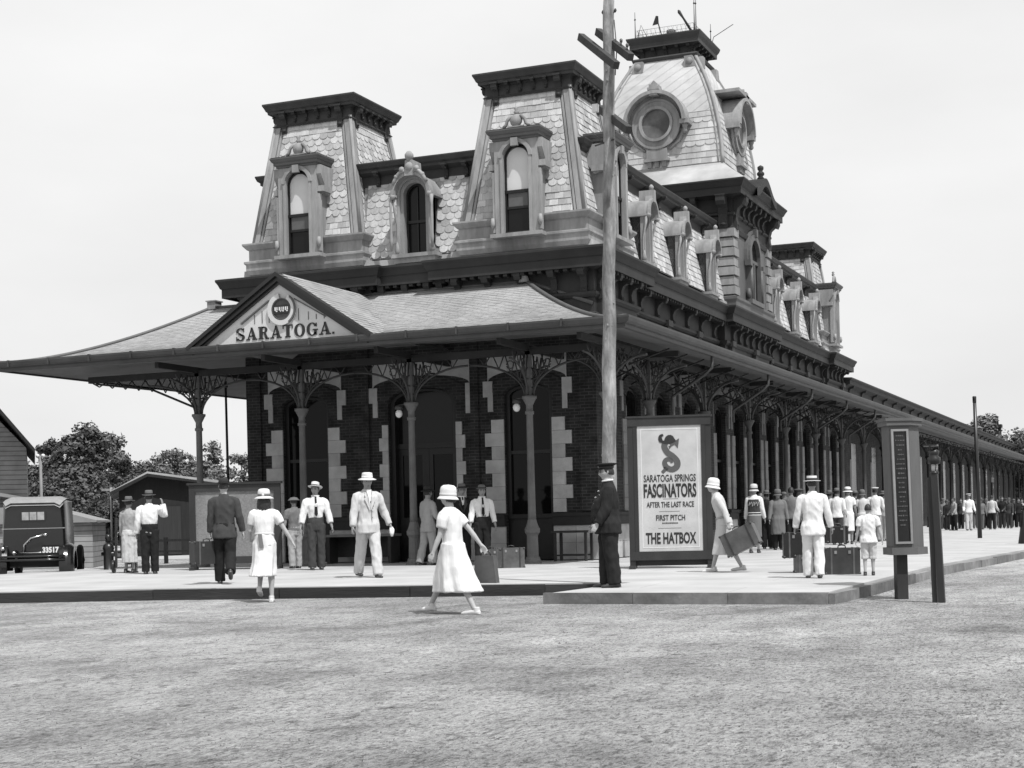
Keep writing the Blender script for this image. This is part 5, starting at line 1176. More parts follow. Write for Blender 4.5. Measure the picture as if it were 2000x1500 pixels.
# ================================================================== people
M_skin = mat('skin', .42, .6, .06, 12)
M_skin_d = mat('skin_tanned', .26, .6, .08, 12)
M_hair = mat('dark_hair', .03, .55, .3, 30, stretch=(1, 1, .3))
M_hairg = mat('grey_hair', .25, .6, .3, 30)
def cloth(name, v, bump=.5): return mat(name, v, .85, .10, 6, 0, bump, 14, stretch=(1.3, 1.3, .35), spec=.15)
C_white = cloth('white_cloth', .74); C_cream = cloth('cream_cloth', .54); C_light = cloth('light_grey_cloth', .34); C_mid = cloth('grey_cloth', .16)
C_char = cloth('charcoal_cloth', .055); C_black = cloth('black_cloth', .018); C_navy = cloth('uniform_cloth', .022); C_tan = cloth('tan_cloth', .27)
M_leath = mat('dark_leather', .03, .4, .3, 10, spec=.5); M_leathb = mat('brown_leather', .10, .45, .35, 6, stain=.3, spec=.5); M_straw = mat('straw', .62, .7, .12, 40); M_felt = mat('grey_felt', .13, .9, .1, 10); M_feltd = mat('dark_felt', .03, .9, .1, 10); M_feltw = mat('white_felt', .68, .85, .06, 10)
M_shoew = mat('white_shoe', .62, .5, .08, 10); M_brass = mat('brass', .5, .3, metal=1)
def remesh(mb, vox, name, mats, smooth=2, wr=0, wscale=9, seed=0):
    me = mb.mesh('tmp', mats, True); o = bpy.data.objects.new('tmp', me); COL.objects.link(o)
    m = o.modifiers.new('r', 'REMESH'); m.mode = 'VOXEL'; m.voxel_size = vox; m.use_smooth_shade = True
    if smooth: s = o.modifiers.new('s', 'SMOOTH'); s.factor = .5; s.iterations = smooth
    dg = bpy.context.evaluated_depsgraph_get(); r = bpy.data.meshes.new_from_object(o.evaluated_get(dg))
    bpy.data.objects.remove(o); bpy.data.meshes.remove(me); r.name = name
    r.materials.clear()
    for q in (mats if isinstance(mats, (list, tuple)) else [mats]): r.materials.append(q)
    if wr:
        ns = [v.normal.copy() for v in r.vertices]
        for v, n in zip(r.vertices, ns):
            p = v.co; q = Vector((p.x*wscale+seed, p.y*wscale, p.z*wscale*.55))
            v.co = p + n*((1-2*abs(noise.noise(q)))*wr*.7 + noise.noise(q*2.3)*wr*.7)
    r.polygons.foreach_set('use_smooth', [True]*len(r.polygons)); r.polygons.foreach_set('material_index', [0]*len(r.polygons)); r.update()
    return r
def loft(mb, rings, n=18, cap=True):
    """rings: (centre, rx, ry) horizontal ellipses, bottom to top"""
    vs = [];
    for c, rx, ry in rings:
        for j in range(n):
            t = 2*pi*j/n; ct, st = cos(t), sin(t); e = .85
            vs.append(Vector(c)+Vector((rx*abs(ct)**e*(1 if ct >= 0 else -1), ry*abs(st)**e*(1 if st >= 0 else -1), 0)))
    k = len(rings); fs = [(i*n+j, i*n+(j+1) % n, (i+1)*n+(j+1) % n, (i+1)*n+j) for i in range(k-1) for j in range(n)]
    if cap: fs += [tuple(range(n))[::-1], tuple((k-1)*n+j for j in range(n))]
    mb.add(vs, fs)
def rotx(p, a, piv): p = Vector(p)-Vector(piv); return Vector((p.x, p.y*cos(a)-p.z*sin(a), p.y*sin(a)+p.z*cos(a)))+Vector(piv)
class Fig:
    """a figure 1.75 m tall facing +Y (its right hand is at +X); pose by joint angles in degrees"""
    def __init__(s, female=False, lean=0, head=(0, 0), rl=(0, 0), ll=(0, 0), ra=(0, 8, 10), la=(0, 8, 10), fat=1.0, hipw=1.0, child=False, grip=(35, 35)):
        s.female = female; s.child = child; D = radians; s.lean = D(lean); s.fat = fat; s.grip = grip
        sw = .160 if female else .188
        s.sw = sw; s.hip = Vector((0, 0, .92)); s.J = {}
        for side, (f, k), sg in (('r', rl, 1), ('l', ll, -1)):
            h = Vector((sg*.085, 0, .90)); a = D(f); kn = h+Vector((sg*.01, sin(a)*.43, -cos(a)*.43)); b = a-D(k)
            an = kn+Vector((0, sin(b)*.41, -cos(b)*.41)); s.J[side+'leg'] = (h, kn, an, b)
        low = min(s.J['rleg'][2].z-.07-(.05 if abs(s.J['rleg'][3]) > .5 else 0), s.J['lleg'][2].z-.07-(.05 if abs(s.J['lleg'][3]) > .5 else 0))
        s.drop = -low
        T = lambda p: rotx(p, -s.lean, (0, 0, .92))
        s.T = T
        for side, (f, ab, el), sg in (('r', ra, 1), ('l', la, -1)):
            sh = Vector((sg*sw, 0, 1.395)); a, c, e = D(f), D(ab), D(el)
            d1 = Vector((sg*sin(c), sin(a)*cos(c), -cos(a)*cos(c))); eb = sh+d1*.29
            # forearm bends forward
            fdir = Vector((0, cos(a), sin(a))); d2 = (d1*cos(e)+fdir*sin(e)).normalized(); wr = eb+d2*.25
            s.J[side+'arm'] = (T(sh), T(eb), T(wr), (T(wr+d2)-T(wr)).normalized(), (T(wr+fdir)-T(wr)).normalized())
        s.hturn, s.hnod = D(head[0]), D(head[1])
        s.hc = T(Vector((0, .015, 1.625)))
    def up(s, p): return Vector(p)+Vector((0, 0, s.drop))
    def hp(s, p):
        """head space (origin head centre, +Y face) -> figure space"""
        p = Vector(p); p = rotx(p, -s.hnod, (0, 0, 0)); c, q = cos(s.hturn), sin(s.hturn); p = Vector((p.x*c-p.y*q, p.x*q+p.y*c, p.z)); return s.up(s.hc+p)
    def body(s):
        m = MB(); U = s.up; T = s.T; f = s.fat
        g = .93
        tr = [(.80, .13, .10, 0), (.88, .155, .115, -.01), (.95, .15*g, .11*f, 0), (1.05, .125*g, .10*f, .01), (1.15, .135*g, .10*f, .01), (1.28, .150*g, .105, 0), (1.36, .155*g, .095, -.01), (1.42, .115*g, .07, -.01), (1.48, .06, .058, 0), (1.56, .052, .056, .01)]
        loft(m, [(U(T((0, y, z))), rx, ry) for z, rx, ry, y in tr], 16)
        for sd in 'rl':
            h, k, a, b = s.J[sd+'leg']; h, k, a = U(h), U(k), U(a)
            m.tube([h+Vector((0, 0, .05)), h.lerp(k, .3), h.lerp(k, .7), k, k.lerp(a, .25), k.lerp(a, .55), a], [.085, .08, .062, .05, .053, .042, .032], 12)
            # foot
            fa = b*.55 if abs(b) > .5 else 0; fd = Vector((0, cos(fa), sin(fa))); dn = Vector((0, sin(fa), -cos(fa)))
            m.tube([a-fd*.06+dn*.035, a+fd*.02+dn*.035, a+fd*.10+dn*.045, a+fd*.18+dn*.05], [.034, .04, .038, .022], 10, sq=.8)
            S, E, Wr, d2, fd2 = s.J[sd+'arm']; S, E, Wr = U(S), U(E), U(Wr)
            r0 = .043 if s.female else .048
            m.tube([S, S.lerp(E, .4), E, E.lerp(Wr, .35), E.lerp(Wr, .75), Wr, Wr+d2*.02], [r0*1.05, r0, r0*.82, r0*.84, r0*.66, r0*.55, r0*.55], 10)
            s.hand(m, Wr, d2, fd2, 1 if sd == 'r' else -1, s.grip[0 if sd == 'r' else 1])
        # head
        vs = []; n, k = 28, 22
        for i in range(k+1):
            ph = -pi/2+pi*i/k
            for j in range(n):
                t = 2*pi*j/n; x, y, z = cos(ph)*sin(t), cos(ph)*cos(t), sin(ph)
                fx = .076; fy = .096; fz = .122
                if z < -.1: q = min(1, (-.1-z)/.9); fx *= 1-.30*q; fy *= (1-.10*q) if y > 0 else 1-.42*q
                P = Vector((x*fx, y*fy, z*fz))
                if y > .3:
                    gs = lambda cx, cz, sx, sz: math.exp(-((P.x-cx)/sx)**2-((P.z-cz)/sz)**2)
                    P.y += .024*gs(0, -.022, .012, .022)+.010*gs(0, .005, .010, .03)      # nose
                    P.y += .008*gs(0, .035, .05, .014)-.011*(gs(.031, .012, .016, .012)+gs(-.031, .012, .016, .012))  # brow, sockets
                    P.y += .006*gs(0, -.060, .020, .007)-.005*gs(0, -.070, .022, .004)+.005*gs(0, -.078, .018, .006)+.009*gs(0, -.102, .022, .016)
                    P.y += .004*(gs(.045, -.025, .02, .02)+gs(-.045, -.025, .02, .02))
                vs.append(s.hp(P))
        m.add(vs, [(i*n+j, (i+1)*n+j, (i+1)*n+(j+1) % n, i*n+(j+1) % n) for i in range(k) for j in range(n)])
        for sg in (-1, 1): m.tube([s.hp((sg*.070, -.005, -.03)), s.hp((sg*.080, -.012, 0)), s.hp((sg*.078, -.015, .025))], [.010, .014, .012], 6, sq=.6)
        nb_ = s.up(s.T(Vector((0, .0, 1.50)))); m.tube([nb_, nb_.lerp(s.hp((0, -.02, -.05)), .6), s.hp((0, -.02, -.04))], [.056, .052, .052], 12)
        return m
    def hand(s, m, wr, d, fwd, sg, curl):
        a = d.cross(fwd).normalized()      # across
        # palm faces the body: finger row runs front-to-back, palm normal towards the body
        row = (fwd-d*fwd.dot(d)).normalized(); pn = d.cross(row).normalized()
        if pn.x*sg > 0: pn = -pn
        p0 = wr+d*.01; p1 = wr+d*.085
        m.tube([p0, wr+d*.045, p1], [(.020, .026), (.016, .038), (.013, .036)] if abs(row.dot(Vector((0, 0, 1)))) < 2 else .03, 10) if False else None
        for q in (-1, -.33, .33, 1): m.tube([wr+row*q*.012, wr+d*.045+row*q*.024, p1+row*q*.027], [.015, .0145, .011], 7)
        cu = radians(curl)
        for i, (q, l) in enumerate(((1, .066), (.34, .076), (-.34, .070), (-1, .056))):
            b = p1+row*q*.027; P = [b]; an = cu*.35; dirv = d
            for seg in (.45, .32, .23):
                dirv = d*cos(an)+pn*sin(an); P.append(P[-1]+dirv*l*seg); an += cu*(.9+.1*i)
            m.tube(P, [.0095, .0088, .008, .0062], 7)
        t0 = wr+d*.025+row*.022; t1 = t0+(row*.75+d*.75+pn*.25).normalized()*.035; t2 = t1+(d*.9+row*.25+pn*.45).normalized()*.026; t3 = t2+(d*.9+pn*.5).normalized()*.020
        m.tube([t0, t1, t2, t3], [.013, .0115, .0098, .0075], 7)
    def arm_path(s, sd, upto=1.0):
        S, E, Wr, d2, _ = s.J[sd+'arm']; return s.up(S), s.up(E), s.up(Wr), d2
    # ------------ garments
    def sleeves(s, m, full=True, r=.062, puff=0, cut=1.0):
        for sd in 'rl':
            S, E, Wr, d2 = s.arm_path(sd); sg_ = 1 if sd == 'r' else -1; inn = s.up(s.T(Vector((sg_*.075, -.01, 1.425))))
            if full: m.tube([inn, inn.lerp(S, .6)+Vector((0, 0, .006)), S+Vector((0, 0, -.012)), S.lerp(E, .25), S.lerp(E, .8), E, E.lerp(Wr, .3), E.lerp(Wr, .7), E.lerp(Wr, .97*cut)], [r*.62, r*.82, r*1.0, r*1.10, r*1.0, r*.98, r*.94, r*.84, r*.74], 12)
            else: m.tube([inn, inn.lerp(S, .6)+Vector((0, 0, .006)), S+Vector((0, 0, -.012)), S.lerp(E, .3), S.lerp(E, .66)], [r*.62, r*.82+puff*.5, r*1.05+puff, r*1.14+puff, r*1.05+puff*.4], 12)
    def jacket(s, hem=.80, fat=1.0, short=False, sleeve_r=.064, cut=1.0, belly=0.0, waist=1.0, collar=True):
        m = MB(); U = s.up; T = s.T; f = fat
        zz = [(hem, (.200 if hem < .92 else .185)*f*(waist**.8), (.155 if hem < .92 else .135)*f*(waist**.8), -.005), (max(.90, hem+.01), (.194 if hem < .92 else .180)*f*(waist**.8), (.150 if hem < .92 else .135)*f*(waist**.8), 0), (max(1.0, hem+.02), .165*f*waist, .125*f*waist+belly, belly*.7), (1.10, .158*f*(waist**.3), .122*f*(waist**.3)+belly, belly*.8), (1.22, .170*f, .130*f+belly*.5, belly*.4), (1.32, .182*f, .126, 0), (1.375, .170*f, .112, -.008), (1.425, .120*f, .092, -.012), (1.465, .085, .078, -.005), (1.50, .068, .066, 0)]
        loft(m, [(U(T((0, y, z))), rx, ry) for z, rx, ry, y in zz], 20)
        if short: s.sleeves(m, False, sleeve_r)
        else: s.sleeves(m, True, sleeve_r, cut=cut)
        return m
    def trousers(s, top=1.0, r=.106, cuff=.078, ankle=1.0):
        m = MB(); U = s.up
        loft(m, [(U((0, 0, .80)), .155, .11), (U((0, 0, .88)), .165*s.fat, .125), (U((0, 0, top-.04)), .163*s.fat, .125*s.fat), (U(s.T((0, 0, top+.02))), .160*s.fat, .124*s.fat)], 16)
        for sd in 'rl':
            h, k, a, b = s.J[sd+'leg']; h, k, a = U(h), U(k), U(a); e = k.lerp(a, ankle)
            m.tube([h+Vector((0, 0, .03)), h.lerp(k, .3), h.lerp(k, .75), k, k.lerp(e, .5), e+(e-k).normalized()*.02], [r*1.02, r*.98, r*.86, r*.82, cuff*1.08, cuff*1.05], 14)
        return m
    def skirt(s, hem=.42, top=1.02, r=.2, sway=(0, 0), waist=.13):
        m = MB(); U = s.up; k1, k2 = s.J['rleg'][1], s.J['lleg'][1]; my = (k1.y+k2.y)/2; sp = abs(k1.y-k2.y)/2
        fr = lambda t: (waist+(r-waist)*t**.75, (waist*.85+(r*.85+sp*.75-waist*.85)*t**.9))
        rg = []
        for i in range(10):
            t = i/9; z = top+(hem-top)*t; rx, ry = fr(t); rx, ry = (max(rx, .180), max(ry, .148)) if z < .985 else (rx+.012, ry+.01); rg.append((U(Vector((sway[0]*t*t, my*t*1.1+sway[1]*t*t, z))), rx, ry))
        n = 36; vs = []; rr = random.Random(int(hem*1e4)+int(r*1e4))
        ph = rr.uniform(0, 6); kf = 6
        for i, (c, rx, ry) in enumerate(rg):
            for j in range(n):
                q = 2*pi*j/n; w = 1+(i/9)**1.3*(.09*sin(kf*q+ph+.6*sin(2*q))+.05*sin(11*q+2*ph)); vs.append(c+Vector((rx*cos(q)*w, ry*sin(q)*w, 0)))
        m.add(vs, [(i*n+j, (i+1)*n+j, (i+1)*n+(j+1) % n, i*n+(j+1) % n) for i in range(9) for j in range(n)]+[tuple(range(n)), tuple(9*n+j for j in range(n))[::-1]])
        return m
    def shoes(s, heel=0.0):
        out = []
        for sd in 'rl':
            m = MB(); h, k, a, b = s.J[sd+'leg']; a = s.up(a); fa = b*.55 if abs(b) > .5 else 0; fd = Vector((0, cos(fa), sin(fa))); dn = Vector((0, sin(fa), -cos(fa)))
            m.tube([a-fd*.085+dn*.045, a-fd*.05+dn*.04, a+fd*.03+dn*.038, a+fd*.11+dn*.05, a+fd*.17+dn*.056, a+fd*.20+dn*.06], [.024, .044, .044, .040, .034, .016], 12, sq=.80)
            m.tube([a-fd*.03+dn*.05, a-fd*.03-dn*.03], [.046, .042], 10)
            m.tube([a-fd*.09+dn*.062, a+fd*.05+dn*.066, a+fd*.19+dn*.068], [.034, .042, .026], 8, sq=.2)
            if heel: m.tube([a-fd*.055+dn*.03, a-fd*.06+dn*.07], [.028, .018], 8)
            out.append(m)
        return out
    def hat(s, kind, tilt=0):
        """returns (crown mb, band mb)"""
        c, b = MB(), MB(); Q = lambda p: s.hp(rotx(p, radians(tilt), (0, 0, .06)))
        def lat(mb, prof, sx=1.0, sy=1.2, n=24, droop=0):
            vs = [Q((r*cos(t)*sx, r*sin(t)*sy-.005, h-(droop*abs(cos(t))**2*(r/.15)**2 if r > .1 else 0))) for r, h in prof for t in [2*pi*j/n for j in range(n)]]
            k = len(prof); mb.smooth = True; mb.add(vs, [(i*n+j, i*n+(j+1) % n, (i+1)*n+(j+1) % n, (i+1)*n+j) for i in range(k-1) for j in range(n)]); mb.smooth = False
        if kind == 'fedora':
            lat(c, [(.086, .055), (.145, .043), (.150, .05), (.147, .054), (.09, .064), (.086, .075), (.084, .12), (.078, .155), (.06, .165), (.03, .152), (.001, .150)], .98, 1.18, droop=-.018); lat(b, [(.0875, .064), (.0895, .066), (.0878, .096), (.086, .096)], .98, 1.18)
        elif kind == 'boater':
            lat(c, [(.086, .058), (.150, .052), (.152, .058), (.15, .062), (.091, .066), (.090, .068), (.088, .140), (.084, .146), (.001, .147)], 1, 1.14); lat(b, [(.091, .067), (.0935, .068), (.0925, .108), (.090, .108)], 1, 1.14)
        elif kind == 'panama':
            lat(c, [(.086, .050), (.150, .030), (.154, .036), (.15, .042), (.092, .064), (.090, .07), (.090, .12), (.082, .15), (.05, .158), (.001, .150)], 1, 1.15); lat(b, [(.0915, .066), (.0935, .068), (.0925, .10), (.0905, .10)], 1, 1.15)
        elif kind == 'cloche':
            lat(c, [(.084, -.005), (.122, -.040), (.126, -.034), (.122, -.026), (.098, .005), (.095, .03), (.097, .08), (.088, .125), (.06, .150), (.001, .158)], 1.0, 1.16); lat(b, [(.0985, .008), (.1005, .01), (.0995, .045), (.097, .045)], 1, 1.16)
        elif kind == 'brim':      # woman's small-brimmed sun hat
            lat(c, [(.09, .025), (.150, -.005), (.154, .0), (.15, .006), (.098, .035), (.096, .05), (.098, .10), (.086, .14), (.06, .155), (.001, .16)], 1.0, 1.12); lat(b, [(.0985, .036), (.101, .038), (.100, .075), (.0975, .075)], 1, 1.12)
        elif kind == 'bowler':
            lat(c, [(.084, .050), (.118, .058), (.122, .066), (.116, .068), (.088, .062), (.087, .08), (.083, .12), (.065, .145), (.03, .155), (.001, .157)], .98, 1.2); lat(b, [(.0885, .062), (.0905, .064), (.0895, .085), (.0875, .085)], .98, 1.2)
        elif kind == 'cap':       # uniform cap with peak
            lat(c, [(.084, .058), (.086, .061), (.088, .092), (.092, .096), (.122, .110), (.128, .122), (.122, .129), (.06, .138), (.001, .140)], .98, 1.2); lat(b, [(.088, .062), (.0905, .063), (.0915, .090), (.089, .090)], .98, 1.2)
            P = [Q((.085*sin(t), .10*cos(t)+.0, .062)) for t in rng(-1.1, 1.1, 9)]; O = [Q((.095*sin(t), .10*cos(t)+.062*cos(t), .044)) for t in rng(-1.1, 1.1, 9)]
            c.strip(O, P); c.strip([p+Vector((0, 0, -.004)) for p in P], [p+Vector((0, 0, -.004)) for p in O])
        elif kind == 'newsboy':
            lat(c, [(.088, .035), (.135, .04), (.14, .05), (.12, .065), (.10, .075), (.088, .10), (.05, .115), (.001, .12)], 1.05, 1.2, droop=.01); lat(b, [(.089, .055), (.10, .06), (.09, .075)], 1, 1.18)
        return c, b
    def hair(s, kind):
        m = MB(); n, k = 26, 14; vs = []; rr = random.Random(3)
        for i in range(k+1):
            ph = pi/2-(pi*.5+({'short': .28, 'bob': .62, 'long': .62}[kind]))*i/k
            for j in range(n):
                t = 2*pi*j/n; x, y, z = cos(ph)*sin(t), cos(ph)*cos(t), sin(ph)
                if y > .25*cos(ph) and z < .42: z = max(z, .42+.1*y); 
                e = 1.07+.03*sin(5*t+3*ph)+({'short': 0, 'bob': .10, 'long': .12}[kind] if z < 0 else 0); ez = 1.05
                vs.append(s.hp((x*.078*e, y*.098*e-.006, max(z, -.95)*.124*ez)))
        m.add(vs, [(i*n+j, i*n+(j+1) % n, (i+1)*n+(j+1) % n, (i+1)*n+j) for i in range(k) for j in range(n)])
        m.add([vs[k*n+j] for j in range(n)], [tuple(range(n))])
        if kind == 'long':
            for j in range(16):
                t = pi*(.55+.9*j/15); x0 = .085*sin(t); y0 = .095*cos(t)
                m.tube([s.hp((x0, y0-.01, -.02)), s.hp((x0*1.1, y0*1.05-.012, -.09)), s.hp((x0*1.12+.01*sin(j*2), y0*1.05-.02, -.15-.02*(j % 3)))], [.02, .022, .012], 6)
        return m
    def eyes(s):
        m = MB()
        for sg in (-1, 1): m.ball(s.hp((sg*.031, .082, .012)), .012, 8, (1.2, .7, .6)); m.bar(s.hp((sg*.016, .094, .034)), s.hp((sg*.046, .084, .033)), .008, .010)
        m.bar(s.hp((-.022, .088, -.069)), s.hp((.022, .088, -.069)), .006, .005)
        return m
VOX = .0105
def finish(f, root, mbody, skin=None, hair=None, hairm=None, vox=VOX, eyes=True):
    body = link('body', remesh(mbody, vox*.75, 'body', skin or M_skin, 1), root)
    if hair: link('hair', remesh(f.hair(hair), .009, 'hair', hairm or M_hair, 1, .004, 40), root)
    if eyes: f.eyes().build('facial_features', mat('dark_features', .03, .5), root)
    return body
def garment(name, mb, m, root, wr=.011, wscale=9, vox=VOX, seed=0): return link(name, remesh(mb, vox, name, m, 2, wr, wscale, seed), root)
def add_hat(f, root, kind, m, bandm, tilt=0):
    c, b = f.hat(kind, tilt); h = c.build('hat', m, root)
    if b.v: b.build('hat_band', bandm, h)
    return h
def add_shoes(f, root, m, heel=0):
    for q in f.shoes(heel): link('shoe', remesh(q, .008, 'shoe', m, 1), root)
def lapels(f, root, m, fat=1.0):
    U, T = f.up, f.T
    for s in (-1, 1):
        g = MB(); g.prism([(s*.05, 1.47), (s*.085, 1.40), (s*.075, 1.36), (s*.10, 1.34), (s*.012, 1.14), (s*.006, 1.16), (s*.028, 1.36)][::s], lambda u, v, d: U(T(Vector((u, (.080+(1.47-v)*.42 if v > 1.33 else .139)*fat+d+.006, v)))), -.006, .010); g.build('lapel', m, root, fix=True)
    g = MB(); g.prism([(.005, 1.50), (.04, 1.49), (.028, 1.38), (0, 1.16), (-.028, 1.38), (-.04, 1.49)], lambda u, v, d: U(T(Vector((u, (.074+(1.49-v)*.45 if v > 1.36 else .132)*fat+d, v)))), -.004, .006); g.build('shirt_front', C_white, root, fix=True)
def place(name_label, px, yt, yb, face, z=0, hat_extra=.04, loc=None, figh=1.75, group=None):
    """stand a person with feet at photo pixel (px, yb) on level z; top of the head-gear at yt; face: heading relative to the viewer (0 = towards the camera, 90 = to the photo's right, 180 = away, -90 = left)"""
    p = PX(px, yb, Z=z); h = (yb-yt)*depth(p)/F_PX; sc = h/(figh+hat_extra)
    to_cam = atan2(CAM.y-p.y, CAM.x-p.x)
    rz = to_cam-pi/2+radians(face)
    r = thing('person', name_label, 'person', p, rz, group); r.scale = (sc, sc, sc); return r
def collar_tie(f, root, tie=True, shirt=C_white, tiem=None):
    m = MB(); U, T = f.up, f.T
    m.tube([U(T(Vector((.072*cos(t), .066*sin(t)+.0, 1.505-.008*sin(t))))) for t in rng(0, 2*pi, 15)[:-1]], .014, 6, closed=True)
    m.build('collar', shirt, root)
    if tie:
        m = MB(); yy = .136
        m.prism([(-.020, 1.49), (.020, 1.49), (.014, 1.45), (.024, 1.30), (.034, 1.13), (0, 1.08), (-.034, 1.13), (-.024, 1.30), (-.014, 1.45)], lambda u, v, d: U(T(Vector((u, (.074 if v > 1.47 else .098 if v > 1.42 else yy+.006)+d, v)))), -.012, .010); m.build('tie', tiem or C_black, root)
# ---------------------------------------------------------------- the walkers in front
# man in a dark suit seen from behind, carrying a case in his left hand
f = Fig(rl=(-12, 38), ll=(6, 2), la=(4, 6, 4), ra=(-4, 12, 12), grip=(30, 80))
r = place('man seen from behind in a charcoal jacket and black trousers carrying a suitcase', 441, 930, 1140, 178, hat_extra=.06); P_A = r, f
finish(f, r, f.body(), hair='short'); garment('jacket', f.jacket(.76, 1.02), C_char, r, .014, 8); garment('trousers', f.trousers(), C_black, r); add_shoes(f, r, M_leath); add_hat(f, r, 'bowler', M_feltd, C_black)
f.up_ = 0
# woman in a white dress stepping up to the platform
f = Fig(True, rl=(2, 2), ll=(34, 66), ra=(6, 30, 6), la=(10, 14, 60), lean=5, grip=(70, 60)); r = place('woman with dark curls, white dress and banded sun hat stepping up onto the platform', 519, 955, 1176, 172, z=-.19, hat_extra=.03); P_B = r, f
finish(f, r, f.body(), hair='long')
g = f.skirt(.40, 1.06, .20, (-.04, -.14), .125); U, T = f.up, f.T; loft(g, [(U(T((0, 0, z))), a, b) for z, a, b in ((1.0, .128, .105), (1.1, .138, .112), (1.25, .162, .122), (1.36, .170, .112), (1.44, .125, .08), (1.47, .08, .065))]); f.sleeves(g, False, .058, .012); garment('dress', g, C_white, r, .009, 7)
g = MB(); g.tube([U(T(Vector((.142*cos(t), .116*sin(t), 1.055)))) for t in rng(0, 2*pi, 21)[:-1]], .016, 6, closed=True, sq=1.6); g.build('sash', C_cream, r)
g = MB(); g.prism([(-.02, 1.05), (.04, 1.05), (.07, .84), (.0, .84)], lambda u, v, d: U(T(Vector((u-.06, -.142+d, v)))), -.01, .01); g.build('sash_end', C_mid, r)
add_shoes(f, r, M_shoew, 1); h = add_hat(f, r, 'brim', M_feltw, C_mid); g = MB(); g.ball(f.hp((0, -.113, .055)), .022, 10, (1, .5, 1)); g.build('ornament', M_feltw, h)
# boy in a cap
f = Fig(rl=(3, 4), ll=(-4, 2), ra=(6, 8, 15), la=(0, 10, 12)); r = place('boy in grey waistcoat, light trousers and flat cap standing beside the notice board', 577, 968, 1110, 200); 
finish(f, r, f.body(), M_skin_d, 'short'); garment('waistcoat', f.jacket(.93, .98, short=True), C_mid, r); garment('trousers', f.trousers(), C_light, r); add_shoes(f, r, M_leath); add_hat(f, r, 'newsboy', M_felt, M_felt)
# man in shirt sleeves and tie
f = Fig(rl=(2, 0), ll=(-2, 0), ra=(2, 14, 8), la=(2, 14, 8), head=(-25, 0)); r = place('man in white shirt, dark tie and tilted light fedora standing beside an iron column', 619, 940, 1113, 5, hat_extra=.06)
finish(f, r, f.body(), M_skin_d, 'short'); garment('shirt', f.jacket(.99, .98, cut=.55, sleeve_r=.070, waist=.80), C_white, r, .014, 8); garment('trousers', f.trousers(1.04), C_char, r); add_shoes(f, r, M_leath); add_hat(f, r, 'fedora', M_straw, C_char, 12); collar_tie(f, r)
# man in a pale suit walking towards the camera
f = Fig(rl=(-16, 8), ll=(15, 4), ra=(6, 12, 10), la=(-2, 20, 18), head=(-5, 4), grip=(35, 70)); r = place('man in pale suit and straw hat with dark chest strap striding forward', 721, 918, 1128, 18, hat_extra=.06); P_C = r, f
finish(f, r, f.body(), M_skin_d, 'short'); garment('jacket', f.jacket(.76, 1.03), C_cream, r, .014, 8); garment('trousers', f.trousers(), C_cream, r, .014, 8); add_shoes(f, r, M_leath); add_hat(f, r, 'panama', M_straw, C_white); lapels(f, r, C_cream, 1.03)
g = MB(); U, T = f.up, f.T; g.bar(U(T(Vector((.06, .092, 1.46)))), U(T(Vector((-.05, .152, 1.20)))), .022, .012, up=(0, 1, 0)); g.build('strap', C_black, r)
g = MB(); 
for z in (1.02, 1.12): g.ball(U(T(Vector((-.03, .150, z)))), .010, 6)
g.bar(U(T(Vector((-.025, .148, 1.2)))), U(T(Vector((-.03, .14, .79)))), .006, .006); g.build('buttons', C_mid, r)
g = MB(); S, E, Wr, d2 = f.arm_path('l'); g.tube([Wr+d2*.06, Wr+d2*.10+Vector((.02, .03, 0)), Wr+d2*.15+Vector((.05, .05, -.01)), Wr+d2*.19+Vector((.06, .04, -.03))], [.03, .045, .038, .015], 8); g.build('handkerchief', C_white, r)
# woman in white walking in the street
f = Fig(True, rl=(31, 3), ll=(-22, 5), ra=(-34, 12, 4), la=(14, 10, 10), lean=4, head=(20, -4), grip=(45, 45)); r = place('woman in a plain white dress and white cloche hat walking over the bare dirt', 888, 938, 1199, -118, z=-.19, hat_extra=.02); P_D = r, f
f2 = f
finish(f, r, f.body(), hair='bob')
g = f.skirt(.36, 1.0, .225, (.0, -.10), .165); U, T = f.up, f.T; loft(g, [(U(T((0, 0, z))), a, b) for z, a, b in ((.94, .168, .132), (1.04, .150, .122), (1.14, .150, .122), (1.27, .168, .128), (1.37, .176, .115), (1.44, .135, .085), (1.48, .085, .068))]); f.sleeves(g, False, .064, .006); garment('dress', g, C_white, r, .010, 6)
add_shoes(f, r, M_shoew, 1); add_hat(f, r, 'cloche', M_feltw, C_cream)
# group by the door
f = Fig(rl=(8, 4), ll=(-10, 6), ra=(10, 10, 45), la=(4, 10, 20)); r = place('man in a light grey suit and dark hat turned toward the doorway beside the column', 838, 950, 1104, 125)
finish(f, r, f.body(), M_skin_d, 'short'); garment('jacket', f.jacket(.76), C_light, r); garment('trousers', f.trousers(), C_light, r); add_shoes(f, r, M_leath); add_hat(f, r, 'fedora', M_feltd, C_black)
f = Fig(ra=(15, 6, 70), la=(0, 8, 10)); r = place('man in a black suit and grey fedora waiting near the doorway', 905, 945, 1103, 10)
finish(f, r, f.body(), M_skin_d, 'short'); garment('jacket', f.jacket(.76), C_black, r); garment('trousers', f.trousers(), C_black, r); add_shoes(f, r, M_leath); add_hat(f, r, 'fedora', M_felt, C_black); lapels(f, r, C_char); collar_tie(f, r)
f = Fig(ra=(2, 10, 10), la=(2, 10, 10)); r = place('youth in a white shirt, dark tie and dark trousers standing just left of the suitcases', 944, 946, 1104, 10)
finish(f, r, f.body(), M_skin_d, 'short'); garment('shirt', f.jacket(.99, .95, cut=.6, waist=.80), C_white, r); garment('trousers', f.trousers(1.04), C_black, r); add_shoes(f, r, M_leath); add_hat(f, r, 'bowler', M_felt, C_black); collar_tie(f, r)
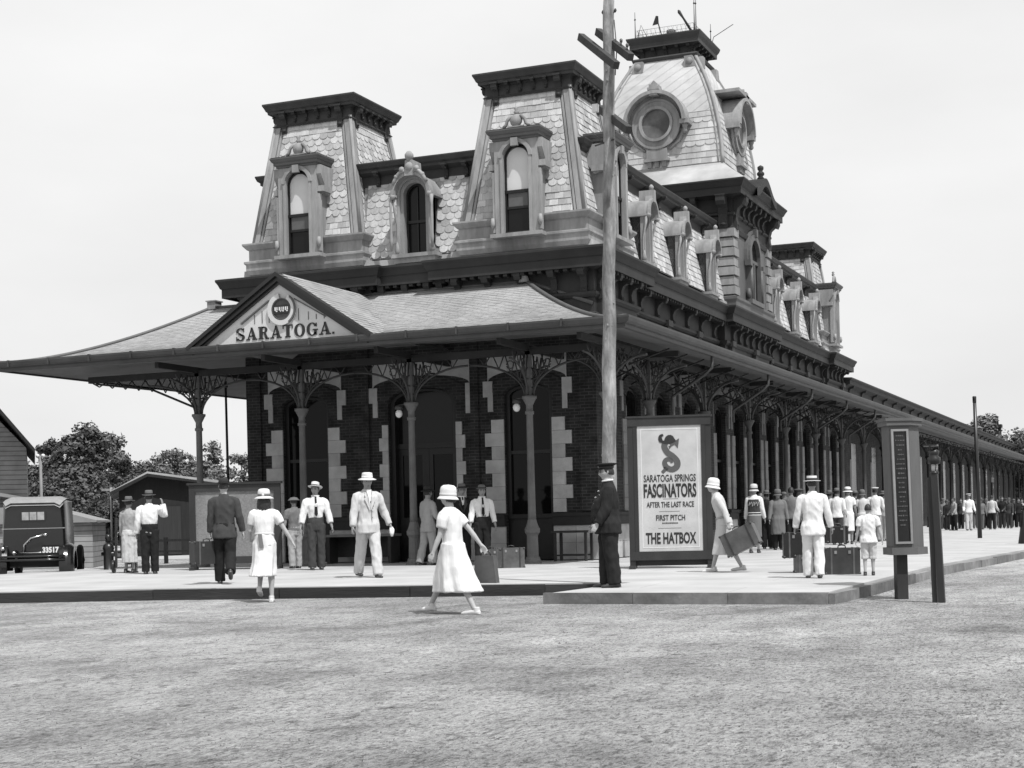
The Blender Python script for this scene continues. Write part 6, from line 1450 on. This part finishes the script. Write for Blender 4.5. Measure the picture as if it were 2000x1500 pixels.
# the station officer
f = Fig(rl=(3, 2), ll=(-4, 2), ra=(12, 6, 14), la=(10, 6, 20), fat=1.2, lean=-1, head=(0, 2)); r = place('uniformed officer in peaked cap and brass buttoned tunic standing in profile', 1190, 903, 1147, -84, z=-.02, hat_extra=.03)
finish(f, r, f.body(), M_skin, 'short'); garment('tunic', f.jacket(.76, 1.2, belly=.05, sleeve_r=.074), C_navy, r, .014, 8); garment('trousers', f.trousers(r=.125, cuff=.09), C_navy, r, .014, 8); add_shoes(f, r, M_leath); h = add_hat(f, r, 'cap', C_navy, M_black)
g = MB(); g.ball(f.hp((0, .112, .085)), .016, 8, (1, .4, 1)); g.build('cap_badge', M_brass, h)
g = MB(); U, T = f.up, f.T; g.tube([U(T(Vector((.076*cos(t), .070*sin(t), 1.512-.010*sin(t))))) for t in rng(0, 2*pi, 15)[:-1]], .015, 6, closed=True); g.build('collar', C_white, r)
g = MB()
for z, y in ((1.36, .125), (1.27, .168), (1.18, .195), (1.08, .206), (.98, .200)):
    for sx in (-.05, .05): g.ball(U(T(Vector((sx, y+.006, z)))), .012, 8)
g.build('buttons', M_brass, r)
g = MB(); g.box((-.02, 0, 0), (.02, .004, .012), Matrix.Translation(U(T(Vector((-.09, .128, 1.30)))))); g.build('badge', M_white, r)
g = MB(); [g.tube([f.hp((sg*.031+.017*cos(t), .096, .010+.015*sin(t))) for t in rng(0, 2*pi, 11)[:-1]], .0022, 4, closed=True) for sg in (-1, 1)]; g.tube([f.hp((-.048, .094, .012)), f.hp((-.08, -.01, .012))], .002, 4); g.tube([f.hp((.048, .094, .012)), f.hp((.08, -.01, .012))], .002, 4); g.build('spectacles', M_black, r)
# woman leaning with a suitcase
f = Fig(True, rl=(17, 2), ll=(-15, 12), ra=(8, 8, 12), la=(-16, 14, 16), lean=15, head=(0, -10), grip=(50, 90)); r = place('elderly woman in a light belted dress and white hat leaning forward with a large suitcase', 1417, 930, 1117, -92, hat_extra=.0); P_E = r, f
finish(f, r, f.body(), hair='bob', hairm=M_hairg)
garment('skirt', f.skirt(.34, 1.02, .175, (0, -.02), .135), C_cream, r, .005, 7); g = f.jacket(.86, .95, sleeve_r=.055); garment('blouse', g, C_cream, r, .006)
g = MB(); U, T = f.up, f.T; g.tube([U(T(Vector((.158*cos(t), .124*sin(t), 1.03)))) for t in rng(0, 2*pi, 21)[:-1]], .014, 6, closed=True, sq=1.5); g.build('belt', C_light, r)
add_shoes(f, r, M_shoew, 1); add_hat(f, r, 'cloche', M_feltw, M_feltw)
# man in a white suit and boater
f = Fig(rl=(-6, 4), ll=(5, 2), ra=(2, 14, 8), la=(6, 12, 6), grip=(40, 80)); r = place('man in a white suit and straw boater seen from behind beside the stacked trunks', 1590, 928, 1129, 184, hat_extra=.04); P_F = r, f
finish(f, r, f.body(), M_skin_d, 'short'); garment('jacket', f.jacket(.74, 1.05), C_white, r, .014, 8); garment('trousers', f.trousers(), C_white, r, .014, 8); add_shoes(f, r, M_leath); add_hat(f, r, 'boater', M_straw, C_char)
# boy from behind
f = Fig(rl=(4, 2), ll=(-3, 2), ra=(0, 14, 10), la=(0, 12, 10)); r = place('small boy in white shirt and shorts with dark hair seen from behind', 1698, 985, 1124, 178, hat_extra=0)
finish(f, r, f.body(), hair='short'); garment('shirt', f.jacket(.80, 1.06, short=True, sleeve_r=.075), C_white, r, .014, 8); garment('shorts', f.trousers(ankle=.12, cuff=.085), C_cream, r); add_shoes(f, r, M_leath)
# couple on the left
f = Fig(True, ra=(8, 6, 30), la=(4, 8, 10)); r = place('woman in light jacket, long pale skirt and grey hat beside the shirt-sleeved man', 254, 970, 1119, 150)
finish(f, r, f.body(), M_skin_d, 'short', vox=.012); garment('jacket', f.jacket(.86, .93), C_light, r); garment('skirt', f.skirt(.24, 1.0, .15, (0, 0), .14), C_cream, r); add_shoes(f, r, M_leath); add_hat(f, r, 'fedora', M_felt, C_char)
f = Fig(rl=(2, 0), ll=(-2, 0), ra=(55, 22, 118), la=(2, 10, 10), fat=1.05); r = place('man in white shirt, black trousers and dark fedora raising a hand to his face', 294, 957, 1121, 172, hat_extra=.05)
finish(f, r, f.body(), M_skin_d, 'short', vox=.012); garment('shirt', f.jacket(.97, 1.06, sleeve_r=.074, waist=.80), C_white, r, .014, 8); garment('trousers', f.trousers(1.04, r=.11, cuff=.075), C_black, r); add_shoes(f, r, M_leath); add_hat(f, r, 'fedora', M_felt, C_black)
# ---------------------------------------------------------------- people under the canopy along the platform
def simple(label, px, yt, yb, face, top, bottom, kind='man', hatk=None, hatm=None, topm_short=False, skin=None, group='people waiting along the platform', pose=None, hairk='short', z=0):
    f = Fig(kind == 'woman', **(pose or dict(ra=(R.uniform(-5, 25), 9, R.uniform(5, 60)), la=(R.uniform(-5, 15), 9, R.uniform(5, 30)), rl=(R.uniform(-4, 6), 2), ll=(R.uniform(-6, 4), 2), head=(R.uniform(-25, 25), 0))))
    r = place(label, px, yt, yb, face, z=z, hat_extra=.05 if hatk else 0, group=group); vv = .016
    finish(f, r, f.body(), skin or M_skin_d, hairk, vox=vv, eyes=False)
    if kind == 'woman':
        garment('skirt', f.skirt(.40, 1.02, .17, (0, 0), .13), bottom, r, .004, 7, vv); garment('blouse', f.jacket(.95, .92, short=topm_short), top, r, .004, 9, vv)
    elif kind == 'coat': garment('coat', f.jacket(.45, 1.05), top, r, .006, 8, vv); garment('trousers', f.trousers(), bottom, r, .005, 9, vv)
    else:
        garment('shirt' if top in (C_white, C_cream) else 'jacket', f.jacket(.84, 1.0), top, r, .006, 9, vv); garment('trousers', f.trousers(), bottom, r, .005, 9, vv)
    add_shoes(f, r, M_leath)
    if hatk: add_hat(f, r, hatk, hatm, C_char)
    return r, f
r, f = simple('woman in a dark striped waistcoat with pale sleeves and light headscarf', 1475, 944, 1080, 170, C_white, C_mid, 'woman', 'cloche', C_cream)
g = MB(); U, T = f.up, f.T; loft(g, [(U(T((0, 0, z))), a, b) for z, a, b in ((.88, .178, .138), (1.0, .164, .132), (1.15, .160, .130), (1.3, .172, .136), (1.38, .160, .122))]); v = garment('waistcoat', g, C_char, r, .003, 9, .014)
g = MB()
for z in (.97, 1.03): g.tube([U(T(Vector((.168*cos(t), .140*sin(t), z)))) for t in rng(0, 2*pi, 25)[:-1]], .010, 6, closed=True)
for i in range(6): a_ = -.11+.044*i; g.bar(U(T(Vector((a_, -.142, 1.22+.03*sin(i*2))))), U(T(Vector((a_+.03, -.140, 1.31)))), .02, .008)
g.build('stripes', C_white, v)
simple('person in a long dark coat and dark hat standing behind the striped waistcoat', 1521, 954, 1074, 10, C_mid, C_black, 'coat', 'cloche', M_felt)
simple('man in a dark shirt and dark trousers with his back turned beside the boater', 1547, 952, 1072, 175, C_mid, C_black, 'man')
simple('man in white jacket and dark trousers leftmost of the white-clad group', 1636, 952, 1064, 170, C_white, C_char, 'man', 'bowler', M_felt)
simple('woman in short sleeved white dress and white brimmed hat behind the trunks', 1658, 950, 1063, 175, C_white, C_white, 'woman', 'brim', M_feltw, True)
simple('woman in pale frock and small grey hat just behind the boy', 1686, 955, 1060, 185, C_cream, C_cream, 'woman', 'cloche', M_felt, True)
simple('man in white shirt and white cap with a pale bag at the hip', 1711, 950, 1058, 170, C_white, C_light, 'man', 'cap', M_feltw)
simple('man in dark jacket and light trousers holding a white parcel', 1831, 965, 1040, 60, C_char, C_light, 'man', None)
simple('man in a white suit standing by the iron post', 1893, 963, 1036, 10, C_white, C_cream, 'man', 'cap', M_feltw)
simple('man in a light jacket and dark trousers just right of the iron post', 1938, 968, 1034, 160, C_cream, C_black, 'man')
for i, (x, yt, yb, a_, tp, bt, lb) in enumerate(((1864, 972, 1036, -60, C_light, C_black, 'person in grey with dark legs left of the white suit'), (1917, 972, 1034, 20, C_mid, C_mid, 'man in mid grey clothes partly behind the iron post'), (1958, 970, 1032, 5, C_black, C_char, 'man in black right of the light jacket'), (1972, 972, 1032, -20, C_char, C_char, 'man in charcoal second from the right edge'), (1990, 974, 1030, 15, C_black, C_black, 'man in black at the right edge of the platform crowd'), (1850, 976, 1035, 40, C_black, C_black, 'man in black between the lamp and the white suit'))):
    simple(lb, x, yt, yb, a_, tp, bt, 'man', 'fedora' if i % 2 else None, M_felt)

MORE = ((1499, 957, 1072, 170, C_black, C_black, 'fedora', 'man in black just right of the striped waistcoat, partly hidden'), (1562, 953, 1071, 160, C_char, C_black, 'cap', 'man in charcoal and dark cap at the left shoulder of the boater man'),
 (1622, 957, 1061, 180, C_char, C_char, 'fedora', 'man in charcoal behind the right shoulder of the boater man'), (1672, 957, 1058, 165, C_black, C_char, 'bowler', 'man in black between the two white frocks behind the trunks'), (1727, 958, 1056, 150, C_light, C_cream, 'panama', 'man in light grey at the left edge of the train board'),
 (1485, 960, 1064, 30, C_char, C_char, None, 'bareheaded man in charcoal by the wall behind the striped waistcoat'), (1533, 960, 1062, 20, C_black, C_black, 'bowler', 'man in black by the wall behind the long coat'),
 (1842, 973, 1033, 20, C_mid, C_char, 'fedora', 'man in grey and fedora by the far wall right of the lamp post'), (1878, 974, 1033, -30, C_char, C_black, None, 'bareheaded man in charcoal by the far wall left of the white suit'), (1906, 974, 1032, 10, C_black, C_mid, 'cap', 'man in black jacket and grey trousers hard against the iron post'), (1927, 974, 1032, -15, C_black, C_black, 'fedora', 'man in black and fedora just left of the light jacket'),
 (1948, 975, 1031, 15, C_char, C_mid, None, 'bareheaded man in charcoal just right of the light jacket'), (1966, 973, 1030, 0, C_mid, C_black, 'cap', 'man in grey jacket and cap among the far dark group'), (1981, 974, 1030, -10, C_black, C_black, 'bowler', 'man in black bowler third from the right edge'), (1997, 975, 1029, 5, C_light, C_char, None, 'man in a light coat cut by the right edge'))
for x, yt, yb, a_, tp, bt, hk, lb in MORE: simple(lb, x, yt, yb, a_, tp, bt, 'man', hk, M_felt)
# ================================================================== things people carry (they hang from the hand, so they stay things of their own)
def carried(rf, sd, label, w, d, h, m_, extra=0, roll=0, name='suitcase', cat='suitcase', off=(0, 0)):
    r, f = rf; bpy.context.view_layer.update()
    S, E, Wr, d2 = f.arm_path(sd); hand = Wr+d2*.115; p = r.matrix_world @ hand
    t = thing(name, label, cat, (p.x, p.y, p.z), r.rotation_euler.z+radians(90)+radians(extra)); k = r.scale[0]
    inner = MB(); case_mesh(w, d, h, m_, t)
    for ch in t.children: ch.location = (off[0], off[1], -h-.035)
    t.rotation_euler = (0, radians(roll), t.rotation_euler.z); return t
carried(P_A, 'l', 'plain grey suitcase hanging from the hand of the man in charcoal', .56, .22, .40, mat('black_leather', .03, .5, .25, 6, spec=.4, stain=.3), -62, off=(-.06, 0))
carried(P_E, 'l', 'large two-strapped suitcase tilted in the hand of the leaning woman', .62, .24, .40, M_leathb, -12, 24, off=(-.10, 0))
r, f = P_D; bpy.context.view_layer.update(); S, E, Wr, d2 = f.arm_path('r'); p = r.matrix_world @ (Wr+d2*.10)
t = thing('hand_bag', 'flat grey bag held at the far side of the woman walking in the dirt', 'bag', p, r.rotation_euler.z+radians(90)); m = MB(); m.prism([(-.17, -.42), (.17, -.42), (.13, -.06), (-.13, -.06)], lambda u, v, d: (u, d, v), -.05, .05); m.build('bag_body', M_case, t); m = MB(); m.tube([(-.07, 0, -.06), (-.06, 0, -.005), (.06, 0, -.005), (.07, 0, -.06)], .01, 6); m.build('handle', M_leath, t)
# ================================================================== background: shed, houses, road, trees
M_clap = brick_mat('clapboard', .30, .33, .14, 30, .16, 1, .8, .012)
M_shedw = mat('shed_boards', .022, .8, .35, 4, 0, .3, 10, stretch=(6, 6, .2)); M_shedr = mat('shed_roof', .42, .6, .15, 2, stain=.2)
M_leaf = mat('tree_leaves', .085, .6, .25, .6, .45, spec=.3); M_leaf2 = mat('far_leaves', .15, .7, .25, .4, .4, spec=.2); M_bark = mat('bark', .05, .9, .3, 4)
def facing(p): return atan2(CAM.y-p.y, CAM.x-p.x)+pi/2
gz = -.19
def at_depth(x, y, D):
    """point seen at photo pixel (x, y) at distance D in front of the camera"""
    a = (x-1000)/F_PX; b = (y-HY)/F_PX; c, s = cos(ROLL), sin(ROLL); a, b = c*a+s*b, -s*a+c*b
    return CAM+(rt*a-Vector((0, 0, 1))*b+fw)*D
# dark board shed with pale roof, behind the notice board
D = 62; A = at_depth(232, 945, D); B = at_depth(420, 945, D); L_ = at_depth(560, 945, D+26)
sh = thing('board_shed', 'low dark board shed with pale shallow roof behind the left column', 'shed', (A.x, A.y, gz), facing(A)); wS = (B-A).length; s_ = D/F_PX
ze = (1026-948)*s_+1.05; zp = (1026-920)*s_+1.05; xp = (285-232)*s_*1.02; ze2 = (1026-936)*s_+1.0
m = MB(); dd = 16
m.prism([(0, 0), (wS, 0), (wS, ze2), (xp, zp), (0, ze)], lambda u, v, d: (u, d, v), 0, dd); w = m.build('wall', M_shedw, sh)
m = MB()
for (x0, z0, x1, z1) in ((-.35, ze-.16, xp, zp+.04), (xp, zp+.04, wS+.5, ze2-.05)): m.prism([(x0, z0), (x1, z1), (x1, z1+.14), (x0, z0+.14)], lambda u, v, d: (u, d, v), -.4, dd+.4)
m.build('roof', M_shedr, sh)
m = MB(); m.prism([(-.35, ze-.20), (xp, zp-.02), (wS+.5, ze2-.1), (wS+.5, ze2-.02), (xp, zp+.10), (-.35, ze-.04)], lambda u, v, d: (u, d, v), -.44, -.401); m.build('barge_board', M_shedw, sh)
m = MB(); m.box((1.3, -.06, .05), (2.4, .0, 2.0)); m.build('door', mat('shed_door', .035, .8, .3, 4, stretch=(6, 6, .3)), sh); m = MB(); m.box((2.9, -.3, .2), (wS, -.02, .5)); m.build('loading_sill', mat('old_wood', .3, .8, .2, 3), sh)
# barn-like house on the far left with a lean-to
D = 52; A = at_depth(66, 962, D); hs = thing('clapboard_house', 'clapboard house gable with overhanging dark eaves at the far left edge', 'house', (A.x, A.y, gz), facing(A)); s_ = D/F_PX; zb = 1.0
P_ = lambda x, y: ((x-66)*s_, (1029-y)*s_+1.06)
m = MB(); g0 = [P_(-220, 1090), P_(54, 1090), P_(54, 862), P_(-70, 726), P_(-220, 905)]; m.prism([(u, max(v, 0)) for u, v in g0], lambda u, v, d: (u, d, v), 0, 9); m.build('wall', M_clap, hs)
m = MB(); 
for a, b, in (((70, 868), (-70, 695)),): (x0, z0), (x1, z1) = P_(*a), P_(*b); m.prism([(x0, z0-.12), (x0, z0+.02), (x1, z1+.05), (x1, z1-.12)][::-1], lambda u, v, d: (u, d, v), -1.3, 9)
(x0, z0), (x1, z1) = P_(-230, 900), P_(-70, 695); m.prism([(x0, z0-.12), (x1, z1-.12), (x1, z1+.05), (x0, z0+.05)], lambda u, v, d: (u, d, v), -1.3, 9)
m.build('roof', M_shedw, hs, fix=True)
m = MB(); (x0, z0), (x1, z1) = P_(-60, 945), P_(92, 968); m.prism([(x0, z0), (x1, z1-.08), (x1, z1), (x0, z0+.14)], lambda u, v, d: (u, d, v), -1.6, 4); m.build('porch_roof', mat('porch_roof', .26, .8, .15, 2), hs, fix=True)
D = 47; A = at_depth(138, 1056, D); ou = thing('small_outbuilding', 'small white clapboard outbuilding with pale roof just right of the car', 'outbuilding', (A.x, A.y, gz), facing(A)-.15); s_ = D/F_PX; w_ = .70; h_ = (1056-978)*s_+.15
m = MB(); m.box((-2.5, 0, 0), (w_-.05, 3, h_)); m.build('wall', M_clap, ou); m = MB(); m.prism([(-2.8, h_+.02), (w_+.1, h_+.02), (w_+.1, h_+.08), (-.9, h_+.55), (-2.8, h_+.5)], lambda u, v, d: (u, d, v), -.2, 3.2); m.build('roof', mat('porch_roof', .26), ou, fix=True)
# thin pole, small lamp posts and a rail in the yard
q = at_depth(448, 1030, 44); t = thing('flag_pole', 'thin dark pole rising behind the left canopy column', 'pole', (q.x, q.y, gz)); m = MB(); m.tube([(0, 0, 0), (-.02, 0, 6.5)], [.045, .03], 8); m.build('shaft', M_black, t); m = MB(); m.ball((-.02, 0, 6.55), .06, 8); m.build('finial', M_black, t)
q = at_depth(219, 1040, 70); t = thing('yard_lamp', 'thin grey yard lamp post with cross piece left of the shed', 'lamp post', (q.x, q.y, gz)); m = MB(); m.tube([(0, 0, 0), (0, 0, 3.0)], .06, 8); m.build('post', M_trim, t); m = MB(); m.box((-.5, -.04, 2.85), (.2, .04, 2.95)); m.build('cross_piece', M_trim, t)
q = at_depth(80, 940, 60); t = thing('roof_vane', 'pale post with two round lamps rising above the house roof', 'lamp post', (q.x, q.y, gz)); m = MB(); m.tube([(0, 0, 0), (0, 0, (1028-880)*60/F_PX+1.1)], [.08, .05], 8); m.build('post', M_trim, t); h_ = (1028-880)*60/F_PX+1.1
for s in (-1, 1): m = MB(); m.ball((s*.13, 0, h_), .08, 8); m.build('globe', M_white, t)
a = at_depth(180, 1036, 50); b = at_depth(395, 1040, 50); t = thing('rail_fence', 'low dark rail fence across the yard behind the couple', 'fence', (a.x, a.y, gz)); m = MB(); v = b-a; m.bar((0, 0, .75), (v.x, v.y, .75), .06, .08); m.bar((0, 0, .4), (v.x, v.y, .4), .05, .06); m.build('rail', M_shedw, t)
for k in range(4): m = MB(); p = Vector((v.x, v.y, 0))*(k/3); m.box((p.x-.05, p.y-.05, 0), (p.x+.05, p.y+.05, .85)); m.build('post', M_shedw, t)
m = MB(); p0, p1 = at_depth(180, 1080, 56), at_depth(560, 1080, 56); p2, p3 = at_depth(900, 1040, 90), at_depth(-200, 1040, 90); m.poly([(p.x, p.y, gz+.006) for p in (p0, p1, p2, p3)]); rd = m.build('road', mat('pale_road', .42, .9, .12, 1, stain=.1)); rd['kind'] = 'structure'
# trees
def tree(name, label, px, ytop, ybase, D, wpx, seed, mleaf, group=None, nleaf=3200, lobes=9, squash=1.0, open_=.0):
    rr = random.Random(seed); wpx *= 1.25 if mleaf is M_leaf2 else 1.05; nleaf = int(nleaf*(1.5 if mleaf is M_leaf2 else 1.2)); lobes += 4; q = at_depth(px, ybase, D); s_ = D/F_PX; Ht = (HY-.0231*(px-1000)-ytop)*s_+CAM.z-gz; Rw = wpx*s_/2
    t = thing(name, label, 'tree', (q.x, q.y, gz), rr.uniform(0, 6), group)
    k = MB(); th = Ht*.30; r0 = Ht*.022; k.tube([(0, 0, 0), (r0*.4, 0, th*.5), (-r0*.3, r0*.5, th), (0, 0, Ht*.62), (r0, 0, Ht*.85)], [r0*1.3, r0, r0*.85, r0*.5, r0*.15], 8)
    cl = []
    for i in range(lobes):
        a = rr.uniform(0, 2*pi); hh = rr.uniform(.22, .86); env = 1.0 if hh < .5 else (1-((hh-.5)/.5)**1.5*.72)
        rad = Rw*env*rr.uniform(.2, .78); c = Vector((rad*cos(a), rad*sin(a), Ht*hh)); cl.append((c, Rw*rr.uniform(.30, .46)*(.7+.3*env)))
        k.tube([(0, 0, Ht*max(.15, hh-.25)), c*.5+Vector((0, 0, Ht*(hh-.08)*.5)), c], [r0*.45, r0*.28, r0*.08], 5)
    cl.append((Vector((Rw*.1, 0, Ht*.86)), Rw*.32)); cl.append((Vector((0, 0, Ht*.55)), Rw*.6)); cl.append((Vector((0, 0, Ht*.3)), Rw*.6))
    k.build('trunk', M_bark, t)
    c = MB(); sub = []
    for (p, r) in cl:
        for _ in range(9):
            d = Vector((rr.gauss(0, 1), rr.gauss(0, 1), rr.gauss(0, 1))).normalized(); sub.append((p+Vector((d.x, d.y, d.z*.75))*r*rr.uniform(.3, 1.0), r*rr.uniform(.28, .5)))
    per = max(6, nleaf//len(sub)); lf = max(.10, Rw*.048)*(.85 if nleaf > 4000 else 1)
    for (p, r) in sub:
        for _ in range(per):
            d = Vector((rr.gauss(0, 1), rr.gauss(0, 1), rr.gauss(0, .8))); d.normalize(); pos = p+d*r*rr.uniform(.1, 1.0)**.4
            if pos.z < Ht*.12: continue
            u = Vector((rr.gauss(0, 1), rr.gauss(0, 1), rr.gauss(0, .6))).normalized(); w = u.cross(d+Vector((.01, .02, .3))).normalized(); e = lf*rr.uniform(.6, 1.4)
            c.poly([pos-u*e, pos+w*e*.6, pos+u*e, pos-w*e*.6])
    c.build('crown', mleaf, t); return t
G = 'trees behind the station yard'
tree('broadleaf_tree', 'tallest dark round-headed tree behind the yard, right of the house', 172, 822, 1030, 105, 200, 1, M_leaf, G, 12600, 13)
tree('broadleaf_tree', 'dark tree rising behind the house eaves at the far left', 95, 850, 1030, 108, 170, 2, M_leaf, G, 9000, 10)
tree('broadleaf_tree', 'lower tree sloping down to the right of the tallest tree', 235, 872, 1030, 98, 150, 3, M_leaf, G, 8100, 9)
tree('broadleaf_tree', 'low bushy tree in front of the tallest one, above the outbuilding', 150, 915, 1030, 85, 210, 4, M_leaf, G, 9900, 10)
tree('broadleaf_tree', 'low dark tree at the left edge of the board shed roof', 255, 915, 1030, 90, 110, 9, M_leaf, G, 5400, 7)
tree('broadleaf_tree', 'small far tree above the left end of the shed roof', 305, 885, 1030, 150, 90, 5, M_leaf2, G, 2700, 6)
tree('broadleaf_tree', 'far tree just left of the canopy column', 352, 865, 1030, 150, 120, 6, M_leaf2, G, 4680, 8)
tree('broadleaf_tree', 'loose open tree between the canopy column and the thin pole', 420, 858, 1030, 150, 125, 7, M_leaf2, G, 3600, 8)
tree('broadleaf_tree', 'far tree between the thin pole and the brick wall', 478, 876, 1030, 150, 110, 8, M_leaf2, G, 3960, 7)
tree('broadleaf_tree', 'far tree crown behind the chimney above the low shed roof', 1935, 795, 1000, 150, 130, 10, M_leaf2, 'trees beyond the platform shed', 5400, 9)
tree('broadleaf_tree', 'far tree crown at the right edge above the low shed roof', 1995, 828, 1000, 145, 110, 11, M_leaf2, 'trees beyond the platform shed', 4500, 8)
tree('shrub', 'dark low bush along the yard behind the hydrant', 200, 985, 1040, 75, 120, 12, M_leaf, 'bushes in the yard', 5400, 8)
tree('shrub', 'dark low bush to the left of the shed door', 330, 960, 1040, 95, 130, 13, M_leaf, 'bushes in the yard', 4500, 8)
tree('broadleaf_tree', 'tree mass filling the gap between the house and the tallest tree', 125, 890, 1030, 112, 170, 21, M_leaf, G, 7000, 11)
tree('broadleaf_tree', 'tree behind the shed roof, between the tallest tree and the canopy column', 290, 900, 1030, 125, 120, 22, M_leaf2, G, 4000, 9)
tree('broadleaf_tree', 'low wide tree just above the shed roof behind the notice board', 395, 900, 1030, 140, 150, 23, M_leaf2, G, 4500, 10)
